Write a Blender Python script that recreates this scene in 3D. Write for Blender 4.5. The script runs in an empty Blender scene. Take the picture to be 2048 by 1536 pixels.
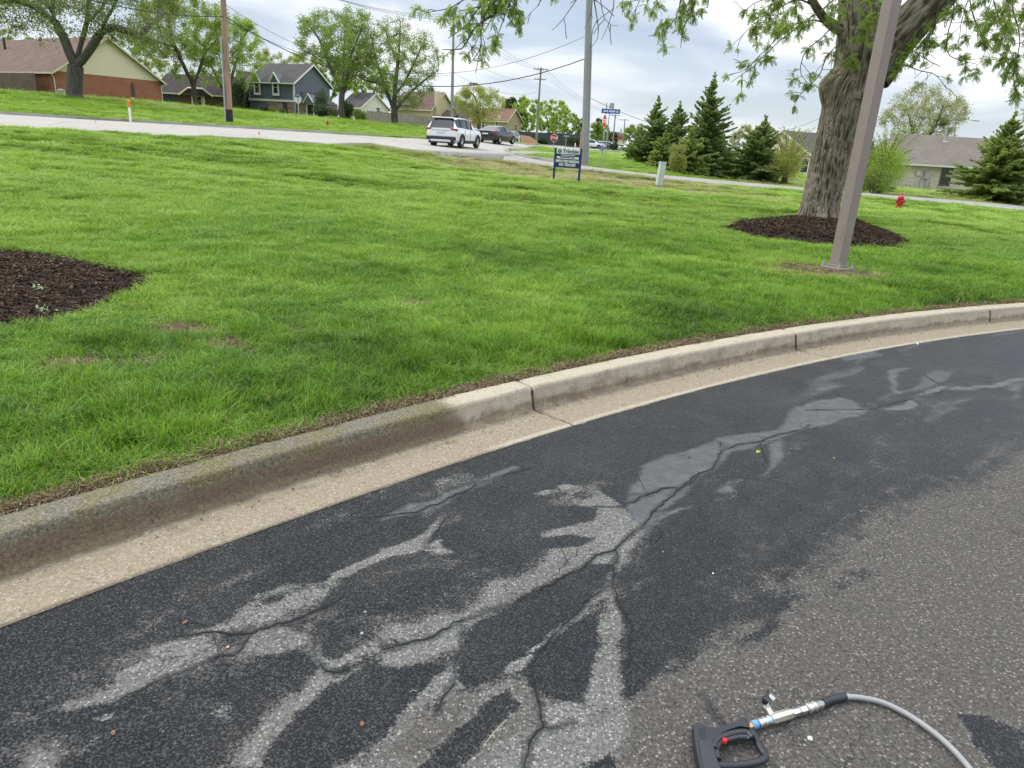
import bpy, math, random
import numpy as np
from mathutils import Vector, Matrix, Euler

scene = bpy.context.scene
D = bpy.data
random.seed(5)
rng = np.random.default_rng(11)

# ------------------------------------------------------------------ camera
FPX, PITCH, ROLL, CAMH = 1420.0, math.radians(19.07), math.radians(3.4), 1.6
cF = np.array([0, math.cos(PITCH), -math.sin(PITCH)])
cU0 = np.array([0, math.sin(PITCH), math.cos(PITCH)])
cR0 = np.array([1.0, 0, 0])
cR = math.cos(ROLL) * cR0 + math.sin(ROLL) * cU0
cU = math.cos(ROLL) * cU0 - math.sin(ROLL) * cR0
cC = np.array([0, 0, CAMH])
cam_data = D.cameras.new('camera')
cam = D.objects.new('camera', cam_data)
scene.collection.objects.link(cam)
cam_data.sensor_width = 36.0
cam_data.lens = FPX / 2048 * 36.0
cam_data.clip_start = 0.05
cam_data.clip_end = 4000
M = Matrix.Identity(4)
for i in range(3):
    M[i][0] = cR[i]; M[i][1] = cU[i]; M[i][2] = -cF[i]; M[i][3] = cC[i]
cam.matrix_world = M
scene.camera = cam
scene.view_settings.view_transform = 'Standard'
scene.view_settings.look = 'None'
scene.view_settings.gamma = 1
scene.view_settings.use_curve_mapping = False
scene.view_settings.exposure = 0.43

# ------------------------------------------------------------------ world
SUN_EL, SUN_AZ = math.radians(48), math.radians(-72)      # azimuth measured from +Y towards +X
w = D.worlds.new('World'); scene.world = w
w.use_nodes = True
nt = w.node_tree; nt.nodes.clear()
def wn(t, **k):
    n = nt.nodes.new(t)
    for a, b in k.items(): setattr(n, a, b)
    return n
out = wn('ShaderNodeOutputWorld')
sky = wn('ShaderNodeTexSky', sky_type='NISHITA', sun_disc=False)
sky.sun_elevation = SUN_EL; sky.sun_rotation = SUN_AZ
sky.air_density = 1.0; sky.dust_density = 1.5
bg1 = wn('ShaderNodeBackground'); bg1.inputs['Strength'].default_value = 0.13
nt.links.new(sky.outputs[0], bg1.inputs[0])
tc = wn('ShaderNodeTexCoord')
sep = wn('ShaderNodeSeparateXYZ'); nt.links.new(tc.outputs['Generated'], sep.inputs[0])
def wm(op, a, b=None, c=None):
    n = wn('ShaderNodeMath', operation=op)
    for i, v in enumerate((a, b, c)):
        if v is None: continue
        if isinstance(v, (int, float)): n.inputs[i].default_value = v
        else: nt.links.new(v, n.inputs[i])
    return n.outputs[0]
zz = wm('ADD', wm('MAXIMUM', sep.outputs[2], 0.0), 0.16)
cmb = wn('ShaderNodeCombineXYZ')
nt.links.new(wm('DIVIDE', sep.outputs[0], zz), cmb.inputs[0])
nt.links.new(wm('DIVIDE', sep.outputs[1], zz), cmb.inputs[1])
cmb.inputs[2].default_value = 3.7
n1 = wn('ShaderNodeTexNoise'); n1.inputs['Scale'].default_value = 0.8; n1.inputs['Detail'].default_value = 6.5
n1.inputs['Roughness'].default_value = 0.5; n1.inputs['Distortion'].default_value = 0.5
nt.links.new(cmb.outputs[0], n1.inputs['Vector'])
n2 = wn('ShaderNodeTexNoise'); n2.inputs['Scale'].default_value = 0.75; n2.inputs['Detail'].default_value = 4.0
nt.links.new(cmb.outputs[0], n2.inputs['Vector'])
def wramp(src, stops):
    r = wn('ShaderNodeValToRGB'); e = r.color_ramp.elements
    while len(e) < len(stops): e.new(0.5)
    for i, (p, c) in enumerate(stops):
        e[i].position = p; e[i].color = (c if len(c) == 4 else (*c, 1))
    nt.links.new(src, r.inputs[0]); return r.outputs[0]
ccol = wramp(n1.outputs[0], [(0.36, (0.36, 0.44, 0.58)), (0.45, (0.50, 0.57, 0.68)), (0.51, (0.74, 0.77, 0.82)), (0.585, (0.98, 0.98, 0.98))])
hz = wramp(sep.outputs[2], [(0.0, (.9, .9, .9)), (0.10, (0.35, 0.35, 0.35)), (0.24, (0, 0, 0))])
mixc = wn('ShaderNodeMixRGB'); mixc.inputs[2].default_value = (0.61, 0.665, 0.72, 1)
nt.links.new(hz, mixc.inputs[0]); nt.links.new(ccol, mixc.inputs[1])
zen = wramp(sep.outputs[2], [(0.30, (.38,) * 3), (1.0, (1, 1, 1))])      # overcast sky: brighter towards the zenith
bg2 = wn('ShaderNodeBackground'); nt.links.new(wm('MULTIPLY', zen, 2.6), bg2.inputs['Strength'])
nt.links.new(mixc.outputs[0], bg2.inputs[0])
fac = wramp(n2.outputs[0], [(0.36, (0.72,) * 3), (0.5, (1, 1, 1))])
mx = wn('ShaderNodeMixShader')
nt.links.new(fac, mx.inputs[0]); nt.links.new(bg1.outputs[0], mx.inputs[1]); nt.links.new(bg2.outputs[0], mx.inputs[2])
nt.links.new(mx.outputs[0], out.inputs[0])

sd = D.lights.new('sun', 'SUN'); sd.energy = 1.5; sd.angle = math.radians(10); sd.color = (1.0, 0.95, 0.87)
sun = D.objects.new('sun', sd); scene.collection.objects.link(sun)
sv = Vector((math.sin(SUN_AZ) * math.cos(SUN_EL), math.cos(SUN_AZ) * math.cos(SUN_EL), math.sin(SUN_EL)))
sun.rotation_euler = sv.to_track_quat('Z', 'Y').to_euler()
sun.location = (-20, 10, 40)

# ------------------------------------------------------------------ projection helpers (photo measurements -> world)
def ray(x, y): return cF + (x - 1024) / FPX * cR + (768 - y) / FPX * cU
def gz(x, y, z=0.0):
    d = ray(x, y); return cC + d * ((z - CAMH) / d[2])
def dp(x, y, Y):
    d = ray(x, y); return cC + d * (Y / d[1])
def pxm(p):                       # metres per photo pixel at p
    return float((np.asarray(p) - cC) @ cF) / FPX

# ------------------------------------------------------------------ numpy noise
def _h(ix, iy, s):
    v = (ix.astype(np.int64) * 374761393 + iy.astype(np.int64) * 668265263 + s * 982451653) & 0x7fffffff
    v = ((v ^ (v >> 13)) * 1274126177) & 0x7fffffff
    return ((v ^ (v >> 16)) & 0xffff) / 65535.0
def vn(x, y, s=0):
    x = np.asarray(x, float); y = np.asarray(y, float)
    ix = np.floor(x); iy = np.floor(y); fx = x - ix; fy = y - iy
    fx = fx * fx * (3 - 2 * fx); fy = fy * fy * (3 - 2 * fy)
    a = _h(ix, iy, s); b = _h(ix + 1, iy, s); c = _h(ix, iy + 1, s); d = _h(ix + 1, iy + 1, s)
    return (a * (1 - fx) + b * fx) * (1 - fy) + (c * (1 - fx) + d * fx) * fy
def fbm(x, y, s=0, o=4):
    t = 0; a = 0.5; n = 0
    for i in range(o):
        t = t + a * vn(np.asarray(x) * 2 ** i, np.asarray(y) * 2 ** i, s + i * 17); n += a; a *= 0.5
    return t / n
def sstep(a, b, x):
    t = np.clip((x - a) / (b - a), 0, 1); return t * t * (3 - 2 * t)

def inpoly(x, y, poly):
    x = np.asarray(x); y = np.asarray(y); ins = np.zeros(x.shape, bool); n = len(poly)
    for i in range(n):
        x1, y1 = poly[i][:2]; x2, y2 = poly[(i + 1) % n][:2]
        if y1 == y2: continue
        c = ((y1 > y) != (y2 > y)) & (x < (x2 - x1) * (y - y1) / (y2 - y1) + x1)
        ins ^= c
    return ins
def segdist(x, y, pts, closed=False):
    d = np.full(np.shape(x), 1e9); n = len(pts)
    for i in range(n if closed else n - 1):
        x1, y1 = pts[i][:2]; x2, y2 = pts[(i + 1) % n][:2]
        dx, dy = x2 - x1, y2 - y1; L = dx * dx + dy * dy + 1e-12
        t = np.clip(((x - x1) * dx + (y - y1) * dy) / L, 0, 1)
        d = np.minimum(d, np.hypot(x - x1 - t * dx, y - y1 - t * dy))
    return d
def sdpoly(x, y, poly):           # positive inside
    d = segdist(x, y, poly, True)
    return np.where(inpoly(x, y, poly), d, -d)

# ------------------------------------------------------------------ kerb circle and terrain
KC = np.array([16.261, -13.67]); KR = 23.705; KW = 0.545
def koff(x, y): return np.hypot(np.asarray(x) - KC[0], np.asarray(y) - KC[1]) - KR   # >0 towards the lawn
def kpt(deg, off, z=0.0):
    a = math.radians(deg); return np.array([KC[0] + (KR + off) * math.cos(a), KC[1] + (KR + off) * math.sin(a), z])

ctrl = []
def C3(*p): ctrl.append(p)
def CP(x, y, Y): ctrl.append(tuple(dp(x, y, Y)))
for a in range(60, 190, 9): C3(*kpt(a, 0.55, 0.135))
for a in range(60, 190, 16): C3(*kpt(a, 2.2, 0.17))
for p in [(-5, 7, .30), (-9, 9, .42), (-10, 14, .55), (-4, 12, .34), (0, 10, .22), (0, 18, .26), (4.2, 9.4, .19), (7.1, 17.3, .10),
          (12, 14, .05), (20, 15, -.1), (12, 25, -.18), (24, 26, -.45), (5, 24, .08), (-8, 20, .50), (-4, 26, .36), (-30, 12, .9), (40, 20, -.5),
          (-1.5, 30.5, .20), (3, 32, .12), (-15, -15, .1), (30, -20, .1)]:
    C3(*p)
for p in [(0, 262, 22.5), (0, 258, 24), (420, 275, 29), (725, 295, 33), (855, 309, 35.5), (1004, 319, 38.5), (0, 232, 34.6), (420, 257.5, 41), (725, 275, 48), (855, 278, 54),
          (905, 299, 45), (1000, 296, 62), (1018, 300, 57), (1100, 299, 81), (1176, 301, 105), (1250, 303, 125), (1037, 287, 110), (1020, 286, 100),
          (1107, 362, 28), (1156, 372, 27.5), (1200, 348, 37), (1200, 338, 43), (1601, 384, 41), (1601, 376, 46.5), (2048, 424, 41), (2048, 413, 46.5), (1316, 372, 32),
          (1797, 418, 32), (1800, 376, 68), (1390, 352, 50), (1985, 401, 50), (1600, 352, 72), (1280, 330, 52),
          (0, 188, 76), (150, 195, 65), (115, 190, 72), (305, 207, 80), (590, 235, 100), (500, 222, 100), (460, 246, 48), (261, 240, 38), (655, 250, 60),
          (700, 243, 78), (790, 251, 80), (850, 266, 84), (380, 216, 95), (903, 262, 75), (1110, 292, 130), (1170, 296, 160), (736, 246, 105), (866, 261, 98), (862, 254, 118), (1012, 280, 138)]:
    CP(*p)
for p in [(-150, 140, 4.5), (-60, 160, 3.5), (0, 200, 1.1), (60, 200, -.2), (150, 150, -.8), (-120, 60, 3.5), (120, 60, -.8), (0, 400, 1.6), (-300, 400, 4),
          (300, 400, 1.0), (-300, 0, 1.5), (300, 0, -.5), (0, -200, 0), (-250, -200, 0.5), (250, -200, 0), (700, 900, 1.5), (-700, 900, 2.5), (0, 1200, 2)]:
    C3(*p)
ctrl = np.array(ctrl)
def _phi(r): return np.sqrt(r * r + 4.0)
_A = _phi(np.hypot(ctrl[:, None, 0] - ctrl[None, :, 0], ctrl[:, None, 1] - ctrl[None, :, 1]))
_n = len(ctrl)
_K = np.zeros((_n + 1, _n + 1)); _K[:_n, :_n] = _A - 0.15 * np.eye(_n); _K[_n, :_n] = 1; _K[:_n, _n] = 1
_W = np.linalg.solve(_K, np.r_[ctrl[:, 2], 0])
def tz(x, y):
    x = np.asarray(x, float); y = np.asarray(y, float); s = x.shape
    xf = x.ravel(); yf = y.ravel(); o = np.empty(xf.shape)
    for i in range(0, len(xf), 20000):
        r = np.hypot(xf[i:i + 20000, None] - ctrl[None, :, 0], yf[i:i + 20000, None] - ctrl[None, :, 1])
        o[i:i + 20000] = _phi(r) @ _W[:_n] + _W[_n]
    o = o.reshape(s)
    near = sstep(0.45, 1.6, koff(x, y))      # level with the kerb top at the kerb
    lump = (fbm(x * 0.9, y * 0.9, 3, 3) - 0.5) * 0.09 * near + (fbm(x * 0.28, y * 0.75, 6, 3) - 0.5) * 0.40 * sstep(9, 20, y) * (1 - sstep(40, 60, y))
    return (o * near + 0.112 * (1 - near)) + lump
def tz1(x, y): return float(tz(np.array([x]), np.array([y]))[0])
def at(x, y, ymin=2.0, ymax=300):  # photo pixel -> point on the ground
    d = ray(x, y); Y = np.concatenate([np.arange(ymin, 60, 0.1), np.arange(60, ymax, 0.5)])
    P = cC[None] + d[None] * (Y / d[1])[:, None]
    g = P[:, 2] - tz(P[:, 0], P[:, 1])
    k = np.where((g[:-1] > 0) & (g[1:] <= 0))[0]
    if len(k) == 0: return P[np.argmin(np.abs(g))]
    i = k[0]; t = g[i] / (g[i] - g[i + 1]); return P[i] * (1 - t) + P[i + 1] * t
def gd(x, y, Y):                   # point on the ground at photo column x and distance Y
    p = dp(x, y, Y); return np.array([p[0], p[1], tz1(p[0], p[1])])

# road outlines on the ground
def P2(x, y, Y): return tuple(dp(x, y, Y)[:2])
near_e = [(-60, -10), (-34, 8.5), P2(0, 258, 24), P2(420, 275, 29), P2(725, 294, 33), P2(855, 308, 35.5), P2(960, 314, 37.8)]
right_e = [P2(1018, 300, 57), P2(1100, 299, 81), P2(1176, 301, 105), P2(1250, 303, 125), (60, 190), (110, 250)]
far_e = [(-75, 0), (-42, 20), P2(0, 232, 34.6), P2(420, 257.5, 41), P2(725, 275, 48), P2(855, 278, 54), (-2.2, 75), (0.6, 100), (6, 130), (50, 200), (100, 262)]
side_near = [P2(1004, 317, 38.3), P2(1100, 330, 37.4), P2(1200, 348, 37.2), P2(1601, 384, 41), P2(2048, 424, 41), (60, 40)]
side_far = [P2(1015, 307, 50), P2(1045, 316, 45.5), P2(1110, 325, 43.5), P2(1200, 338, 43), P2(1601, 376, 46.5), P2(2048, 413, 46.5), (60, 46)]
ROADPOLY = near_e + side_near[:1] + [side_far[0]] + right_e + far_e[::-1]
SIDEPOLY = side_near + side_far[::-1]
walk = [P2(1012, 310, 49.5), P2(1040, 306, 53), P2(1110, 303, 60), P2(1172, 306, 66), P2(1172, 308.5, 62), P2(1110, 307, 56.5), P2(1045, 313, 48)]

BED = [at(*p)[:2] for p in [(0, 500), (80, 505), (160, 519), (230, 536), (285, 549), (299, 560), (281, 580), (232, 605), (165, 630), (100, 642), (0, 655)]]
BED += [np.array(p) for p in [(-5.0, 4.3), (-6.6, 4.7), (-7.5, 5.9), (-6.9, 7.0)]]
RING = [at(*p)[:2] for p in [(1440, 455), (1475, 445), (1530, 439), (1600, 436), (1680, 440), (1755, 455), (1800, 472), (1828, 488), (1800, 497), (1740, 499), (1650, 495), (1570, 487), (1500, 474), (1460, 464)]]
BARE = [(at(365, 663)[:2], .13), (at(830, 612)[:2], .12), (at(150, 735)[:2], .13), (at(455, 695)[:2], .10), (at(595, 668)[:2], .07), (at(285, 727)[:2], .08), (at(250, 560)[:2], .0)]
PADP = at(1670, 545)[:2]
def dryness(x, y):
    v = np.zeros(np.shape(x))
    for c, r in BARE:
        if r > 0: v = np.maximum(v, 1 - sstep(r * .4, r * 1.5, np.hypot((x - c[0]) * .8, y - c[1]) + 0.25 * r * (vn(x * 9, y * 9, 4) - .5) * 2))
    v = np.maximum(v, 0.95 * (1 - sstep(.25, .75, np.hypot((x - PADP[0] + .15) * .75, y - PADP[1]) + .25 * (vn(x * 5, y * 5, 5) - .5))))
    # dry bank in front of the road, behind the sign
    b = sstep(28.0, 30.5, y + x * 0.25) * sstep(-12, -6, x) * (1 - sstep(7, 12, x)) * (1 - sstep(38, 41, y))
    v = np.maximum(v, b * (0.55 + 0.95 * sstep(.36, .56, fbm(x * .7, y * .7, 8, 3))) * (0.25 + 0.75 * sstep(-6, 0, x)))
    # rough verge beyond the side road
    b = sstep(45.5, 46.8, y + 0.0 * x) * (1 - sstep(50, 54, y)) * sstep(8, 12, x)
    v = np.maximum(v, b * 0.8 * (0.4 + 0.6 * sstep(.4, .6, fbm(x * .8, y * .8, 9, 2))))
    b = sstep(54, 57, y) * (1 - sstep(66, 72, y)) * sstep(14, 18, x)
    v = np.maximum(v, b * 0.45)
    # worn strip on the far hill
    c = dp(345, 225, 62)
    v = np.maximum(v, .55 * (1 - sstep(.5, 1.0, np.hypot((x - c[0]) / 6, (y - c[1]) / 5))))
    return np.clip(v, 0, 1)

# ------------------------------------------------------------------ object helpers
def link(o): scene.collection.objects.link(o); return o
def tag(o, label=None, cat=None, group=None, kind=None):
    if label: o['label'] = label
    if cat: o['category'] = cat
    if group: o['group'] = group
    if kind: o['kind'] = kind
    return o
def empty(name, loc, rz=0.0):
    o = D.objects.new(name, None); o.empty_display_size = 0.1
    o.location = tuple(float(v) for v in loc); o.rotation_euler = (0, 0, rz); return link(o)
def np_mesh(name, V, F, mats, parent=None, smooth=False, attrs=None, midx=None, local=None):
    """V Nx3, F list/array of faces (all same size) or list of arrays"""
    me = D.meshes.new(name)
    V = np.asarray(V, np.float32)
    if local is not None: V = V - np.asarray(local, np.float32)[None]
    Fs = F if isinstance(F, list) and len(F) and isinstance(F[0], np.ndarray) and F[0].ndim == 2 else [np.asarray(F)]
    Fs = [f for f in Fs if len(f)]
    me.vertices.add(len(V)); me.vertices.foreach_set('co', V.ravel())
    nl = sum(f.size for f in Fs); nf = sum(len(f) for f in Fs)
    me.loops.add(nl); me.polygons.add(nf)
    me.loops.foreach_set('vertex_index', np.concatenate([f.ravel() for f in Fs]).astype(np.int32))
    ls = []; st = 0
    for f in Fs:
        ls.append(st + np.arange(len(f)) * f.shape[1]); st += f.size
    me.polygons.foreach_set('loop_start', np.concatenate(ls).astype(np.int32))
    if smooth: me.polygons.foreach_set('use_smooth', np.ones(nf, bool))
    if midx is not None: me.polygons.foreach_set('material_index', np.asarray(midx, np.int32))
    me.update(calc_edges=True)
    for a, v in (attrs or {}).items():
        v = np.asarray(v, np.float32)
        at_ = me.attributes.new(a, 'FLOAT' if v.ndim == 1 else 'FLOAT_VECTOR', 'POINT')
        at_.data.foreach_set('value' if v.ndim == 1 else 'vector', v.ravel())
    for m in (mats if isinstance(mats, (list, tuple)) else [mats]): me.materials.append(m)
    o = link(D.objects.new(name, me))
    if parent is not None: o.parent = parent
    return o

class MB:
    """collects simple solids, builds ONE mesh object"""
    def __init__(s): s.V = []; s.F = []
    def add(s, vs, fs):
        b = len(s.V); s.V.extend([tuple(map(float, v)) for v in vs]); s.F.extend([tuple(b + i for i in f) for f in fs]); return s
    def box(s, lo, hi, rot=None, piv=None):
        x0, y0, z0 = lo; x1, y1, z1 = hi
        vs = [(x0, y0, z0), (x1, y0, z0), (x1, y1, z0), (x0, y1, z0), (x0, y0, z1), (x1, y0, z1), (x1, y1, z1), (x0, y1, z1)]
        if rot is not None:
            pv = Vector(piv or (0, 0, 0)); vs = [tuple(rot @ (Vector(v) - pv) + pv) for v in vs]
        return s.add(vs, [(0, 3, 2, 1), (4, 5, 6, 7), (0, 1, 5, 4), (1, 2, 6, 5), (2, 3, 7, 6), (3, 0, 4, 7)])
    def cbox(s, c, d): return s.box([c[i] - d[i] / 2 for i in range(3)], [c[i] + d[i] / 2 for i in range(3)])
    def bbox(s, lo, hi, b):   # bevelled box
        x0, y0, z0 = lo; x1, y1, z1 = hi; vs = []; fs = []
        import itertools
        ax = [(x0, x1), (y0, y1), (z0, z1)]
        idx = {}
        for c in itertools.product((0, 1), repeat=3):
            for a in range(3):
                p = [ax[i][c[i]] + ((b if c[i] == 0 else -b) if i != a else 0) for i in range(3)]
                idx[(c, a)] = len(vs); vs.append(p)
        for a in range(3):
            o1, o2 = [i for i in range(3) if i != a]
            for sd_ in (0, 1):
                q = []
                for (u, v) in ((0, 0), (1, 0), (1, 1), (0, 1)):
                    c = [0, 0, 0]; c[a] = sd_; c[o1] = u; c[o2] = v; q.append(idx[(tuple(c), a)])
                fs.append(tuple(q))
        for a in range(3):
            o1, o2 = [i for i in range(3) if i != a]
            for u in (0, 1):
                for v in (0, 1):
                    c0 = [0, 0, 0]; c1 = [0, 0, 0]; c0[a] = 0; c1[a] = 1; c0[o1] = c1[o1] = u; c0[o2] = c1[o2] = v
                    fs.append((idx[(tuple(c0), o1)], idx[(tuple(c1), o1)], idx[(tuple(c1), o2)], idx[(tuple(c0), o2)]))
        for c in itertools.product((0, 1), repeat=3): fs.append(tuple(idx[(c, a)] for a in range(3)))
        return s.add(vs, fs)
    def tube(s, pts, rad, n=8, cap=True, sq=None):
        pts = [Vector([float(c) for c in p]) for p in pts]; k = len(pts)
        rad = rad if isinstance(rad, (list, tuple, np.ndarray)) else [rad] * k
        t = (pts[1] - pts[0]).normalized(); up = Vector((0, 0, 1)) if abs(t.z) < .9 else Vector((1, 0, 0))
        u = t.cross(up).normalized(); vs = []
        for i in range(k):
            a = pts[min(i + 1, k - 1)] - pts[max(i - 1, 0)]
            if a.length > 1e-9: a.normalize()
            else: a = t
            u = (u - a * u.dot(a)).normalized(); v = a.cross(u)
            for j in range(n):
                th = 2 * math.pi * j / n + (math.pi / 4 if sq else 0)
                vs.append(pts[i] + (u * math.cos(th) + v * math.sin(th)) * rad[i])
        fs = [(i * n + j, i * n + (j + 1) % n, (i + 1) * n + (j + 1) % n, (i + 1) * n + j) for i in range(k - 1) for j in range(n)]
        if cap: fs += [tuple(range(n))[::-1], tuple((k - 1) * n + j for j in range(n))]
        return s.add(vs, fs)
    def lathe(s, prof, n=16, base=(0, 0, 0), axis=(0, 0, 1)):
        ax = Vector(axis).normalized(); b = Vector(base)
        u = ax.cross(Vector((0, 1, 0)) if abs(ax.y) < .9 else Vector((1, 0, 0))).normalized(); v = ax.cross(u)
        vs = []
        for r, h in prof:
            for j in range(n):
                th = 2 * math.pi * j / n; vs.append(b + ax * h + (u * math.cos(th) + v * math.sin(th)) * r)
        k = len(prof)
        fs = [(i * n + j, i * n + (j + 1) % n, (i + 1) * n + (j + 1) % n, (i + 1) * n + j) for i in range(k - 1) for j in range(n)]
        fs += [tuple(range(n))[::-1], tuple((k - 1) * n + j for j in range(n))]
        return s.add(vs, fs)
    def prism(s, poly, z0, z1, bev=0.0):
        n = len(poly)
        if bev:
            c = np.mean(np.array(poly), 0); 
            def sh(f): return [tuple(c + (np.array(p) - c) * (1 - f)) for p in poly]
            R_ = max(np.hypot(*(np.array(p) - c)) for p in poly); f = bev / R_
            rings = [(sh(f), z0), (poly, z0 + bev), (poly, z1 - bev), (sh(f), z1)]
        else: rings = [(poly, z0), (poly, z1)]
        vs = [(p[0], p[1], z) for r, z in rings for p in r]; m = len(rings)
        fs = [(i * n + j, i * n + (j + 1) % n, (i + 1) * n + (j + 1) % n, (i + 1) * n + j) for i in range(m - 1) for j in range(n)]
        fs += [tuple(range(n))[::-1], tuple((m - 1) * n + j for j in range(n))]
        return s.add(vs, fs)
    def quad(s, a, b, c, d): return s.add([a, b, c, d], [(0, 1, 2, 3)])
    def build(s, name, m, parent=None, smooth=False, bevel=0.0):
        me = D.meshes.new(name); me.from_pydata(s.V, [], s.F); me.update()
        import bmesh
        bm = bmesh.new(); bm.from_mesh(me); bmesh.ops.recalc_face_normals(bm, faces=bm.faces); bm.to_mesh(me); bm.free()
        if smooth:
            for p in me.polygons: p.use_smooth = True
            me.set_sharp_from_angle(angle=math.radians(38))
        me.materials.append(m)
        o = link(D.objects.new(name, me))
        if parent is not None: o.parent = parent
        if bevel:
            b = o.modifiers.new('bevel', 'BEVEL'); b.width = bevel; b.segments = 2; b.limit_method = 'ANGLE'
        return o
def copy_tree(o, parent=None):
    c = o.copy(); link(c)
    if parent is not None: c.parent = parent
    for ch in list(o.children): copy_tree(ch, c)
    return c

# ------------------------------------------------------------------ materials
class NT:
    def __init__(s, name):
        s.m = D.materials.new(name); s.m.use_nodes = True; s.t = s.m.node_tree; s.t.nodes.clear()
        s.out = s.n('ShaderNodeOutputMaterial'); s.b = s.n('ShaderNodeBsdfPrincipled')
        s.t.links.new(s.b.outputs[0], s.out.inputs[0]); s._geo = None
    def n(s, t, **k):
        x = s.t.nodes.new(t)
        for a, b in k.items(): setattr(x, a, b)
        return x
    def set(s, inp, v):
        if hasattr(v, 'is_linked') or isinstance(v, bpy.types.NodeSocket): s.t.links.new(v, inp)
        elif isinstance(v, (tuple, list)) and len(v) == 3 and inp.type == 'RGBA': inp.default_value = (*v, 1)
        else: inp.default_value = v
    def geo(s, o='Position'):
        if not s._geo: s._geo = s.n('ShaderNodeNewGeometry')
        return s._geo.outputs[o]
    def obj(s): return s.n('ShaderNodeTexCoord').outputs['Object']
    def mp(s, vec, scale=(1, 1, 1), rot=(0, 0, 0)):
        x = s.n('ShaderNodeMapping'); x.inputs['Scale'].default_value = scale; x.inputs['Rotation'].default_value = rot
        s.t.links.new(vec, x.inputs[0]); return x.outputs[0]
    def noise(s, vec, scale, detail=3, rough=.5, dist=0, o=0):
        x = s.n('ShaderNodeTexNoise'); s.t.links.new(vec, x.inputs['Vector'])
        x.inputs['Scale'].default_value = scale; x.inputs['Detail'].default_value = detail
        x.inputs['Roughness'].default_value = rough; x.inputs['Distortion'].default_value = dist; return x.outputs[o]
    def voro(s, vec, scale, feat='F1', o='Distance', rnd=1.0):
        x = s.n('ShaderNodeTexVoronoi', feature=feat); s.t.links.new(vec, x.inputs['Vector']); x.inputs['Scale'].default_value = scale
        x.inputs['Randomness'].default_value = rnd
        return x.outputs[o]
    def ma(s, op, a, b=0.0, c=None, clamp=False):
        x = s.n('ShaderNodeMath', operation=op, use_clamp=clamp); s.set(x.inputs[0], a); s.set(x.inputs[1], b)
        if c is not None: s.set(x.inputs[2], c)
        return x.outputs[0]
    def ramp(s, f, stops, interp='LINEAR'):
        x = s.n('ShaderNodeValToRGB'); x.color_ramp.interpolation = interp; e = x.color_ramp.elements
        while len(e) < len(stops): e.new(.5)
        for i, (p, c) in enumerate(stops):
            e[i].position = p; e[i].color = (c, c, c, 1) if isinstance(c, (int, float)) else (*c, 1)
        s.set(x.inputs[0], f); return x.outputs[0]
    def sm(s, f, a, b):          # smoothstep
        x = s.n('ShaderNodeMapRange', interpolation_type='SMOOTHSTEP'); s.set(x.inputs[0], f)
        x.inputs[1].default_value = a; x.inputs[2].default_value = b; return x.outputs[0]
    def mix(s, f, a, b, mode='MIX'):
        x = s.n('ShaderNodeMixRGB', blend_type=mode); s.set(x.inputs[0], f); s.set(x.inputs[1], a); s.set(x.inputs[2], b); return x.outputs[0]
    def attr(s, nme, inst=False):
        x = s.n('ShaderNodeAttribute', attribute_name=nme)
        if inst: x.attribute_type = 'INSTANCER'
        return x.outputs['Fac']
    def bump(s, h, strength=.5, dist=.01, nrm=None):
        x = s.n('ShaderNodeBump'); x.inputs['Strength'].default_value = strength; x.inputs['Distance'].default_value = dist
        s.set(x.inputs['Height'], h)
        if nrm is not None: s.t.links.new(nrm, x.inputs['Normal'])
        return x.outputs[0]
    def fin(s, col, rough=.8, nrm=None, metal=0.0, spec=None, **k):
        s.set(s.b.inputs['Base Color'], col); s.set(s.b.inputs['Roughness'], rough); s.set(s.b.inputs['Metallic'], metal)
        if nrm is not None: s.t.links.new(nrm, s.b.inputs['Normal'])
        if spec is not None: s.set(s.b.inputs['Specular IOR Level'], spec)
        for a, b in k.items(): s.set(s.b.inputs[a.replace('_', ' ')], b)
        return s.m

def m_simple(name, c, rough=.6, metal=0.0, var=.12, scale=6, **k):
    t = NT(name); v = t.obj(); n = t.noise(v, scale, 4)
    col = t.mix(1.0, c, t.ramp(n, [(.25, 1 - var), (.75, 1 + var * .3)]), 'MULTIPLY')
    return t.fin(col, rough, None, metal, **k)
def m_leaf(name, ca, cb, cc=None, trans=.35, big=.35, rough=.5):
    t = NT(name); r = t.geo('Random Per Island'); p = t.geo()
    c = t.ramp(r, [(0, ca), (1, cb)])
    if cc: c = t.mix(t.ramp(t.noise(p, big, 2), [(.42, 0), (.6, 1)]), c, cc)
    t.fin(c, rough, spec=.35)
    tr = t.n('ShaderNodeBsdfTranslucent'); t.t.links.new(t.mix(.5, c, tuple(min(1, x * 1.6) for x in cb)), tr.inputs[0])
    mxs = t.n('ShaderNodeMixShader'); mxs.inputs[0].default_value = trans
    t.t.links.new(t.b.outputs[0], mxs.inputs[1]); t.t.links.new(tr.outputs[0], mxs.inputs[2]); t.t.links.new(mxs.outputs[0], t.out.inputs[0])
    return t.m
def m_bark(name, a, b, scale=8):
    t = NT(name); p = t.geo(); v = t.mp(p, (1, 1, .22)); n = t.noise(v, scale, 6, .65)
    n2 = t.noise(p, scale * .25, 2)
    c = t.mix(n2, t.ramp(n, [(.3, a), (.7, b)]), t.ramp(n, [(.3, tuple(x * .75 for x in a)), (.7, tuple(x * .8 for x in b))]))
    return t.fin(c, .9, t.bump(n, .8, .02))
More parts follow.
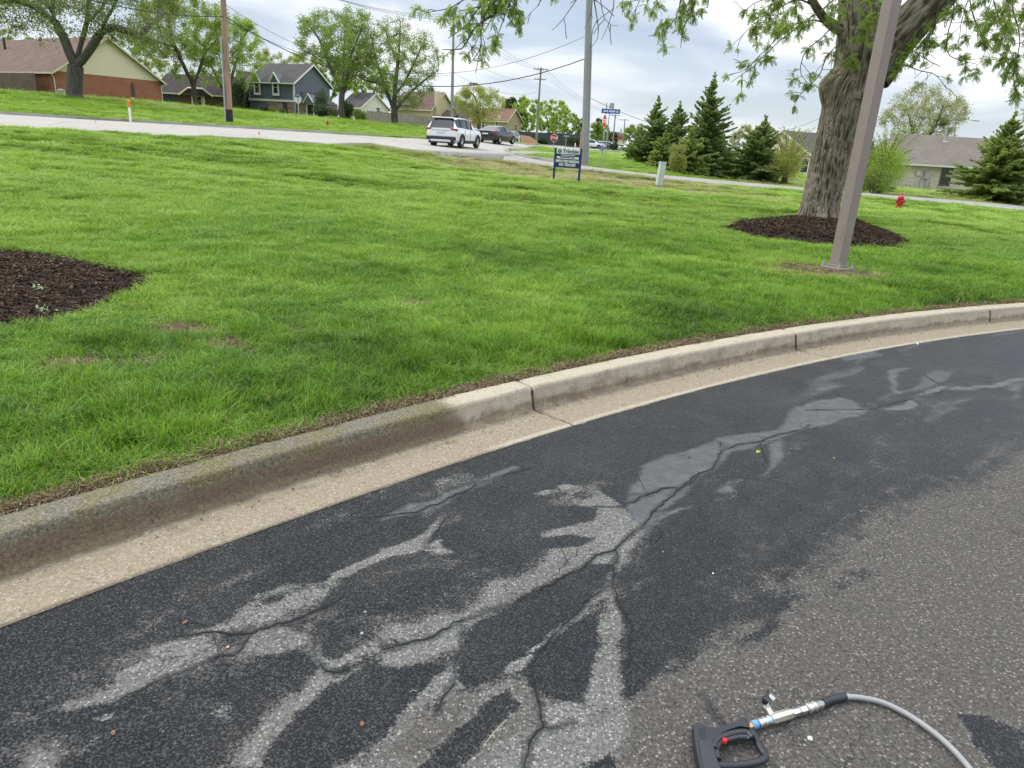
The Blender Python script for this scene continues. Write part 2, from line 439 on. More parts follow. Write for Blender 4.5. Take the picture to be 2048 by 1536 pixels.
# ================================================================== GROUND
def m_terrain():
    t = NT('lawn_soil'); p = t.geo(); dry = t.attr('dry'); soil = t.attr('soil')
    n = t.noise(p, .35, 3); n2 = t.noise(p, 2.2, 4, .6); n3 = t.noise(p, 30, 3, .7)
    g = t.ramp(t.ma('ADD', t.ma('MULTIPLY', n, .5), t.ma('MULTIPLY', n2, .5)), [(.35, (.13, .21, .035)), (.5, (.19, .285, .045)), (.66, (.26, .34, .065))])
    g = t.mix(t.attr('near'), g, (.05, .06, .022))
    g = t.mix(t.ramp(n3, [(.3, .0), (.7, .6)]), g, t.mix(.5, g, (.03, .05, .01)))
    d = t.ramp(n3, [(.3, (.16, .125, .06)), (.7, (.36, .29, .16))])
    g = t.mix(t.ma('MULTIPLY', dry, .8), g, d)
    s = t.ramp(t.noise(p, 45, 4, .7), [(.3, (.035, .018, .010)), (.7, (.12, .07, .042))])
    g = t.mix(soil, g, s)
    return t.fin(g, .95, t.bump(t.noise(p, 60, 4, .7), .6, .02), spec=.2)
def axis(lo, hi, f0, f1, d0, g=1.09):
    a = list(np.arange(f0, f1, d0)); d = d0
    while a[-1] < hi: d *= g; a.append(a[-1] + d)
    b = [f0]; d = d0
    while b[-1] > lo: d *= g; b.append(b[-1] - d)
    return np.array(b[:0:-1] + a)
gx = axis(-1500, 1500, -6, 8, .075, 1.07); gy = axis(-300, 2600, 1.8, 10, .075, 1.035)
X, Y = np.meshgrid(gx, gy)
Z = tz(X, Y); ko = koff(X, Y)
inroad = np.maximum(sdpoly(X, Y, ROADPOLY), sdpoly(X, Y, SIDEPOLY))
Z = np.where(inroad > 0.0, Z - .3, Z)
Z = np.where(ko < KW - .04, -.30, Z)
dry = dryness(X, Y)
soil = (1 - sstep(KW + .02, KW + .12, ko + .07 * (vn(X * 5, Y * 5, 9) - .5))) 
for poly in (BED, RING):
    sdv = sdpoly(X, Y, poly); soil = np.maximum(soil, sstep(-.05, .05, sdv)); Z = Z - .05 * sstep(0, .1, sdv)
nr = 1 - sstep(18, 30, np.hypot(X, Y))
ny, nx = X.shape
I = np.arange(nx * ny).reshape(ny, nx)
Fq = np.stack([I[:-1, :-1], I[:-1, 1:], I[1:, 1:], I[1:, :-1]], -1).reshape(-1, 4)
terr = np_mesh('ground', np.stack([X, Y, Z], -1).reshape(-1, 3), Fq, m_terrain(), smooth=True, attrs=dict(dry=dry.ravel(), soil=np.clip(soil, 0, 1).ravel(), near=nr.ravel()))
tag(terr, 'rolling green lawn ground rising towards the road and the houses', kind='structure')

# ------------------------------------------------------------------ asphalt lot with worn sealcoat
def ZM(ox, oy, sc, pts): return [gz(ox + x * sc, oy + y * sc)[:2] for x, y in pts]
z5 = lambda pts: ZM(700, 860, .44, pts)
z4 = lambda pts: ZM(0, 960, .375, pts)
z6 = lambda pts: ZM(1300, 600, .3652, pts)
zp = lambda pts: ZM(0, 0, 1, pts)
# (polygon, exposed-aggregate amount, softness in m, film amount)
PAINT = [
 # worn brownish lot at the lower right
 (zp([(2700, 800), (2048, 870), (1960, 930), (1850, 975), (1740, 1010), (1660, 1060), (1600, 1120), (1530, 1190), (1440, 1240), (1340, 1290), (1250, 1330), (1180, 1370), (1100, 1400), (1040, 1390), (960, 1430), (860, 1500), (700, 1640), (1200, 1900), (2800, 1900)]), .80, .055, 'b'),
 # speckled transition
 (zp([(1300, 1230), (1420, 1120), (1560, 1000), (1660, 900), (1800, 830), (2048, 790), (2048, 900), (1700, 1080), (1560, 1200), (1330, 1320), (1265, 1280)]), .30, .10, 'b'),
 (zp([(1480, 900), (1700, 800), (2048, 760), (2300, 700), (2300, 820), (1700, 960), (1500, 980)]), .17, .12, 'b'),
 # centre river
 (z5([(1330, 450), (1310, 375), (1240, 300), (1130, 265), (1010, 240), (960, 250), (1040, 290), (1060, 330), (1160, 350), (1120, 400), (1010, 430), (890, 455), (890, 490), (1000, 480), (1100, 490), (1040, 540), (930, 545), (900, 600), (830, 650), (760, 690), (700, 670), (650, 700), (600, 770), (540, 830), (430, 860), (330, 900), (180, 900), (150, 950), (60, 1010), (-120, 1080), (-330, 1260), (-500, 1400), (-560, 1536), (20, 1536), (300, 1536), (700, 1560), (1100, 1536), (1300, 1300), (1250, 1100), (1270, 1000), (1290, 900), (1230, 780), (1190, 700), (1215, 560)]), .70, .020, ''),
 (z5([(850, 285), (920, 262), (1000, 262), (980, 285), (900, 300)]), .5, .02, ''),
 # dark islands
 (z5([(1165, 618), (1185, 640), (1170, 700), (1100, 770), (1020, 850), (930, 900), (850, 975), (760, 1050), (700, 1110), (600, 1150), (520, 1150), (490, 1090), (505, 1000), (555, 895), (700, 815), (800, 755), (950, 685), (1080, 630)]), .04, .014, ''),
 (z5([(1150, 870), (1155, 960), (1140, 1060), (1080, 1160), (1020, 1235), (930, 1225), (845, 1165), (820, 1085), (865, 995), (905, 965), (980, 935), (1050, 865), (1100, 845)]), .05, .016, ''),
 (z5([(-260, 1290), (-120, 1190), (0, 1150), (100, 1100), (250, 1100), (400, 1065), (425, 1085), (350, 1165), (240, 1265), (170, 1355), (60, 1420), (-40, 1490), (-160, 1560), (-420, 1560), (-380, 1420)]), .05, .018, ''),
 (z5([(750, 1183), (640, 1245), (560, 1310), (450, 1350), (380, 1400), (270, 1545), (500, 1545), (600, 1440), (740, 1310), (810, 1265), (790, 1225)]), .05, .016, ''),
 (z5([(1240, 1120), (1290, 1100), (1380, 1180), (1350, 1230), (1290, 1280), (1250, 1220)]), .12, .03, 'b'),
 (z5([(1020, 1545), (1060, 1480), (1140, 1430), (1170, 1470), (1160, 1545)]), .06, .015, ''),
 (zp([(1920, 1440), (1965, 1432), (2010, 1460), (2060, 1455), (2140, 1500), (2140, 1560), (1990, 1560), (1945, 1490)]), .10, .015, ''),
 # left worn tongues
 (z4([(330, 1205), (400, 1155), (520, 1140), (640, 1105), (700, 1020), (820, 950), (850, 890), (880, 850), (960, 835), (1100, 822), (1190, 865), (1195, 930), (1050, 990), (880, 1050), (780, 1110), (660, 1160), (560, 1170), (440, 1190)]), .78, .016, ''),
 (z4([(1275, 920), (1350, 835), (1480, 795), (1600, 830), (1640, 880), (1610, 930), (1500, 950), (1390, 960)]), .85, .014, ''),
 (z4([(900, 825), (1040, 790), (1200, 740), (1290, 680), (1360, 600), (1500, 560), (1700, 560), (1850, 535), (1860, 590), (1700, 700), (1500, 780), (1300, 808), (1100, 818)]), .55, .022, ''),
 (z4([(1640, 790), (1720, 780), (1700, 850), (1760, 960), (1850, 1010), (1700, 1000), (1650, 900)]), .6, .015, ''),
 (z4([(540, 1240), (660, 1190), (640, 1245)]), .7, .012, ''),
 (z4([(160, 1560), (200, 1470), (280, 1410), (380, 1440), (350, 1510), (290, 1560)]), .85, .012, ''),
 (z4([(1100, 1190), (1270, 1190), (1265, 1270), (1180, 1260)]), .45, .02, ''),
 (z5([(0, 640), (100, 590), (250, 512), (325, 470), (375, 410), (395, 365), (425, 375), (400, 450), (350, 540), (250, 565), (130, 620), (40, 680), (-90, 700), (-60, 670)]), .75, .012, ''),
 (z5([(370, 520), (400, 478), (440, 480), (450, 520), (490, 550), (440, 560)]), .75, .010, ''),
 (z5([(120, 402), (250, 340), (400, 310), (500, 270), (600, 222), (740, 163), (760, 172), (640, 240), (520, 290), (430, 335), (380, 358), (200, 392)]), .42, .012, 'f'),
 (z5([(350, 243), (480, 188), (560, 200), (580, 228), (540, 258), (430, 262)]), .4, .012, ''),
 (z5([(590, 640), (640, 660), (560, 720), (440, 780), (420, 760), (500, 700)]), .25, .03, ''),
 # smooth grey film
 (z6([(-60, 1290), (-90, 1000), (0, 900), (100, 850), (250, 800), (380, 745), (560, 715), (700, 705), (750, 640), (775, 580), (900, 550), (1040, 535), (1130, 560), (1150, 610), (1000, 660), (860, 700), (700, 750), (600, 775), (430, 820), (395, 880), (330, 940), (230, 1010), (160, 1090), (60, 1180)]), .34, .012, 'f'),
 (z6([(620, 780), (715, 750), (705, 840), (660, 905), (600, 960), (490, 1000), (440, 1060), (375, 1080), (355, 1060), (450, 1010), (560, 978), (635, 900)]), .36, .010, 'f'),
 (z6([(1270, 605), (1420, 540), (1445, 575), (1400, 603)]), .55, .010, 'f'),
 (z6([(0, 1250), (60, 1190), (200, 1130), (190, 1150), (90, 1200), (10, 1250)]), .5, .010, 'f'),
 (z6([(1400, 545), (1600, 470), (1640, 465), (1760, 480), (2048, 420), (2300, 380), (2300, 410), (2048, 445), (1780, 500), (1640, 490), (1500, 530)]), .42, .012, 'f'),
 (z6([(1040, 600), (1200, 590), (1200, 606), (1130, 640), (1040, 640)]), .45, .010, 'f'),
 (z6([(1320, 390), (1370, 370), (1450, 372), (1400, 385), (1350, 430), (1360, 490), (1400, 520), (1330, 500), (1310, 440)]), .3, .02, 'f'),
]
CRACKS = [
 z5([(1330, 445), (1260, 490), (1210, 545), (1110, 572), (1050, 632), (950, 682), (860, 725), (740, 785), (600, 832), (480, 885), (380, 942), (170, 1000), (140, 950)]),
 z6([(0, 1180), (80, 1110), (170, 1030), (230, 970), (340, 920), (370, 870), (390, 830), (480, 790), (600, 775), (645, 752), (720, 735), (850, 708), (870, 680)]),
 z6([(-120, 1070), (0, 1065), (80, 1030), (170, 1028)]), z6([(370, 770), (392, 830)]), z6([(600, 778), (625, 850), (650, 905), (600, 965), (480, 975), (440, 1015)]),
 z5([(1210, 545), (1190, 690), (1100, 770), (980, 880), (900, 960), (830, 1080), (830, 1160), (852, 1240), (866, 1340), (820, 1430), (790, 1550)]),
 z5([(1190, 690), (1230, 800), (1280, 900), (1282, 1000), (1250, 1100)]), z5([(866, 1360), (920, 1362), (1012, 1320)]),
 z5([(530, 900), (490, 1010), (480, 1120), (420, 1220), (410, 1280)]), z5([(375, 350), (432, 400), (410, 450), (358, 520)]),
 z5([(60, 405), (300, 372), (400, 340), (480, 290), (600, 240), (720, 200), (850, 165)]),
 z4([(860, 850), (1000, 828), (1200, 820), (1350, 808), (1560, 760), (1700, 700), (1850, 600)]),
 z4([(1560, 770), (1650, 830), (1680, 900), (1720, 1010), (1867, 1010)]),
 z4([(1330, 830), (1240, 930), (1170, 930), (1040, 990), (870, 1060), (780, 1110), (640, 1170)]),
 z6([(1490, 400), (1600, 470), (1660, 470), (1600, 500), (1400, 545), (1200, 600), (1050, 600), (860, 605)]),
 zp([(1405, 1388), (1432, 1425), (1450, 1455)]), z5([(1330, 445), (1350, 410), (1370, 380), (1500, 270), (1590, 210)]), z5([(1490, 262), (1400, 272), (1350, 300), (1230, 350), (1040, 352)]),
]
ths = np.concatenate([np.arange(150, 139.8, -.6), np.arange(139.8, 114, -.048), np.arange(114, 96, -.25), np.arange(96, 40, -2)])
offs = np.concatenate([[0.0], np.arange(.014, 3.6, .018), np.arange(3.62, 6, .06), np.arange(6.2, 20, .8)])
TH, OF = np.meshgrid(np.radians(ths), offs)
wob = .030 * (fbm(TH * KR * 9, TH * 0 + 3, 5, 4) - .5) * np.exp(-OF / .05)
AX = KC[0] + (KR - OF + wob + .006) * np.cos(TH); AY = KC[1] + (KR - OF + wob + .006) * np.sin(TH)
Lw = np.zeros(AX.shape); Fm = np.zeros(AX.shape); Br = np.zeros(AX.shape)
wx = AX + .06 * (fbm(AX * 7, AY * 7, 1, 4) - .5) + .10 * (fbm(AX * 2, AY * 2, 3, 2) - .5); wy = AY + .06 * (fbm(AX * 7, AY * 7, 2, 4) - .5) + .10 * (fbm(AX * 2, AY * 2, 4, 2) - .5)
su = AX * .74 + AY * .67; sv_ = AY * .74 - AX * .67 + .15 * fbm(AX * 1.5, AY * 1.5, 91, 2)
streak = fbm(su * 2.6, sv_ * 13, 92, 4); streak2 = fbm(su * 1.3, sv_ * 6, 93, 4)
for poly, val, soft, fl in PAINT:
    pa = np.array(poly); bb = (wx > pa[:, 0].min() - .3) & (wx < pa[:, 0].max() + .3) & (wy > pa[:, 1].min() - .3) & (wy < pa[:, 1].max() + .3)
    if not bb.any(): continue
    s_ = sdpoly(wx[bb], wy[bb], poly)
    m_ = sstep(-soft, soft, s_)
    if val > .3 and fl != 'f': hl_ = (.56 * val) * (1 - sstep(0, .24, -s_)) * sstep(.34, .60, .6 * fbm(wx[bb] * 5, wy[bb] * 5, 77, 3) + .4 * streak[bb]); Br[bb] = np.where(hl_ > Lw[bb], np.maximum(Br[bb], .85), Br[bb]); Lw[bb] = np.maximum(Lw[bb], hl_)
    if val > .4 and fl == '': m_ = m_ * (1 - .85 * sstep(.52, .68, streak[bb]) * sstep(-.01, .10, s_) * .9 - .35 * sstep(.5, .7, streak2[bb]))
    if fl == 'b': m_ = sstep(-soft * 2.6, soft * 2.2, s_ + .55 * (streak2[bb] - .5) + .40 * (streak[bb] - .5))
    Lw[bb] = Lw[bb] * (1 - m_) + val * m_
    Br[bb] = Br[bb] * (1 - m_) + (1.0 if fl == 'b' else 0.0) * m_
    Fm[bb] = Fm[bb] * (1 - m_) + (1.0 if fl == 'f' else 0.0) * m_
Lw += .34 * np.maximum(0, streak2 - .48) * (Lw < .3) * 2.4 + .5 * np.maximum(0, streak - .58) * (Lw < .3)
ur = sstep(1.2, 3.0, AX) * sstep(3.6, 5.0, AY); Fm = np.maximum(Fm, ur * .9 * sstep(.52, .66, streak2)); Lw += ur * .12 * sstep(.5, .66, streak)
Lw += .42 * np.maximum(0, fbm(AX * 1.9, AY * 2.6, 21, 4) - .50) * (Lw < .2) + .25 * np.maximum(0, fbm(AX * 6 - AY * 5, (AX + AY) * 2.0, 23, 3) - .56) * (Lw < .3)
cd_ = np.full(AX.shape, 1.0)
for c in CRACKS: cd_ = np.minimum(cd_, segdist(AX + .03 * (fbm(AX * 14, AY * 14, 31, 3) - .5), AY + .03 * (fbm(AX * 14, AY * 14, 32, 3) - .5), c))
fine_z = .004 * (fbm(AX * 3, AY * 3, 40, 3) - .5)
def m_asphalt():
    t = NT('asphalt'); p = t.geo(); L = t.attr('wear'); cr = t.attr('crack'); film = t.attr('film'); br = t.attr('brown')
    f1 = t.noise(p, 75, 4, .7); f2 = t.noise(p, 11, 6, .75); f3 = t.noise(p, 120, 2, .6)
    # ragged wear mask
    l2 = t.ma('ADD', L, t.ma('MULTIPLY', t.ma('SUBTRACT', f2, .5), t.ma('ADD', .85, t.ma('MULTIPLY', br, .25))))
    fine = t.ma('SUBTRACT', t.ma('ADD', t.ma('MULTIPLY', f3, .5), t.ma('MULTIPLY', f1, .5)), .5)
    worn = t.sm(t.ma('ADD', t.ma('MULTIPLY', l2, 1.15), t.ma('MULTIPLY', fine, 1.5)), .34, .66)
    # stones
    vd = t.voro(p, 105); vc = t.voro(p, 105, o='Color'); sepc = t.n('ShaderNodeSeparateColor'); t.t.links.new(vc, sepc.inputs[0])
    stone = t.ma('MULTIPLY', t.ramp(sepc.outputs[0], [(.42, 0.0), (.55, 1.0)]), t.sm(vd, .50, .30))
    stone2 = t.ma('MULTIPLY', t.ramp(sepc.outputs[1], [(.90, 0.0), (.93, 1.0)]), t.sm(vd, .45, .25))
    dark = t.mix(t.ramp(f1, [(.3, 0.0), (.7, 1.0)]), (.007, .0085, .011), (.021, .024, .029))
    lf_ = t.noise(p, 1.7, 5, .62, .6)
    dark = t.mix(t.ramp(lf_, [(.48, 0.0), (.70, .55)]), dark, t.mix(t.ramp(f1, [(.3, 0.0), (.7, 1.0)]), (.024, .024, .022), (.074, .072, .064)))
    dark = t.mix(t.ma('MULTIPLY', stone2, .5), dark, (.16, .15, .13))
    grey = t.mix(t.ramp(f1, [(.3, 0.0), (.7, 1.0)]), (.052, .054, .051), (.265, .262, .24))
    grey = t.mix(t.ramp(lf_, [(.35, .55), (.60, 0.0)]), grey, t.mix(t.ramp(f1, [(.3, 0.0), (.7, 1.0)]), (.05, .05, .046), (.135, .13, .118)))
    grey = t.mix(t.ma('MULTIPLY', stone, .75), grey, t.ramp(sepc.outputs[2], [(0, (.24, .235, .22)), (1, (.46, .44, .40))]))
    brn = t.mix(t.ramp(f1, [(.3, 0.0), (.7, 1.0)]), (.028, .026, .023), (.135, .126, .112))
    brn = t.mix(t.ma('MULTIPLY', stone, .72), brn, t.ramp(sepc.outputs[2], [(0, (.10, .07, .055)), (.5, (.17, .155, .14)), (.85, (.26, .235, .21)), (1, (.38, .345, .30))]))
    wornc = t.mix(br, grey, brn)
    mask = t.ma('MULTIPLY', worn, .94)
    col = t.mix(mask, dark, wornc)
    # rusty tint and dust
    n_ = t.noise(p, 2.4, 4, .6)
    col = t.mix(t.ma('MULTIPLY', t.ramp(n_, [(.5, 0.0), (.75, .25)]), .6), col, (.10, .075, .055))
    filmc = t.mix(t.ramp(f2, [(.3, 0.0), (.7, 1.0)]), (.060, .064, .066), (.098, .102, .102))
    col = t.mix(t.ma('MULTIPLY', film, .85), col, filmc)
    # cracks: dark line with ragged width, halo of tar
    cn = t.ma('ADD', cr, t.ma('MULTIPLY', t.ma('SUBTRACT', f1, .5), .022))
    halo = t.sm(t.ma('ADD', cn, t.ma('MULTIPLY', t.ma('SUBTRACT', f2, .5), .03)), .024, .006)
    col = t.mix(t.ma('MULTIPLY', halo, .70), col, (.022, .023, .025))
    core = t.sm(t.ma('ADD', cr, t.ma('MULTIPLY', t.ma('SUBTRACT', f1, .5), .007)), .0065, .0028)
    vw = t.n('ShaderNodeVectorMath', operation='ADD'); t.t.links.new(p, vw.inputs[0]); sc2 = t.n('ShaderNodeVectorMath', operation='SCALE'); t.t.links.new(t.noise(p, 6, 4, .7, 0, 1), sc2.inputs[0]); sc2.inputs[3].default_value = .22; t.t.links.new(sc2.outputs[0], vw.inputs[1])
    hc = t.sm(t.voro(vw.outputs[0], 3.1, 'DISTANCE_TO_EDGE'), .012, .003)
    hcm = t.ma('MULTIPLY', hc, t.ma('MULTIPLY', t.ramp(t.noise(p, 1.4, 2), [(.47, 0.0), (.56, .8)]), t.ma('ADD', .25, t.ma('MULTIPLY', worn, .6))))
    col = t.mix(hcm, col, (.018, .018, .018))
    vf = t.voro(p, 165)
    hgt = t.ma('ADD', t.ma('MULTIPLY', t.sm(vf, .7, .05), .8), t.ma('MULTIPLY', f1, .6))
    hgt = t.ma('MULTIPLY', hgt, t.ma('SUBTRACT', 1.0, t.ma('MULTIPLY', worn, .62)))
    hgt = t.ma('MULTIPLY', hgt, t.ma('SUBTRACT', 1.0, t.ma('MULTIPLY', film, .8)))
    hgt = t.ma('SUBTRACT', hgt, t.ma('MULTIPLY', core, .0))
    rough = t.mix(worn, t.ramp(f2, [(.3, .30), (.7, .50)]), (.9, .9, .9))
    rough = t.mix(film, rough, (.62, .62, .62))
    nb = t.bump(hgt, 1.0, .0095)
    return t.fin(col, rough, t.bump(t.noise(p, 28, 3), .25, .012, nb), spec=.42)
ny, nx = AX.shape
I = np.arange(nx * ny).reshape(ny, nx)
Fq = np.stack([I[:-1, :-1], I[1:, :-1], I[1:, 1:], I[:-1, 1:]], -1).reshape(-1, 4)
lot = np_mesh('parking_lot', np.stack([AX, AY, fine_z], -1).reshape(-1, 3), Fq, m_asphalt(), smooth=True,
              attrs=dict(wear=Lw.ravel(), crack=cd_.ravel(), film=Fm.ravel(), brown=Br.ravel()))
tag(lot, 'black sealcoated asphalt with worn grey tongues and cracks', kind='structure')

# cracks: thin ragged dark fissures lying in the tar-filled grooves
MCK = m_simple('crack_dark', (.008, .008, .008), .95)
crng = np.random.default_rng(9)
def crack_ribbon(path, wmax, sd_):
    path = np.array(path, float); d = np.r_[0, np.cumsum(np.hypot(*np.diff(path, axis=0).T))]; n = max(6, int(d[-1] / .012)); s = np.linspace(0, d[-1], n)
    x = np.interp(s, d, path[:, 0]); y = np.interp(s, d, path[:, 1])
    x2 = x - .03 * (fbm(x * 14, y * 14, 31, 3) - .5) + .022 * (fbm(s * 30, s * 0 + sd_, 301, 3) - .5); y2 = y - .03 * (fbm(x * 14, y * 14, 32, 3) - .5) + .022 * (fbm(s * 30, s * 0 + sd_, 302, 3) - .5)
    tx_, ty_ = np.gradient(x2), np.gradient(y2); L_ = np.hypot(tx_, ty_) + 1e-9; nx_, ny_ = -ty_ / L_, tx_ / L_
    w_ = wmax * .8 * (.25 + 1.0 * fbm(s * 22, s * 0 + sd_, 303, 3) ** 1.5) * np.sqrt(np.clip(np.minimum(s, d[-1] - s) / .12, .05, 1)) * (1 - .85 * sstep(.56, .66, fbm(s * 5, s * 0 + sd_, 304, 2)))
    z = .004 * (fbm(x2 * 3, y2 * 3, 40, 3) - .5) + .0022
    V = np.stack([np.stack([x2 + nx_ * w_, y2 + ny_ * w_, z], -1), np.stack([x2 - nx_ * w_, y2 - ny_ * w_, z], -1)], 1).reshape(-1, 3); i = np.arange(n - 1) * 2
    np_mesh('crack', V, np.stack([i, i + 1, i + 3, i + 2], -1), MCK, lot)
for k_, c in enumerate(CRACKS):
    crack_ribbon(c, .0055, k_ * 3.7)
    c = np.array(c)
    for b_ in range(max(1, len(c) // 3)):          # hairline branches
        j = crng.integers(0, len(c)); a_ = crng.uniform(0, 6.28); q = [c[j]]
        for _ in range(crng.integers(3, 7)): a_ += crng.normal(0, .5); q.append(q[-1] + .06 * np.array([math.cos(a_), math.sin(a_)]))
        crack_ribbon(q, .0026, k_ * 3.7 + b_ + .5)
# ------------------------------------------------------------------ kerb and gutter, slab by slab
def m_kerb():
    t = NT('kerb_concrete'); p = t.geo(); dirt = t.attr('dirt'); moss = t.attr('moss'); edge = t.attr('edge')
    f1 = t.noise(p, 70, 4, .7); f2 = t.noise(p, 8, 4, .65); v = t.voro(p, 95); vc = t.voro(p, 95, o='Color')
    s_ = t.n('ShaderNodeSeparateColor'); t.t.links.new(vc, s_.inputs[0])
    base = t.ramp(f1, [(.28, (.135, .112, .076)), (.72, (.355, .305, .222))])
    base = t.mix(t.ramp(f2, [(.35, .0), (.7, .45)]), base, (.26, .215, .145))
    base = t.mix(edge, base, t.ramp(f1, [(.28, (.35, .308, .228)), (.72, (.52, .47, .365))]))
    st = t.ma('MULTIPLY', t.ramp(s_.outputs[0], [(.60, 0.0), (.70, 1.0)]), t.sm(v, .5, .25))
    base = t.mix(t.ma('MULTIPLY', st, .55), base, t.ramp(s_.outputs[1], [(0, (.12, .09, .06)), (.35, (.24, .17, .11)), (.5, (.46, .41, .33)), (1, (.60, .56, .48))]))
    d2 = t.ma('ADD', dirt, t.ma('MULTIPLY', t.ma('SUBTRACT', t.ma('ADD', t.ma('MULTIPLY', f2, .6), t.ma('MULTIPLY', f1, .4)), .5), 1.9))
    dm = t.sm(d2, .25, .95)
    base = t.mix(t.ma('MULTIPLY', dm, .8), base, t.ramp(f1, [(.3, (.050, .037, .022)), (.7, (.155, .118, .072))]))
    m2 = t.sm(t.ma('ADD', moss, t.ma('MULTIPLY', t.ma('SUBTRACT', f2, .5), .9)), .3, .7)
    mc = t.mix(t.ramp(t.noise(p, 5, 3), [(.4, 0.0), (.62, 1.0)]), t.ramp(f1, [(.3, (.060, .055, .040)), (.72, (.235, .212, .160))]), t.ramp(f1, [(.3, (.075, .068, .030)), (.72, (.215, .188, .098))]))
    mc = t.mix(t.ma('MULTIPLY', st, .45), mc, (.36, .345, .30))
    base = t.mix(m2, base, mc)
    pit = t.sm(t.voro(p, 42), .12, .2)
    pm = t.ramp(t.noise(p, 14, 2), [(.55, 0.0), (.62, 1.0)])
    base = t.mix(t.ma('MULTIPLY', t.ma('SUBTRACT', 1.0, pit), t.ma('MULTIPLY', pm, .95)), base, (.05, .04, .03))
    h = t.ma('ADD', t.ma('MULTIPLY', f1, .7), t.ma('MULTIPLY', t.sm(v, .5, .2), .4))
    return t.fin(base, .9, t.bump(h, .55, .005), spec=.25)
MK = m_kerb()
prof = []
def _pp():
    P = []
    for o in np.linspace(0.002, .345, 18): P.append((o, .006 - .018 * sstep(0, .36, o)))
    P += [(.356, -.009), (.363, .002), (.367, .016), (.370, .034), (.374, .052), (.378, .070), (.383, .086)]
    for a in np.linspace(0, 90, 6): P.append((.410 - .025 * math.cos(math.radians(a)), .101 + .029 * math.sin(math.radians(a))))
    for o in np.linspace(.425, .525, 6): P.append((o, .130 + .002 * math.sin((o - .42) * 30)))
    P += [(.536, .127), (.543, .12), (.545, .105), (.545, -.15), (.002, -.15)]
    return P
prof = np.array(_pp()); npf = len(prof)
kerb = empty('kerb', kpt(128, .25, 0.0))
tag(kerb, 'curved pale concrete kerb and gutter between the lawn and the asphalt', kind='structure')
joints = [175, 168, 161, 153.6, 146.4, 139.25, 132.03, 124.93, 117.34, 110.0, 102.6, 95.2, 88]
for i in range(len(joints) - 1):
    a0, a1 = joints[i] - .012, joints[i + 1] + .012
    n = max(20, int((a0 - a1) * KR * math.pi / 180 / (.02 if 108 < a1 < 140 else .15)))
    A = np.radians(np.linspace(a0, a1, n))
    ee = np.minimum(np.arange(n), n - 1 - np.arange(n)) * (np.radians(a0 - a1) * KR / n)
    rnd = .006 * (1 - sstep(0, .03, ee)) + .003 * (1 - sstep(0, .012, ee))
    O = prof[None, :, 0] * np.ones((n, 1)); ZZ = prof[None, :, 1] * np.ones((n, 1))
    am = A[:, None] * KR
    ZZ = np.where(prof[None, :, 1] > -.1, ZZ - rnd[:, None] * (prof[None, :, 0] < .543) + .006 * (fbm(am * 3, O * 10, 60, 3) - .5) + .0022 * (fbm(am * 26, O * 26, 61, 2) - .5), ZZ)
    topm = (prof[None, :, 1] > .03) & (prof[None, :, 1] < .128)
    O = O + np.where(topm & (prof[None, :, 0] < .45), .010 * (fbm(am * 7, ZZ * 20, 62, 3) - .5), 0)
    # rough broken patch at the lichen end
    deg = np.degrees(A)[:, None]
    Vx = KC[0] + (KR + O) * np.cos(A)[:, None]; Vy = KC[1] + (KR + O) * np.sin(A)[:, None]
    # dirt: flow line and lower face, stronger on the old left stretch
    left = sstep(133.2, 133.9, deg)
    flow = np.exp(-((O - .352) / .05) ** 2) * .60 + np.exp(-((O - .25) / .05) ** 2) * .20
    face = ((prof[None, :, 0] > .355) & (prof[None, :, 1] < .06)) * .32
    far = 1 - sstep(112, 126, deg)
    drt = np.maximum(flow, face) * (1 - .35 * far) + left * (.48 * sstep(.22, .35, O)) * (prof[None, :, 1] < .12) + .30 * left * np.exp(-((O - .22) / .04) ** 2)
    drt += .22 * (fbm(am * 1.3, O * 6, 70, 3) - .5)
    mossv = left * ((O > .36) * 1.0) * sstep(.05, .11, ZZ)
    edge = (1 - sstep(.012, .05, O)) * (1 - left) * .85 + (O > .37) * (1 - left) * .8
    V = np.stack([Vx, Vy, ZZ], -1).reshape(-1, 3)
    I = np.arange(n * npf).reshape(n, npf); J = np.roll(I, -1, 1)
    Fq = np.stack([I[:-1], J[:-1], J[1:], I[1:]], -1).reshape(-1, 4)
    nV = len(V)
    cap = [np.array([I[0][::-1]]), np.array([I[-1]])]
    o = np_mesh('kerb_slab', V, [Fq] + cap, MK, kerb, True, dict(dirt=drt.ravel(), moss=mossv.ravel(), edge=edge.ravel()), local=tuple(kerb.location))
# dark filler down the joints
t = NT('joint_dirt'); MJ = t.fin(t.ramp(t.noise(t.geo(), 60), [(.3, (.012, .010, .008)), (.7, (.05, .04, .028))]), .95)
jb = MB()
for a in joints[3:11]:
    for k in range(npf - 3):
        pass
    d = .025
    pts = [(o, z - .012) for o, z in prof[:-2]]
    lo = [kpt(a + d, max(.004, o - (.006 if .35 < o < .395 else 0)), z) for o, z in pts]; hi = [kpt(a - d, max(.004, o - (.0 if .35 < o < .395 else 0)), z) for o, z in pts]
    vs = [v - np.array(kerb.location) for v in lo + hi]; n = len(pts)
    jb.add(vs, [(i, i + 1, n + i + 1, n + i) for i in range(n - 1)])
jb.build('joint_filler', MJ, kerb)
# base under everything near the kerb
tag(np_mesh('sub_base', np.array([kpt(a, o, -.16) for a in range(176, 84, -4) for o in (-.4, .45)]), np.array([[2 * i, 2 * i + 1, 2 * i + 3, 2 * i + 2] for i in range(22)]), MJ), 'dark soil bed under the kerb', kind='structure')

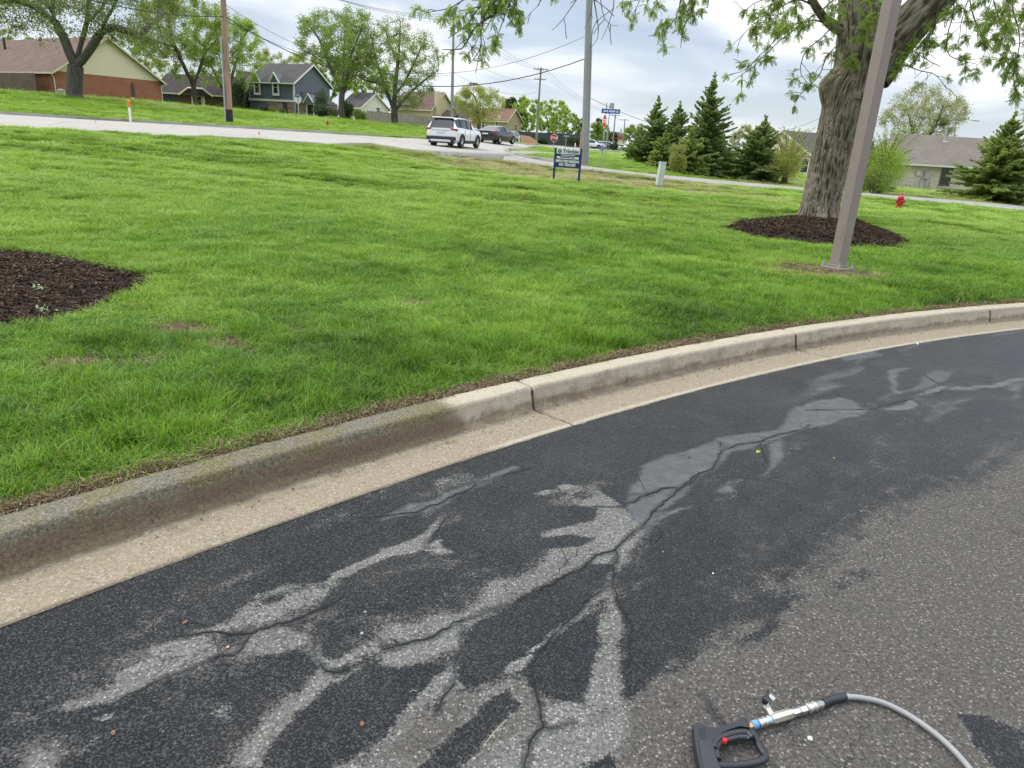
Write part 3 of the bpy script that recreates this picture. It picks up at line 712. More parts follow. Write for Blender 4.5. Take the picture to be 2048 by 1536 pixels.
# ------------------------------------------------------------------ roads
def m_road(name, a, b):
    t = NT(name); p = t.geo(); n = t.noise(p, 1.2, 5, .6); n2 = t.noise(p, 25, 3)
    c = t.mix(t.ramp(n2, [(.3, 0.0), (.7, .4)]), t.ramp(n, [(.3, a), (.7, b)]), tuple(x * .8 for x in a))
    cr = t.voro(p, .25, 'DISTANCE_TO_EDGE'); 
    c = t.mix(t.ma('MULTIPLY', t.sm(cr, .012, .004), .5), c, (.12, .11, .1))
    return t.fin(c, .9, t.bump(n2, .3, .01), spec=.3)
MR = m_road('road_concrete', (.34, .318, .285), (.43, .405, .36)); MS = m_road('side_road_concrete', (.27, .26, .245), (.37, .355, .33))
MKB = m_simple('old_kerb', (.30, .285, .25), .9, var=.35, scale=.8)
def resample(pts, n):
    pts = np.array(pts, float); d = np.r_[0, np.cumsum(np.hypot(*np.diff(pts, axis=0).T))]
    # chaikin-like smoothing through dense linear sampling + blur
    s = np.linspace(0, d[-1], n); q = np.stack([np.interp(s, d, pts[:, 0]), np.interp(s, d, pts[:, 1])], -1)
    k = max(1, n // 40); w_ = np.ones(2 * k + 1) / (2 * k + 1)
    qp = np.pad(q, ((k, k), (0, 0)), 'edge'); r = np.stack([np.convolve(qp[:, i], w_, 'valid') for i in (0, 1)], -1)
    r[0] = q[0]; r[-1] = q[-1]; return r
def strip(name, e0, e1, n, m, lift, sink=.35, cols=9):
    a = resample(e0, n); b = resample(e1, n); u = np.linspace(0, 1, cols)[None, :, None]
    Q = a[:, None] * (1 - u) + b[:, None] * u; Zs = tz(Q[..., 0], Q[..., 1]) * 0
    za = tz(a[:, 0], a[:, 1]); zb = tz(b[:, 0], b[:, 1])
    k = 5; w_ = np.ones(2 * k + 1) / (2 * k + 1)
    za = np.convolve(np.pad(za, k, 'edge'), w_, 'valid'); zb = np.convolve(np.pad(zb, k, 'edge'), w_, 'valid')
    uu = u[..., 0]; Zs = za[:, None] * (1 - uu) + zb[:, None] * uu + lift + .12 * uu * (1 - uu)
    V = np.concatenate([np.stack([Q[:, 0, 0], Q[:, 0, 1], Zs[:, 0] - sink], -1)[:, None], np.stack([Q[..., 0], Q[..., 1], Zs], -1), np.stack([Q[:, -1, 0], Q[:, -1, 1], Zs[:, -1] - sink], -1)[:, None]], 1)
    c2 = cols + 2; I = np.arange(n * c2).reshape(n, c2)
    F_ = np.stack([I[:-1, :-1], I[:-1, 1:], I[1:, 1:], I[1:, :-1]], -1).reshape(-1, 4)
    return np_mesh(name, V.reshape(-1, 3), F_, m, smooth=False), (a, za + lift, b, zb + lift)
main_near = near_e + [(-.6, 39.6), (-.4, 44), (-.3, 50)] + right_e
mr, (ra, rza, rb, rzb) = strip('road', main_near, far_e, 160, MR, .035)
tag(mr, 'pale concrete main road curving past the lawn', kind='structure')
sr, (sa, sza, sb, szb) = strip('side_road', side_near, side_far, 70, MS, .045)
tag(sr, 'narrow concrete side road running behind the lawn', kind='structure')
wk = np.array(walk); wc = wk.mean(0)
wl = MB(); wz = [tz1(*p) + .09 for p in wk]
wl.add([(p[0], p[1], z) for p, z in zip(wk, wz)], [tuple(range(len(wk)))]); 
tag(wl.build('footpath', MS), 'concrete footpath crossing the corner grass by the utility pole', kind='structure')
def kerbline(name, pts, zs, label, h=.13, wd=.35):
    pts = np.asarray(pts); tn = np.gradient(pts, axis=0); tn /= np.hypot(tn[:, 0], tn[:, 1])[:, None] + 1e-9
    nm = np.stack([-tn[:, 1], tn[:, 0]], -1); n = len(pts)
    V = []
    for o, z in ((-wd / 2, -.2), (-wd / 2, h), (wd / 2, h), (wd / 2, -.2)):
        V.append(np.stack([pts[:, 0] + nm[:, 0] * o, pts[:, 1] + nm[:, 1] * o, zs + z], -1))
    V = np.stack(V, 1).reshape(-1, 3); I = np.arange(n * 4).reshape(n, 4)
    o = np_mesh(name, V, np.stack([I[:-1, :-1], I[:-1, 1:], I[1:, 1:], I[1:, :-1]], -1).reshape(-1, 4), MKB)
    return tag(o, label, kind='structure')
kerbline('road_kerb', rb, rzb, 'weathered kerb along the far side of the main road', .12, .3)
q = resample(right_e[:4], 40); kerbline('road_kerb', q, tz(q[:, 0], q[:, 1]) + .03, 'kerb along the corner grass past the side road', .1, .3)
q = resample([P2(1015, 303, 56), P2(1012, 309, 50), P2(1040, 316, 45.8), P2(1110, 325, 43.6), P2(1200, 338, 43.1)], 30); kerbline('road_kerb', q, tz(q[:, 0], q[:, 1]) + .03, 'curved kerb at the corner by the utility pole', .1, .3)
q = resample(near_e + side_near[:1], 80); kerbline('road_kerb', q, tz(q[:, 0], q[:, 1]) + .03, 'low kerb along the lawn side of the main road', .04, .3)
# ================================================================== MULCH, GRASS (instanced geometry)
def gn_scatter(name, pts, rot, scl, idx, protos, attrs, label):
    me = D.meshes.new(name); me.vertices.add(len(pts)); me.vertices.foreach_set('co', np.asarray(pts, np.float32).ravel())
    def A_(n, v, ty='FLOAT', f='value'):
        a = me.attributes.new(n, ty, 'POINT'); a.data.foreach_set(f, np.asarray(v).ravel())
    A_('rot', np.asarray(rot, np.float32), 'FLOAT_VECTOR', 'vector'); A_('scl', np.asarray(scl, np.float32), 'FLOAT_VECTOR', 'vector')
    A_('idx', np.asarray(idx, np.int32), 'INT')
    for k, v in attrs.items(): A_(k, np.asarray(v, np.float32))
    me.materials.append(protos[0].data.materials[0])
    o = link(D.objects.new(name, me))
    ng = D.node_groups.new(name, 'GeometryNodeTree')
    ng.interface.new_socket('Geometry', in_out='INPUT', socket_type='NodeSocketGeometry')
    ng.interface.new_socket('Geometry', in_out='OUTPUT', socket_type='NodeSocketGeometry')
    gi = ng.nodes.new('NodeGroupInput'); go = ng.nodes.new('NodeGroupOutput')
    ip = ng.nodes.new('GeometryNodeInstanceOnPoints'); jn = ng.nodes.new('GeometryNodeJoinGeometry')
    for p in protos[::-1]:
        oi = ng.nodes.new('GeometryNodeObjectInfo'); oi.inputs['Object'].default_value = p; oi.inputs['As Instance'].default_value = True
        ng.links.new(oi.outputs['Geometry'], jn.inputs[0])
    ip.inputs['Pick Instance'].default_value = True
    ng.links.new(jn.outputs[0], ip.inputs['Instance']); ng.links.new(gi.outputs[0], ip.inputs['Points'])
    def na(n, ty):
        x = ng.nodes.new('GeometryNodeInputNamedAttribute'); x.data_type = ty; x.inputs[0].default_value = n
        return [s for s in x.outputs if s.enabled][0]
    e2r = ng.nodes.new('FunctionNodeEulerToRotation'); ng.links.new(na('rot', 'FLOAT_VECTOR'), e2r.inputs[0])
    ng.links.new(e2r.outputs[0], ip.inputs['Rotation']); ng.links.new(na('scl', 'FLOAT_VECTOR'), ip.inputs['Scale'])
    ng.links.new(na('idx', 'INT'), ip.inputs['Instance Index']); ng.links.new(ip.outputs[0], go.inputs[0])
    md = o.modifiers.new('scatter', 'NODES'); md.node_group = ng
    return tag(o, label, kind='stuff')

def proto(name, V, F, m):
    me = D.meshes.new(name); me.from_pydata([tuple(v) for v in V], [], [tuple(f) for f in F]); me.update(); me.materials.append(m)
    return D.objects.new(name, me)

def m_grass():
    t = NT('grass_blades'); p = t.geo(); r = t.geo('Random Per Island'); tint = t.attr('tint', True); dry = t.attr('dryv', True)
    big = t.noise(p, .45, 3, .6); med = t.noise(p, 2.6, 3, .6)
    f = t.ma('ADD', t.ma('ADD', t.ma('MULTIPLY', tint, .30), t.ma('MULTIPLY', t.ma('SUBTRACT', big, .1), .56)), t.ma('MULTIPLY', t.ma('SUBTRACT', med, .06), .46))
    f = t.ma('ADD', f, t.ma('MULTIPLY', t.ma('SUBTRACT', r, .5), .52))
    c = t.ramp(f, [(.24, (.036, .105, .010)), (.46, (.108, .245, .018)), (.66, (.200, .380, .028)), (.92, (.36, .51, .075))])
    c = t.mix(t.ramp(r, [(.935, 0.0), (.945, .8)]), c, (.42, .37, .17))
    dd = t.ma('GREATER_THAN', dry, r)
    c = t.mix(t.ma('MULTIPLY', dd, .9), c, t.ramp(t.ma('FRACT', t.ma('MULTIPLY', r, 13.7)), [(0, (.16, .12, .05)), (.4, (.38, .32, .14)), (1, (.58, .51, .27))]))
    t.fin(c, .5, spec=.3)
    tr = t.n('ShaderNodeBsdfTranslucent'); t.t.links.new(t.mix(.25, c, (.28, .42, .03)), tr.inputs[0])
    m_ = t.n('ShaderNodeMixShader'); m_.inputs[0].default_value = .38
    t.t.links.new(t.b.outputs[0], m_.inputs[1]); t.t.links.new(tr.outputs[0], m_.inputs[2]); t.t.links.new(m_.outputs[0], t.out.inputs[0])
    return t.m
MG = m_grass()
def clump(seed, nb, rad, h, wdt, lean):
    r = np.random.default_rng(seed); V = []; F = []
    for i in range(nb):
        a = r.uniform(0, 6.283); d = rad * math.sqrt(r.random()); bx, by = d * math.cos(a), d * math.sin(a)
        az = r.uniform(0, 6.283); hh = h * r.uniform(.45, 1.15); ln = lean * r.uniform(.2, 1.6) * hh; w_ = wdt * r.uniform(.6, 1.25)
        dx, dy = math.cos(az), math.sin(az); ta = az + 1.57 + r.uniform(-.7, .7); sx, sy = math.cos(ta) * w_ / 2, math.sin(ta) * w_ / 2
        b = len(V)
        for k, (t_, wf) in enumerate(((0, .8), (.4, 1.0), (.78, .7))):
            lx = ln * t_ ** 1.9; zz_ = hh * t_ * (1 - .15 * t_ * lean)
            V += [(bx + dx * lx - sx * wf, by + dy * lx - sy * wf, zz_), (bx + dx * lx + sx * wf, by + dy * lx + sy * wf, zz_)]
        V.append((bx + dx * ln, by + dy * ln, hh * (1 - .22 * lean)))
        F += [(b, b + 1, b + 3, b + 2), (b + 2, b + 3, b + 5, b + 4), (b + 4, b + 5, b + 6)]
    return V, F
gp = [proto('grass_clump', *clump(k, 84, .078, .072, .0034, (.5, .8, 1.2, .65, 1.6, 1.0)[k]), MG) for k in range(6)]
P_ = []; S_ = []; R_ = []; T_ = []; D_ = []
def band(r0, r1, dens, sxy, seed, hf=1.0, half=52):
    g = np.random.default_rng(seed); area = math.radians(2 * half) / 2 * (r1 * r1 - r0 * r0); n = int(area * dens)
    r = np.sqrt(g.uniform(r0 * r0, r1 * r1, n)); a = g.uniform(-math.radians(half), math.radians(half), n)
    x, y = r * np.sin(a), r * np.cos(a)
    ko = koff(x, y); dr = dryness(x, y)
    edge = KW + .015 + .075 * vn(x * 6, y * 6, 9) ** 1.5
    k = (ko > edge) & (y > 1)
    if r1 > 20: k &= (np.maximum(sdpoly(x, y, ROADPOLY), sdpoly(x, y, SIDEPOLY)) < -.12) & (sdpoly(x, y, walk) < .05)
    k &= (sdpoly(x, y, BED) < -.02 + .05 * (vn(x * 8, y * 8, 4) - .5)) & (sdpoly(x, y, RING) < -.02 + .06 * (vn(x * 6, y * 6, 4) - .5))
    k &= g.random(n) > dr * (.72 if r1 < 20 else .35)
    k &= g.random(n) > .8 * (1 - sstep(edge, edge + .10, ko))
    k &= np.hypot(x - PADP[0], y - PADP[1]) > .16
    x, y, ko, dr, edge = x[k], y[k], ko[k], dr[k], edge[k]; n = len(x)
    hn = fbm(x * 1.6, y * 1.6, 12, 4); tuft = sstep(.5, .72, fbm(x * 4.5, y * 4.5, 14, 2))
    hh = (.45 + 1.0 * hn + .45 * tuft) * hf * (1 - .55 * dr) * (.55 + .45 * sstep(KW + .05, KW + .25, ko))
    hh *= 1 + .25 * np.exp(-((ko - KW - .5) / .5) ** 2)
    z = tz(x, y) - .006
    P_.append(np.stack([x, y, z], -1)); sc_ = sxy * g.uniform(.8, 1.25, n); S_.append(np.stack([sc_, sc_, hh], -1))
    R_.append(np.stack([g.normal(0, .10, n) + .25 * (fbm(x * .8, y * .8, 33, 2) - .5), g.normal(0, .10, n) + .3 * (fbm(x * .8, y * .8, 34, 2) - .5), g.uniform(0, 6.283, n)], -1))
    T_.append(np.clip(g.normal(.40, .22, n) + .85 * sstep(1.0, 9.0, ko) + 1.75 * (fbm(x * .55, y * 1.1, 44, 4) - .5) + .35 * tuft * (vn(x * 1.5, y * 1.5, 45) - .4), -.5, 2.0)); D_.append(np.clip(dr * .9 + .35 * (1 - sstep(edge, edge + .12, ko)) + .035, 0, 1))  # tint rises off the kerb: yellower turf, and sunlit tip brightness put into colour
band(1.6, 5.5, 300, .95, 1)
band(5.5, 9, 210, 1.15, 2, 1.0)
band(9, 14, 110, 1.5, 3, 1.0)
band(14, 22, 52, 2.1, 4, 1.0)
band(22, 34, 24, 3.2, 5, 1.05)
band(34, 58, 9, 5.0, 6, 1.1, 50)
band(58, 100, 2.6, 9.0, 7, 1.2, 46)
P_ = np.concatenate(P_); S_ = np.concatenate(S_); R_ = np.concatenate(R_); T_ = np.concatenate(T_); D_ = np.concatenate(D_)
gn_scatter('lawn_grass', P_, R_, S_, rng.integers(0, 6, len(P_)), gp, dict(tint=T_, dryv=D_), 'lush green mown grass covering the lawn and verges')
print('grass', len(P_))

# ragged soil and dead thatch along the back of the kerb
MTH = NT('thatch'); r_ = MTH.geo('Random Per Island')
MTH = MTH.fin(MTH.ramp(r_, [(0, (.05, .025, .014)), (.55, (.13, .075, .045)), (.8, (.22, .15, .09)), (1, (.40, .32, .2))]), .9)
def chips(seed, n, rad, ln, wd, flat):
    r = np.random.default_rng(seed); V = []; F = []
    for i in range(n):
        a = r.uniform(0, 6.283); d = rad * math.sqrt(r.random()); c = np.array([d * math.cos(a), d * math.sin(a), r.uniform(0, flat)])
        az = r.uniform(0, 6.283); el = r.normal(0, .3); L = ln * r.uniform(.4, 1.3); w_ = wd * r.uniform(.5, 1.4)
        u = np.array([math.cos(az) * math.cos(el), math.sin(az) * math.cos(el), math.sin(el)]); v = np.cross(u, (0, 0, 1)); v /= np.linalg.norm(v); n_ = np.cross(u, v)
        v = v * math.cos(el) + n_ * r.normal(0, .5); b = len(V)
        V += [c - u * L / 2 - v * w_ / 2, c + u * L / 2 - v * w_ * .3, c + u * L / 2 + v * w_ * .3, c - u * L / 2 + v * w_ / 2, c + n_ * w_ * .3 + u * L * .2]
        F += [(b, b + 1, b + 4), (b + 1, b + 2, b + 4), (b + 2, b + 3, b + 4), (b + 3, b, b + 4)]
    return V, F
tp = [proto('thatch_bit', *chips(50 + k, 14, .05, .035, .003, .012), MTH) for k in range(3)]
n = 9000; a = rng.uniform(112, 141, n); o_ = KW + .01 + np.abs(rng.normal(0, .04, n)) + .03 * vn(a * 6, a * 0, 3)
tx = KC[0] + (KR + o_) * np.cos(np.radians(a)); ty = KC[1] + (KR + o_) * np.sin(np.radians(a))
bx_ = np.concatenate([c[None, :] + rng.normal(0, max(r, .01) * .75, (int(3600 * r), 2)) for c, r in BARE]); tx = np.r_[tx, bx_[:, 0]]; ty = np.r_[ty, bx_[:, 1]]
bx_ = PADP[None] + rng.normal(0, (.45, .22), (900, 2)); tx = np.r_[tx, bx_[:, 0]]; ty = np.r_[ty, bx_[:, 1]]; n = len(tx)
gn_scatter('dead_thatch', np.stack([tx, ty, tz(tx, ty) + .004], -1), np.stack([rng.normal(0, .2, n), rng.normal(0, .2, n), rng.uniform(0, 6.28, n)], -1), np.repeat(rng.uniform(.6, 1.3, (n, 1)), 3, 1),
           rng.integers(0, 3, n), tp, {}, 'brown dead thatch and soil crumbs behind the kerb')

def m_mulch():
    t = NT('mulch'); r = t.geo('Random Per Island')
    return t.fin(t.ramp(r, [(0, (.013, .008, .005)), (.5, (.036, .021, .013)), (.82, (.072, .044, .028)), (.92, (.13, .088, .058)), (1, (.28, .21, .15))]), .85, spec=.25)
MM = m_mulch(); mp_ = [proto('mulch_chip', *chips(80 + k, 16, .06, .045, .009, .02), MM) for k in range(4)]
t = NT('mulch_base'); MMB = t.fin(t.ramp(t.noise(t.geo(), 40, 4, .7), [(.3, (.009, .005, .004)), (.7, (.032, .019, .013))]), .95, t.bump(t.noise(t.geo(), 50, 4), .8, .02))
def bed(poly, label, dens, sc_, h):
    pa = np.array(poly); x0, y0 = pa.min(0) - .1; x1, y1 = pa.max(0) + .1; st = .07
    X, Y = np.meshgrid(np.arange(x0, x1, st), np.arange(y0, y1, st)); s = sdpoly(X, Y, poly)
    Z = tz(X, Y) - .02 + h * sstep(0, .8, s) + .02 * (fbm(X * 6, Y * 6, 90, 3) - .5) - .06 * (s < -.03)
    I = np.arange(X.size).reshape(X.shape); F_ = np.stack([I[:-1, :-1], I[:-1, 1:], I[1:, 1:], I[1:, :-1]], -1).reshape(-1, 4)
    ok = (s.ravel()[F_] > -.09).all(1); F_ = F_[ok]; u, inv = np.unique(F_, return_inverse=True)
    b = np_mesh('mulch_bed', np.stack([X, Y, Z], -1).reshape(-1, 3)[u], inv.reshape(F_.shape), MMB, smooth=True); tag(b, label, kind='structure')
    n = int((x1 - x0) * (y1 - y0) * dens); x = rng.uniform(x0, x1, n); y = rng.uniform(y0, y1, n); s = sdpoly(x, y, poly); k = (s > -.02 + .05 * (rng.random(n) - .5)) | ((s > -.13) & (rng.random(n) < .05)); x, y, s = x[k], y[k], s[k]; n = len(x)
    z = tz(x, y) - .015 + h * sstep(0, .8, s)
    gn_scatter('mulch_chips', np.stack([x, y, z], -1), np.stack([rng.normal(0, .15, n), rng.normal(0, .15, n), rng.uniform(0, 6.28, n)], -1), np.repeat(rng.uniform(.7, 1.4, (n, 1)) * sc_, 3, 1),
               rng.integers(0, 4, n), mp_, {}, label.replace('bed', 'wood chips of the bed'))
bed(BED, 'dark mulch bed cut into the lawn at the left edge', 420, 1.0, .05)
bed(RING, 'oval dark mulch bed around the big leaning tree', 150, 1.5, .16)

# ================================================================== TREES
def tubes_np(P0, P1, r0, r1, n=5):
    """frusta for many segments at once"""
    P0 = np.asarray(P0, float); P1 = np.asarray(P1, float); d = P1 - P0; L = np.linalg.norm(d, axis=1, keepdims=True) + 1e-9; d = d / L
    ref = np.where(np.abs(d[:, 2:3]) < .9, np.array([[0, 0, 1.0]]), np.array([[1.0, 0, 0]])); u = np.cross(d, ref); u /= np.linalg.norm(u, axis=1, keepdims=True); v = np.cross(d, u)
    th = np.arange(n) * 2 * np.pi / n; ring = u[:, None] * np.cos(th)[None, :, None] + v[:, None] * np.sin(th)[None, :, None]
    r0 = np.asarray(r0)[:, None, None]; r1 = np.asarray(r1)[:, None, None]
    V = np.concatenate([P0[:, None] + ring * r0, P1[:, None] + d[:, None] * r1 * .3 + ring * r1], 1)
    m = len(P0); b = np.arange(m)[:, None] * 2 * n; j = np.arange(n)[None]; j2 = (j + 1) % n
    F_ = np.stack([b + j, b + j2, b + n + j2, b + n + j], -1).reshape(-1, 4)
    return V.reshape(-1, 3), F_
def leaves_np(C, size, g, aspect=.62, droop=0.0, flat=0.0):
    n = len(C); u = g.normal(size=(n, 3)); u[:, 2] = u[:, 2] * (1 - flat) - droop; u /= np.linalg.norm(u, axis=1, keepdims=True)
    v = np.cross(u, g.normal(size=(n, 3))); v /= np.linalg.norm(v, axis=1, keepdims=True)
    s = (size * g.uniform(.6, 1.35, n))[:, None]
    V = np.stack([C - u * s * .5, C + v * s * aspect * .5, C + u * s * .5, C - v * s * aspect * .5], 1)
    return V.reshape(-1, 3), np.arange(n * 4).reshape(n, 4)
def colonize(g, trunk, att, step, infl, kill, iters=90):
    """space colonisation. trunk: list of (pos,parent)"""
    P = [np.array(p, float) for p, _ in trunk]; par = [q for _, q in trunk]
    A_ = att.copy(); N = np.array(P); dm = np.linalg.norm(A_[:, None] - N[None], axis=2); near = dm.argmin(1); nd = dm.min(1)
    for it in range(iters):
        if len(A_) == 0: break
        k = nd < infl if it > 3 else nd < infl * 4
        if not k.any(): break
        dirs = {}
        dv = A_[k] - np.array(P)[near[k]]; dv /= np.linalg.norm(dv, axis=1, keepdims=True) + 1e-9
        ids = near[k]; uq, inv = np.unique(ids, return_inverse=True); S = np.zeros((len(uq), 3)); np.add.at(S, inv, dv)
        S += g.normal(0, .12, S.shape) * np.linalg.norm(S, axis=1, keepdims=True); S /= np.linalg.norm(S, axis=1, keepdims=True) + 1e-9
        new = np.array(P)[uq] + S * step; st = len(P)
        P.extend(list(new)); par.extend(list(uq))
        d2 = np.linalg.norm(A_[:, None] - new[None], axis=2); j = d2.argmin(1); m = d2.min(1); up = m < nd
        nd = np.where(up, m, nd); near = np.where(up, st + j, near)
        keep = nd > kill; A_ = A_[keep]; nd = nd[keep]; near = near[keep]
    return np.array(P), np.array(par)
def radii(par, tip, e=2.2):
    n = len(par); r = np.zeros(n); cnt = np.zeros(n)
    for i in range(n - 1, -1, -1):
        if cnt[i] == 0: r[i] = tip ** e
        p = par[i]
        if p >= 0: r[p] += r[i]; cnt[p] += 1
    return r ** (1 / e), cnt
def grow_tree(seed, height, spread, cbase, trunk_r, natt=420, leafn=9000, leafs=.2, shape='round', forks=1, fork_h=None, up=.5, leaf_aspect=.6, lean=(0, 0), step=None, density_clump=.8, hollow=.35, droop=0.0, leafspread=.45):
    """returns bark (V,F) and leaf (V,F), origin at the base"""
    g = np.random.default_rng(seed); ch = height - cbase; step = step or max(.35, height * .035)
    fork_h = fork_h or cbase * .9
    A_ = []
    while len(A_) < natt:
        p = g.uniform(-1, 1, (natt * 3, 3)); rr = np.linalg.norm(p, axis=1); p = p[(rr < 1) & (rr > hollow * g.random(len(rr)))]
        if shape == 'vase': k = np.hypot(p[:, 0], p[:, 1]) < .45 + .55 * (p[:, 2] * .5 + .5) ** .6; p = p[k]
        elif shape == 'column': k = np.hypot(p[:, 0], p[:, 1]) < .8; p = p[k]
        elif shape == 'oval': k = np.hypot(p[:, 0], p[:, 1]) < 1.0 - .35 * np.abs(p[:, 2]); p = p[k]
        q = np.stack([p[:, 0] * spread + lean[0], p[:, 1] * spread + lean[1], cbase + ch * .5 + p[:, 2] * ch * .5], -1)
        lum = fbm(q[:, 0] * 1.6 / spread * 2 + 9, q[:, 1] * 1.6 / spread * 2 + q[:, 2] * .3, seed, 2) + .18 * np.sin(q[:, 2] * 1.9 + seed)
        q = q[lum > density_clump * .42]; A_.extend(list(q))
    A_ = np.array(A_[:natt])
    tr = [((0, 0, -.2), -1)]; k = int(fork_h / step) + 1
    for i in range(1, k + 1):
        h = fork_h * i / k; tr.append(((lean[0] * .25 * h / height + .12 * math.sin(h * .7 + seed), lean[1] * .25 * h / height + .1 * math.cos(h * .9 + seed) - .1, h), i - 1))
    base = len(tr) - 1; bp = np.array(tr[base][0])
    for f in range(forks):
        if forks == 1: dirv = np.array([0, 0, 1.0])
        else:
            az = 6.283 * f / forks + g.uniform(-.3, .3) + .5; dirv = np.array([math.cos(az) * .5, math.sin(az) * .5, 1.0]); dirv /= np.linalg.norm(dirv)
        pid = base; p = bp.copy(); m = int((ch * .55 if forks > 1 else ch * .75) / step)
        for i in range(m):
            p = p + dirv * step + g.normal(0, .06 * step, 3); dirv = dirv + np.array([0, 0, .03]); dirv /= np.linalg.norm(dirv); tr.append((tuple(p), pid)); pid = len(tr) - 1
    P, par = colonize(g, tr, A_, step, step * 5.5, step * 1.5, 60)
    r, cnt = radii(par, .010 + height * .0007)
    k = trunk_r / r[1]; r = trunk_r * (r / r[1]) ** (math.log(max(.012, height * .0011) / trunk_r) / math.log(r.min() / r[1]))
    r[0] = r[1] * 1.35
    i = np.where(par >= 0)[0]; big = r[i] > .05
    V1, F1 = tubes_np(P[par[i[big]]], P[i[big]], np.minimum(r[par[i[big]]], r[i[big]] * 1.5), r[i[big]], 8); V2, F2 = tubes_np(P[par[i[~big]]], P[i[~big]], np.minimum(r[par[i[~big]]], r[i[~big]] * 1.6), r[i[~big]], 3)
    tips = np.where(((cnt == 0) | (r < np.percentile(r, 45))) & (P[:, 2] > cbase * .8))[0]
    # twigs
    nt_ = int(len(tips) * 2.5); ti = g.choice(tips, nt_); td = g.normal(size=(nt_, 3)); td[:, 2] += up - droop; td /= np.linalg.norm(td, axis=1, keepdims=True)
    tl = step * g.uniform(.5, 1.3, nt_)[:, None]; q0 = P[ti]; q1 = q0 + td * tl
    V3, F3 = tubes_np(q0, q1, np.full(nt_, .008 + height * .0004), np.full(nt_, .005), 3)
    V = np.concatenate([V1, V2, V3]); F_ = np.concatenate([F1, F2 + len(V1), F3 + len(V1) + len(V2)])
    li = g.integers(0, nt_, leafn); s = g.random(leafn)[:, None]; C_ = q0[li] * (1 - s) + q1[li] * s + g.normal(0, leafspread * step * .6, (leafn, 3)); C_[:, 2] -= droop * g.random(leafn) * .3
    LV, LF = leaves_np(C_, leafs, g, leaf_aspect, droop)
    return (V, F_), (LV, LF)

MB1 = m_bark('bark_grey', (.05, .045, .04), (.16, .145, .125)); MB2 = m_bark('bark_brown', (.035, .028, .022), (.11, .09, .07)); MB3 = m_bark('bark_pale', (.10, .09, .075), (.22, .20, .17), 5)
ML_mid = m_leaf('leaves_mid', (.12, .19, .03), (.30, .40, .075), (.20, .28, .055)); ML_olive = m_leaf('leaves_olive', (.09, .125, .025), (.25, .30, .065), (.15, .20, .045))
ML_bright = m_leaf('leaves_bright', (.20, .32, .03), (.38, .50, .08), (.24, .34, .05), .4); ML_yel = m_leaf('leaves_yellow_green', (.22, .27, .05), (.42, .44, .12), (.30, .33, .08), .4)
ML_pale = m_leaf('leaves_pale', (.22, .24, .10), (.42, .42, .20), (.26, .28, .11), .4); ML_dark = m_leaf('leaves_dark', (.022, .042, .016), (.08, .12, .035), (.04, .065, .022), .15)
ML_spr = m_leaf('spruce_needles', (.11, .165, .05), (.30, .40, .13), (.17, .24, .075), .35, 1.5); ML_sprl = m_leaf('spruce_needles_light', (.15, .21, .05), (.40, .48, .13), (.23, .30, .085), .35, 1.5)
def plant(name, base, bark, leaf, mb, ml, label, cat='tree', group=None, rz=0, part='crown'):
    e = empty(name, base, rz); tag(e, label, cat, group)
    if bark is not None: np_mesh('trunk', bark[0], bark[1], mb, e, True)
    if leaf is not None: np_mesh(part, leaf[0], leaf[1], ml, e)
    return e
def tree_at(name, x, y, Y, label, topy, widpx, mb, ml, seed, cb=.3, ground=True, group=None, **k):
    b = gd(x, y, Y) ; 
    d = ray(x, topy); # height from photo row of the top
    top = dp(x, topy, Y)[2]; h = max(2.0, top - b[2]); spread = widpx / 2 * pxm(b)
    tr = k.pop('trunk_r', h * .022)
    bk, lf = grow_tree(seed, h, spread, h * cb, tr, **k)
    return plant(name, b, bk, lf, mb, ml, label, group=group)

T0 = 'tree'

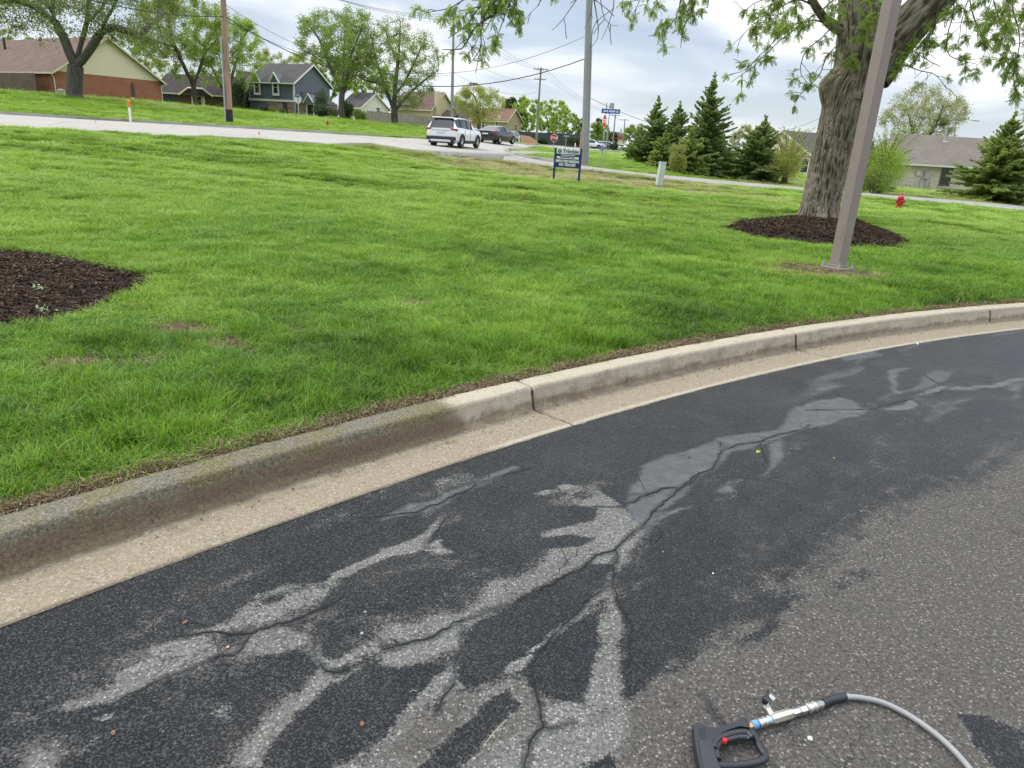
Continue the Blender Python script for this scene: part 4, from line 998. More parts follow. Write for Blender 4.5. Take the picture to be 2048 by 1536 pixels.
def guided_tree(name, x, y, Y, guides, rbase, crown, depth, natt, leafn, leafs, mb, ml, seed, label, step=.6, yj=.25, tipmul=1.0, kill=1.5, spread=.8, lumpy=.38):
    """main limbs follow the photograph's limbs in depth, the crown is grown by space colonisation inside its measured outline"""
    g = np.random.default_rng(seed); b = gd(x, y, Y); tr = []; idx = {}
    for gi_, (parent, k0, pts) in enumerate(guides):
        off = g.uniform(-1, 1) * yj; pp = [dp(px_, py_, Y + (off * depth * (i / len(pts)) if gi_ else 0)) - b for i, (px_, py_) in enumerate(pts)]
        if gi_ == 0: pp = [np.array([0, 0, -.3])] + pp
        c = spline0(pp, 4)
        if parent is not None:
            base = idx[parent]; st_ = min(range(len(base)), key=lambda q: np.linalg.norm(np.array(tr[base[q]][0]) - c[0])); pid = base[st_]
        else: pid = -1
        ids = []; last = None
        for p in c:
            if last is not None and np.linalg.norm(p - last) < step * .6: continue
            tr.append((tuple(p), pid)); pid = len(tr) - 1; ids.append(pid); last = p
        idx[gi_] = ids
    A_ = []; pa = np.array(crown, float); sc = pxm(b)
    while len(A_) < natt:
        q = g.uniform(pa.min(0), pa.max(0), (400, 2)); s_ = sdpoly(q[:, 0], q[:, 1], crown); q = q[s_ > 0]; s_ = s_[s_ > 0]
        dd = np.sqrt(np.clip(1 - (1 - np.clip(s_ / (s_.max() + 1e-6), 0, 1)) ** 2, 0, 1)) * depth
        pts = np.array([dp(a_[0], a_[1], Y + d_ * g.uniform(-1, 1)) - b for a_, d_ in zip(q, dd)])
        lum = fbm(pts[:, 0] * .45 + 9, pts[:, 2] * .45 + pts[:, 1] * .2, seed, 3); A_.extend(list(pts[lum > lumpy]))
    P, par = colonize(g, tr, np.array(A_[:natt]), step, step * 8, step * kill, 70)
    r, cnt = radii(par, .012 * tipmul); r = rbase * (np.minimum(r, r[2]) / r[2]) ** (math.log(.016 / rbase) / math.log(r.min() / r[2])); r[0] = rbase * 1.45
    i = np.where(par >= 0)[0]; pr = np.minimum(r[par[i]], r[i] * 1.35); big = r[i] > .05
    V1, F1 = tubes_np(P[par[i[big]]], P[i[big]], pr[big], r[i[big]], 8); V2, F2 = tubes_np(P[par[i[~big]]], P[i[~big]], pr[~big], r[i[~big]], 3)
    tips = np.where((r < .06) & (np.arange(len(P)) >= len(tr)))[0]
    nt_ = int(len(tips) * 2.0); ti = g.choice(tips, nt_); td = g.normal(size=(nt_, 3)); td[:, 2] += .5; td /= np.linalg.norm(td, axis=1, keepdims=True)
    q0 = P[ti]; q1 = q0 + td * step * g.uniform(.5, 1.4, nt_)[:, None]; V3, F3 = tubes_np(q0, q1, np.full(nt_, .014), np.full(nt_, .009), 3)
    li = g.integers(0, nt_, leafn); s = g.random(leafn)[:, None]; C_ = q0[li] * (1 - s) + q1[li] * s + g.normal(0, spread * step * .5, (leafn, 3))
    return plant(name, b, (np.concatenate([V1, V2, V3]), np.concatenate([F1, F2 + len(V1), F3 + len(V1) + len(V2)])), leaves_np(C_, leafs, g, .6), mb, ml, label)
def spline0(pts, m):
    pts = np.array(pts, float); k = len(pts); P = np.vstack([2 * pts[0] - pts[1], pts, 2 * pts[-1] - pts[-2]]); o = []
    for i in range(k - 1):
        t = np.linspace(0, 1, m, endpoint=False)[:, None]; a, b, c, d = P[i:i + 4]
        o.append(.5 * ((2 * b) + (-a + c) * t + (2 * a - 5 * b + 4 * c - d) * t * t + (-a + 3 * b - 3 * c + d) * t ** 3))
    o.append(pts[-1:]); return np.concatenate(o)
guided_tree('broadleaf_tree', 150, 195, 62, [(None, 0, [(150, 197), (149, 175), (150, 150), (152, 122)]), (0, 0, [(150, 130), (140, 108), (128, 76), (114, 51), (104, 25), (92, 0), (70, -60), (50, -140)]), (1, 0, [(127, 72), (110, 42), (105, 12), (104, -50), (110, -120)]),
    (0, 0, [(152, 128), (156, 110), (163, 84), (173, 46), (176, 12), (184, -60), (190, -130)]), (0, 0, [(153, 132), (166, 118), (183, 94), (200, 66), (213, 38), (230, 8), (255, -50), (290, -100)]), (4, 0, [(200, 66), (223, 55), (249, 60), (280, 71), (318, 84), (345, 92)]),
    (1, 0, [(114, 51), (80, 20), (50, 5), (15, 0), (-30, 10)]), (3, 0, [(173, 46), (200, 20), (225, -30), (240, -80)])], .60,
    [(-90, -60), (-60, 40), (-20, 70), (30, 60), (60, 92), (110, 95), (125, 60), (150, 30), (190, 45), (215, 90), (250, 105), (300, 120), (345, 130), (360, 60), (340, -20), (310, -110), (200, -190), (50, -200), (-60, -150)], 8.5, 1100, 50000, .155, MB1, ML_olive, 3, 'big spreading tree with forked dark trunk before the red brick house', step=.75)
guided_tree('broadleaf_tree', 686, 243, 78, [(None, 0, [(685, 243), (683, 220), (683, 200), (685, 178)]), (0, 0, [(684, 185), (676, 169), (661, 136), (648, 103), (636, 75), (618, 50), (606, 30)]), (0, 0, [(685, 180), (687, 140), (688, 100), (690, 60), (692, 28)]), (0, 0, [(685, 188), (692, 172), (699, 123), (712, 85), (724, 58), (735, 35)]),
    (1, 0, [(661, 136), (640, 120), (622, 108), (604, 100)]), (3, 0, [(699, 123), (716, 118), (730, 105), (738, 90)])], .30,
    [(590, 60), (596, 32), (640, 22), (690, 14), (735, 30), (752, 70), (752, 120), (735, 150), (715, 178), (690, 165), (662, 175), (640, 150), (604, 132), (592, 100)], 4.5, 900, 24000, .15, MB1, ML_mid, 21, 'multi-stemmed tree with airy crown right of the grey two-storey house', step=.5)
guided_tree('broadleaf_tree', 789, 252, 79, [(None, 0, [(790, 252), (789, 236), (788, 217)]), (0, 0, [(789, 225), (783, 208), (770, 174), (760, 144), (750, 111), (745, 80)]), (0, 0, [(788, 217), (791, 167), (796, 123), (799, 80), (801, 42)]), (0, 0, [(790, 228), (797, 212), (816, 190), (839, 169), (864, 149), (880, 138)]), (2, 0, [(790, 190), (808, 165), (826, 131), (842, 95), (850, 75)]),
    (3, 0, [(797, 212), (822, 212), (840, 212)]), (1, 0, [(770, 174), (750, 165), (730, 160), (712, 150)]), (2, 0, [(796, 123), (780, 90), (772, 62)])], .36,
    [(700, 120), (706, 82), (735, 50), (775, 36), (815, 40), (850, 62), (880, 95), (890, 140), (872, 175), (850, 205), (830, 222), (800, 215), (775, 200), (745, 190), (715, 165)], 5.5, 1300, 26000, .125, MB1, ML_mid, 24, 'fine-twigged green tree standing before the wooden fence', step=.42, kill=1.4, lumpy=.30)
tree_at('broadleaf_tree', 392, 213, 90, 'dense bright green tree between the brick house and the brown pole', -10, 215, MB2, ML_mid, 8, .24, natt=800, leafn=42000, leafs=.17, forks=2, trunk_r=.3, leafspread=.9, density_clump=.6)
tree_at('broadleaf_tree', 455, 214, 97, 'light yellow green tree behind the brown wooden pole', 15, 165, MB2, ML_bright, 9, .18, natt=700, leafn=26000, leafs=.17, forks=2, trunk_r=.25, leafspread=.9, density_clump=.6)
tree_at('broadleaf_tree', 956, 291 - 16, 118, 'yellow green budding tree in front of the tan house', 172, 110, MB3, ML_yel, 31, .22, natt=1200, leafn=26000, leafs=.15, step=.4, leafspread=1.0, forks=5, fork_h=1.8, trunk_r=.30, shape='oval', up=1.1, hollow=.1, density_clump=.6)
tree_at('broadleaf_tree', 1820, 352, 95, 'tall pale budding tree rising behind the beige brick house', 165, 150, MB2, ML_pale, 37, .30, natt=1500, leafn=22000, leafs=.16, forks=4, fork_h=2.4, trunk_r=.34, shape='round', up=.6, hollow=.2, density_clump=.5, step=.42, leafspread=1.0)
specs = [
 (545, 190, 150, 95, 80, ML_pale, 41, 'pale thin tree just left of the grey house chimney line', 2600, .3),
 (600, 190, 150, 105, 90, ML_yel, 42, 'yellow green tree rising over the grey house ridge', 3800, .3),
 (660, 205, 120, 105, 110, ML_mid, 43, 'round green tree filling the gap right of the grey house', 5200, .3),
 (735, 215, 118, 120, 120, ML_bright, 44, 'light green tree behind the small white gable', 5200, .3),
 (250, 160, 125, 60, 120, ML_mid, 45, 'green tree rising behind the brick house roof', 4600, .3),
 (320, 185, 130, 115, 70, ML_yel, 46, 'small yellow bush-like tree beside the brick house roof end', 2500, .2),
 (560, 205, 160, 130, 60, ML_mid, 47, 'low green tree peeping over the grey roof', 2300, .3),
 (860, 225, 190, 175, 60, ML_dark, 48, 'dark distant tree behind the cream house chimney', 1500, .2),
 (1052, 285, 150, 190, 70, ML_bright, 51, 'bright green tree left of the far wooden pole', 3800, .2),
 (1100, 288, 140, 196, 88, ML_bright, 52, 'broad bright green tree right of the far wooden pole', 5200, .2),
 (1135, 290, 170, 228, 60, ML_mid, 53, 'rounded green tree above the dark fence by the junction', 2800, .12),
 (1163, 290, 190, 236, 34, ML_dark, 54, 'narrow dark green tree touching the tall grey pole', 1500, .12),
 (1195, 292, 175, 243, 44, ML_mid, 55, 'green tree behind the stop sign edge', 2500, .15),
 (1222, 290, 260, 262, 30, ML_dark, 56, 'tiny dark tree by the red distant building', 900, .1),
 (1262, 298, 150, 250, 40, ML_mid, 57, 'light green tree left of the dark spruce row', 2200, .15),
 (1480, 322, 130, 250, 62, ML_pale, 58, 'pale budding tree right of the tallest spruce', 2000, .15),
 (1520, 322, 140, 252, 60, ML_pale, 59, 'pale budding tree beyond the short spruce', 2000, .15),
 (1612, 330, 150, 262, 70, ML_pale, 60, 'faint pale tree over the light grey roof', 1700, .2),
 (880, 232, 210, 205, 40, ML_dark, 61, 'dark tree right beside the grey steel pole', 1300, .15),
 (1415, 330, 170, 262, 60, ML_mid, 62, 'green tree in the gap behind the tall spruces', 1800, .15),
 (1690, 340, 130, 230, 60, ML_dark, 63, 'dark tree hidden behind the big leaning trunk', 1800, .15),
 (1985, 360, 120, 262, 90, ML_mid, 64, 'green tree behind the right-hand spruce', 2600, .2),
 (20, 150, 130, 40, 120, ML_olive, 65, 'olive tree behind the brick house at the far left', 3000, .3),
]
for (x, y, Y, ty, wpx, ml, sd_, lab, ln, cb) in specs:
    tree_at('broadleaf_tree', x, y, Y, lab, ty, wpx, MB2, ml, sd_, cb, natt=330, leafn=int(ln * 2.6), leafs=.0017 * Y, forks=2, shape='oval', hollow=.0, leafspread=.8, density_clump=.6)

# pines on the skyline
def pine_geo(seed, h, w_, tiers, open_=.6, n=2600, s=.5):
    g = np.random.default_rng(seed); segs = []; C_ = []
    for i in range(tiers):
        z = h * (.25 + .72 * i / tiers); L = w_ * (1 - .75 * (i / tiers) ** 1.4) * g.uniform(.6, 1.1)
        for k in range(5):
            az = g.uniform(0, 6.28); e = np.array([math.cos(az) * L, math.sin(az) * L, z + L * .25]); segs.append(((0, 0, z), e))
            m = n // (tiers * 5); t_ = g.uniform(.45, 1.05, m)[:, None]; C_.append(np.array([0, 0, z]) * (1 - t_) + e * t_ + g.normal(0, w_ * .13, (m, 3)))
    segs.append(((0, 0, -.3), (0, 0, h * .98))); P0 = np.array([a for a, b in segs]); P1 = np.array([b for a, b in segs]); r0 = np.full(len(segs), .05); r0[-1] = h * .016; r1 = r0 * .4
    return tubes_np(P0, P1, r0, r1, 5), leaves_np(np.concatenate(C_), s, g, .5)
for i, (x, ty, Y, wpx, lab) in enumerate([(1010, 193, 200, 26, 'dark pine on the skyline, left of the pair'), (1022, 190, 205, 26, 'dark pine on the skyline, right of the pair'), (1040, 192, 190, 28, 'dark pine on the skyline beside the green tree'), (912, 200, 210, 40, 'dark leafless-looking pine right of the steel pole'), (1195, 236, 280, 26, 'dark pine behind the street name sign')]):
    b = gd(x, 280, Y); h = dp(x, ty, Y)[2] - b[2]; w_ = wpx / 2 * pxm(b); bk, lf = pine_geo(200 + i, h, w_, 9, s=.6)
    plant('pine_tree', b, bk, lf, MB2, ML_dark, lab, group='pines on the skyline')

# spruces
def spruce(seed, h, w_, dens=1.0):
    g = np.random.default_rng(seed); tiers = int(h * 7.5 * dens); P0 = []; P1 = []; C_ = []; U = []; S = []
    for i in range(tiers):
        f = (i + g.random()) / tiers; z = h * (.03 + .93 * f); L0 = w_ * 1.20 * (1 - f) ** .98 * (1.0 if f > .10 else .9) + .08; nb = max(4, int((11 - 5 * f) * 1.25))
        for k in range(nb):
            az = g.uniform(0, 6.283); L = L0 * g.uniform(.35, 1.3) * (1 + .25 * math.sin(3 * az + seed + z * .8))
            rise = .55 * f + .10 - .10 * (1 - f) + g.normal(0, .16); dr = np.array([math.cos(az), math.sin(az), rise]); e = np.array([0, 0, z]) + dr * L
            P0.append((0, 0, z)); P1.append(e); m = max(5, int(L * 17 * dens)); t_ = g.uniform(.18, 1.03, m)
            c = np.array([0, 0, z])[None] + dr[None] * (L * t_)[:, None]; c[:, 2] += .10 * L * t_ ** 2 * (1 if f > .4 else -.3)
            side = np.array([-math.sin(az), math.cos(az), 0]); sgn = g.choice([-1, 1], m)
            ln = (.10 + .20 * L * (1.05 - t_)) * g.uniform(.7, 1.4, m) + .07
            u = dr[None] * g.uniform(.5, 1.0, m)[:, None] + side[None] * (sgn * g.uniform(.2, 1.0, m))[:, None] + np.array([0, 0, -.22 + .5 * f])[None] + g.normal(0, .12, (m, 3)); u /= np.linalg.norm(u, axis=1, keepdims=True)
            C_.append(c); U.append(u); S.append(ln)
    C_ = np.concatenate(C_); U = np.concatenate(U); S = np.concatenate(S)
    # top leader
    m = 26; zt = g.uniform(.9, 1.06, m) * h; C_ = np.concatenate([C_, np.stack([g.normal(0, .02, m), g.normal(0, .02, m), zt], -1)]); uu = g.normal(size=(m, 3)) * .5 + np.array([0, 0, 1.0]); U = np.concatenate([U, uu / np.linalg.norm(uu, axis=1, keepdims=True)]); S = np.concatenate([S, np.full(m, .22)])
    n = len(C_); W = np.cross(U, g.normal(size=(n, 3))); W /= np.linalg.norm(W, axis=1, keepdims=True); N_ = np.cross(U, W)
    ws = S * .22 + .022
    A1 = np.stack([C_, C_ + U * (S * .45)[:, None] + W * ws[:, None], C_ + U * S[:, None], C_ + U * (S * .45)[:, None] - W * ws[:, None]], 1)
    A2 = np.stack([C_, C_ + U * (S * .45)[:, None] + N_ * ws[:, None], C_ + U * S[:, None], C_ + U * (S * .45)[:, None] - N_ * ws[:, None]], 1)
    V = np.concatenate([A1, A2]).reshape(-1, 3); F_ = np.arange(len(V)).reshape(-1, 4)
    P0.append((0, 0, -.3)); P1.append((0, 0, h * 1.03)); r0 = np.full(len(P0), .022); r0[-1] = h * .018; r1 = r0 * .4; r1[-1] = .01
    return tubes_np(P0, P1, r0, r1, 4), (V, F_)
for i, (x, yb, Y, ty, wpx, ml, lab) in enumerate([
    (1302, 335, 56, 202, 82, ML_spr, 'leftmost tall dark spruce in the row'), (1344, 342, 55, 212, 86, ML_spr, 'second spruce from the left in the row'),
    (1402, 352, 50, 158, 100, ML_spr, 'tallest spruce with a thin open top'), (1372, 353, 48, 262, 72, ML_sprl, 'young yellow-tinged spruce before the tallest one'),
    (1322, 340, 51, 268, 60, ML_sprl, 'short light spruce in front of the left row'), (1432, 345, 54, 268, 56, ML_sprl, 'narrow light green spruce at the right end of the row'),
    (1512, 360, 50, 240, 104, ML_spr, 'bushy dark spruce standing alone left of the big trunk'), (1275, 325, 62, 255, 54, ML_spr, 'low dark spruce at the far left end of the row'),
    (1985, 400, 50, 232, 138, ML_sprl, 'large layered spruce at the right edge'), (2092, 400, 46, 150, 120, ML_spr, 'tall dark spruce cut by the right edge'),
    (1725, 380, 52, 290, 66, ML_spr, 'small dark spruce just behind the lamp pole')]):
    b = gd(x, yb, Y); h = dp(x, ty, Y)[2] - b[2]; w_ = wpx / 2 * pxm(b); bk, lf = spruce(300 + i, h, w_, 1.0)
    plant('spruce_tree', b, bk, lf, MB2, ml, lab, group='spruces along the side road')

# shrubs
def shrub(seed, rx, ry, rz, n, s, stems=9, lumps=7, up=.3):
    g = np.random.default_rng(seed); P1 = []; C_ = []
    for i in range(lumps):
        c = np.array([g.uniform(-.6, .6) * rx, g.uniform(-.6, .6) * ry, rz * g.uniform(.35, .75)]); q = g.normal(size=(n // lumps, 3)); q /= np.linalg.norm(q, axis=1, keepdims=True) + 1e-9; q *= (g.random(n // lumps) ** .4)[:, None]
        C_.append(c + q * np.array([rx, ry, rz * .8]) * g.uniform(.4, .62))
    C_ = np.concatenate(C_); C_[:, 2] = np.abs(C_[:, 2]) + .03
    for i in range(stems): az = g.uniform(0, 6.28); P1.append((math.cos(az) * rx * .6, math.sin(az) * ry * .6, rz * g.uniform(.6, 1.1)))
    return tubes_np(np.zeros((stems, 3)), np.array(P1), np.full(stems, .02), np.full(stems, .006), 4), leaves_np(C_, s, g, .55, -up * .3)
def whippy(seed, rx, rz, stems, n, s):
    g = np.random.default_rng(seed); P0 = []; P1 = []; C_ = []
    for i in range(stems):
        az = g.uniform(0, 6.28); out_ = rx * g.uniform(.2, 1.1); h = rz * g.uniform(.6, 1.1); p = np.array([g.normal(0, .15), g.normal(0, .15), 0])
        for k in range(5):
            f = (k + 1) / 5; q = np.array([math.cos(az) * out_ * f ** 1.4, math.sin(az) * out_ * f ** 1.4, h * math.sin(f * 1.45)]); P0.append(p); P1.append(q)
            m = n // (stems * 5); t_ = g.random(m)[:, None]; C_.append(p * (1 - t_) + q * t_ + g.normal(0, s * .6, (m, 3))); p = q
    return tubes_np(P0, P1, np.full(len(P0), .014), np.full(len(P0), .010), 3), leaves_np(np.concatenate(C_), s, g, .5)
for i, (x, yb, Y, ty, wpx, ml, kind_, lab) in enumerate([
    (1568, 364, 49, 262, 110, ML_yel, 'w', 'whippy yellow green shrub left of the big trunk'), (1758, 380, 47, 258, 120, ML_bright, 'w', 'bright yellow green arching shrub behind the lamp pole'),
    (1745, 383, 46, 330, 60, ML_mid, 's', 'low dark green bush at the foot of the arching shrub'), (1350, 350, 47, 290, 40, ML_yel, 'w', 'thin yellow green shrub in the spruce row'),
    (640, 238, 94, 172, 32, ML_dark, 's', 'tall dark yew at the grey house corner'), (1450, 340, 80, 300, 40, ML_mid, 's', 'green bush before the low red brick wall'),
    (664, 245, 88, 212, 60, ML_dark, 's', 'rounded dark hedge bush right of the grey house'), (700, 245, 84, 205, 44, ML_dark, 's', 'dark bush at the left end of the wooden fence'), (722, 248, 82, 218, 30, ML_mid, 's', 'small green bush touching the wooden fence'),
    (676, 247, 84, 232, 50, ML_mid, 's', 'low clipped light bush before the dark hedge bush'),
    (546, 232, 97, 216, 16, ML_mid, 's', 'small round bush at the stone front, left of two'), (567, 234, 97, 217, 15, ML_olive, 's', 'small round bush at the stone front, right of two'), (527, 231, 97, 216, 18, ML_dark, 's', 'low brown green bush before the garage'), (588, 236, 96, 226, 16, ML_mid, 's', 'tiny bush beside the front door'),
    (481, 222, 92, 150, 30, ML_dark, 's', 'tall dark arborvitae right of the brown pole'), (887, 250, 112, 231, 15, ML_dark, 's', 'small round evergreen left of the steel pole'), (911, 252, 112, 231, 12, ML_dark, 's', 'small round evergreen right of the steel pole'),
    (1150, 292, 120, 272, 50, ML_dark, 's', 'dark bush mass left of the tall grey pole'), (1085, 287, 128, 277, 22, ML_dark, 's', 'dark low bush by the junction'), (2040, 385, 58, 300, 80, ML_mid, 's', 'light green bush behind the right-hand spruce'),
    (1228, 298, 140, 287, 18, ML_dark, 's', 'small dark bush near the parked cars')]):
    b = gd(x, yb, Y); h = (dp(x, ty, Y)[2] - b[2]); r_ = wpx / 2 * pxm(b)
    if kind_ == 'w':
        bk, lf = whippy(400 + i, r_, h, 70, 7000, .075); b2, l2 = shrub(450 + i, r_ * .85, r_ * .85, h * .72, 9000, .085, lumps=9)
        lf = (np.concatenate([lf[0], l2[0]]), np.concatenate([lf[1], l2[1] + len(lf[0])]))
    else: bk, lf = shrub(400 + i, r_ * 1.05, r_ * 1.05, h * .92, int(2600 + 4200 * min(1, r_ / 2.2)), .0014 * Y + .02, lumps=5 if h < 3 else 9)
    plant('shrub', b, bk, lf, MB2, ml, lab, 'shrub', part='foliage')
# ================================================================== BIG HONEY LOCUST
TB = at(1637, 448); TY = float(TB[1])
def tp_(x, y, Y=None): return dp(x, y, Y if Y else TY)
def spline(pts, m):
    pts = np.array(pts, float); k = len(pts); P = np.vstack([2 * pts[0] - pts[1], pts, 2 * pts[-1] - pts[-2]]); o = []
    for i in range(k - 1):
        t = np.linspace(0, 1, m, endpoint=False)[:, None]; a, b, c, d = P[i:i + 4]
        o.append(.5 * ((2 * b) + (-a + c) * t + (2 * a - 5 * b + 4 * c - d) * t * t + (-a + 3 * b - 3 * c + d) * t ** 3))
    o.append(pts[-1:]); return np.concatenate(o)
def limb(cent, rad, nth, amp, seed, bulge=None, fr=.032, twist=.18):
    """furrowed trunk surface; cent Nx3, rad N"""
    n = len(cent); T = np.gradient(cent, axis=0); T /= np.linalg.norm(T, axis=1, keepdims=True)
    u = np.cross(T[0], [0, 1, 0]); u /= np.linalg.norm(u); U = []
    for i in range(n): u = u - T[i] * (u @ T[i]); u /= np.linalg.norm(u); U.append(u)
    U = np.array(U); W = np.cross(T, U); s = np.r_[0, np.cumsum(np.linalg.norm(np.diff(cent, axis=0), axis=1))]
    th = np.linspace(0, 2 * np.pi, nth, endpoint=False); TH, S = np.meshgrid(th, s); Rr_ = rad[:, None] * np.ones_like(TH)
    a = (TH + twist * S) ; arc = a * rad.mean() 
    cx, cy = np.cos(a), np.sin(a)
    # periodic furrow noise through 3-D position on a cylinder
    k = rad.mean() / fr
    wob = fbm(cx * 2 + 5, S * 1.2 + cy * 2, seed + 5, 3) - .5
    n1 = vn(a * k / 1.0 + wob * 3.2, S / (fr * 9.0) + 1.2 * wob, seed); n2 = vn(a * k * 2.1 + wob * 7, S / (fr * 6), seed + 1); n3 = vn(a * k * 4, S / (fr * 1.2), seed + 2)
    seam = sstep(0, .5, TH) * sstep(0, .5, 2 * np.pi - TH)
    ridge = 1 - np.abs(2 * n1 - 1); ridge = ridge ** 1.0; dsp = amp * ((ridge - .55) * 1.1 + (n2 - .5) * .7 + (n3 - .5) * .45 - .9 * sstep(.66, .80, vn(a * k * .9 + 3, S / .07, seed + 11)) * sstep(.4, .8, ridge) + (vn(a * k * 1.4, S / (fr * 2.2), seed + 8) - .5) * .4)
    flut = .03 * rad[:, None] * (np.sin(3 * TH + S * .8 + seed) + .6 * np.sin(5 * TH - S * 1.1)) * .8
    R2 = Rr_ + flut + dsp
    if bulge is not None: R2 = R2 + bulge(TH, S, Rr_)
    V = cent[:, None] + (U[:, None] * np.cos(TH)[..., None] + W[:, None] * np.sin(TH)[..., None]) * R2[..., None]
    I = np.arange(n * nth).reshape(n, nth); J = np.roll(I, -1, 1)
    return V.reshape(-1, 3), np.stack([I[:-1], J[:-1], J[1:], I[1:]], -1).reshape(-1, 4), (U, W, s), np.clip(ridge + (n2 - .5) * .5, 0, 1).ravel()
def m_locust():
    t = NT('locust_bark'); p = t.geo(); r = t.attr('ridge'); n = t.noise(t.mp(p, (1, 1, .3)), 22, 5, .7); n2 = t.noise(p, 1.6, 3)
    c = t.ramp(t.ma('ADD', t.ma('MULTIPLY', r, .62), t.ma('MULTIPLY', n, .38)), [(.2, (.026, .020, .014)), (.45, (.115, .096, .070)), (.75, (.27, .238, .185))])
    c = t.mix(t.ramp(n2, [(.5, 0.0), (.72, .6)]), c, t.mix(1.0, c, (.75, .80, .52), 'MULTIPLY'))
    h = t.noise(t.mp(p, (1, 1, .22)), 40, 5, .7)
    return t.fin(c, .92, t.bump(h, .9, .018), spec=.2)
MLB = m_locust()
axis_px = [(1635, 470), (1636, 448), (1641, 410), (1652, 360), (1662, 310), (1674, 260), (1690, 205), (1712, 160), (1738, 118), (1762, 78)]
rpx = [44, 38, 35.5, 35, 35.5, 36.5, 37, 42, 47, 48]
wpt = (np.array(tp_(1650, 300)) - cC) @ cF
cen = spline([tp_(*p) for p in axis_px], 26); rr = np.interp(np.linspace(0, len(rpx) - 1, len(cen)), range(len(rpx)), rpx) * np.array([pxm(c) for c in cen])
rr[:30] *= 1 + .25 * (1 - sstep(0, 30, np.arange(30)))
def bulge(TH, S, R):
    # roots at the foot, burl on the left at 3.2 m
    foot = (1 - sstep(.1, .75, S)) * (.09 + .24 * np.maximum(0, np.sin(5 * TH + 1)) ** 2)
    left = np.cos(TH + 0.0 + LEFTA)
    b = .24 * np.exp(-((S - s_burl) / .26) ** 2) * np.maximum(0, left) ** 5 + .05 * np.exp(-((S - s_burl - .45) / .6) ** 2) * np.maximum(0, left) ** 2
    return foot + b
sl = np.r_[0, np.cumsum(np.linalg.norm(np.diff(cen, axis=0), axis=1))]
s_burl = sl[np.argmin(np.abs([pp[2] - tp_(1690, 188)[2] for pp in cen]))]
LT = empty('honey_locust_tree', TB); tag(LT, 'big leaning tree with furrowed grey bark and a burl, in the oval mulch bed', 'tree')
tmp = limb(cen, rr, 24, .028, 3, None); U0_, W0_ = tmp[2][0][len(cen) // 2], tmp[2][1][len(cen) // 2]; LEFTA = -math.atan2(float(-W0_[0]), float(-U0_[0]))
Vt, Ft, _, rg = limb(cen, rr, 200, .028, 3, bulge)
Vs = [Vt]; Fs_ = [Ft]; Rg = [rg]; off_ = len(Vt)
def addlimb(pts, rp, nth=64, m=14, amp=.018, seed=7, fr=.045):
    global off_
    c = spline([tp_(*p) for p in pts], m); r = np.interp(np.linspace(0, len(rp) - 1, len(c)), range(len(rp)), rp) * wpt / FPX
    v, f, _, g_ = limb(c, r, nth, amp, seed, None, fr); Vs.append(v); Fs_.append(f + off_); Rg.append(g_); off_ += len(v)
    return c
limbL = addlimb([(1705, 200), (1716, 140), (1722, 80), (1722, 20), (1716, -60), (1700, -180), (1660, -320), (1640, -520)], [40, 44, 43, 38, 34, 28, 22, 12], 96, 22, .024, 9)
limbR = addlimb([(1735, 150), (1775, 95), (1815, 52), (1860, 8), (1905, -45), (1960, -130), (2010, -260), (2080, -420)], [44, 40, 36, 34, 31, 28, 20, 10], 96, 22, .022, 12)
limbS = addlimb([(1712, 75), (1690, 62), (1668, 52), (1650, 38), (1630, 10, 17.2), (1590, -60, 16.6), (1500, -180, 15.5), (1380, -260, 14.6), (1240, -240, 14), (1120, -170, 13.6)], [15, 13, 10, 8, 7, 6.5, 6, 5, 4, 3], 32, 12, .010, 15)
limbU = addlimb([(1716, -60), (1780, -160, 18), (1800, -330, 18.5)], [24, 18, 10], 40, 14, .014, 17)
limbF = addlimb([(1960, -130), (1990, -120, 16.6), (2040, -90, 15.6), (2120, -40, 14.8), (2220, 20, 14.2)], [18, 14, 11, 8, 5], 32, 12, .010, 19)
np_mesh('trunk', np.concatenate(Vs), np.concatenate(Fs_), MLB, LT, True, dict(ridge=np.concatenate(Rg)), local=TB)

# crown high above, from the limb ends
g = np.random.default_rng(77); att = []
while len(att) < 900:
    q = g.uniform(-1, 1, (3000, 3)); q = q[(np.linalg.norm(q, axis=1) < 1) & (np.linalg.norm(q, axis=1) > .35)]
    q = q * np.array([9.0, 7.0, 4.2]) + np.array([TB[0] + .3, TY - .5, 10.6])
    row = np.array([(768 - FPX * ((p_ - cC) @ cU) / ((p_ - cC) @ cF)) for p_ in q]); q = q[(row < -60) & (q[:, 2] > 6.4)]
    att.extend(list(q[fbm(q[:, 0] * .5, q[:, 1] * .5 + q[:, 2] * .3, 5, 2) > .40]))
att = np.array(att[:900]); tr_ = []; 
for L_ in (limbL[60:], limbR[70:], limbS[40:], limbU[4:], limbF[8:]):
    for i, c in enumerate(L_[::5]): tr_.append((tuple(c), len(tr_) - 1 if i else -1))
Pc, pc = colonize(g, tr_, att, .42, 2.6, .62, 45); r_c, cnt = radii(pc, .010); r_c = np.minimum(r_c, .11)
i_ = np.where((pc >= 0) & (np.arange(len(pc)) >= len(tr_)))[0]
Vb, Fb = tubes_np(Pc[pc[i_]], Pc[i_], np.minimum(r_c[pc[i_]], r_c[i_] * 1.5), r_c[i_], 5)
np_mesh('branch', Vb, Fb, MB1, LT, True, local=TB)
tips = i_[(r_c[i_] < .03)]; li = g.choice(tips, 30000); Cc = Pc[li] + g.normal(0, .22, (30000, 3))
MLL = m_leaf('locust_leaves', (.12, .20, .028), (.34, .44, .085), (.20, .28, .05), .45, 1.2)
Lv, Lf = leaves_np(Cc, .15, g, .32, .3); np_mesh('crown', Lv, Lf, MLL, LT, local=TB)

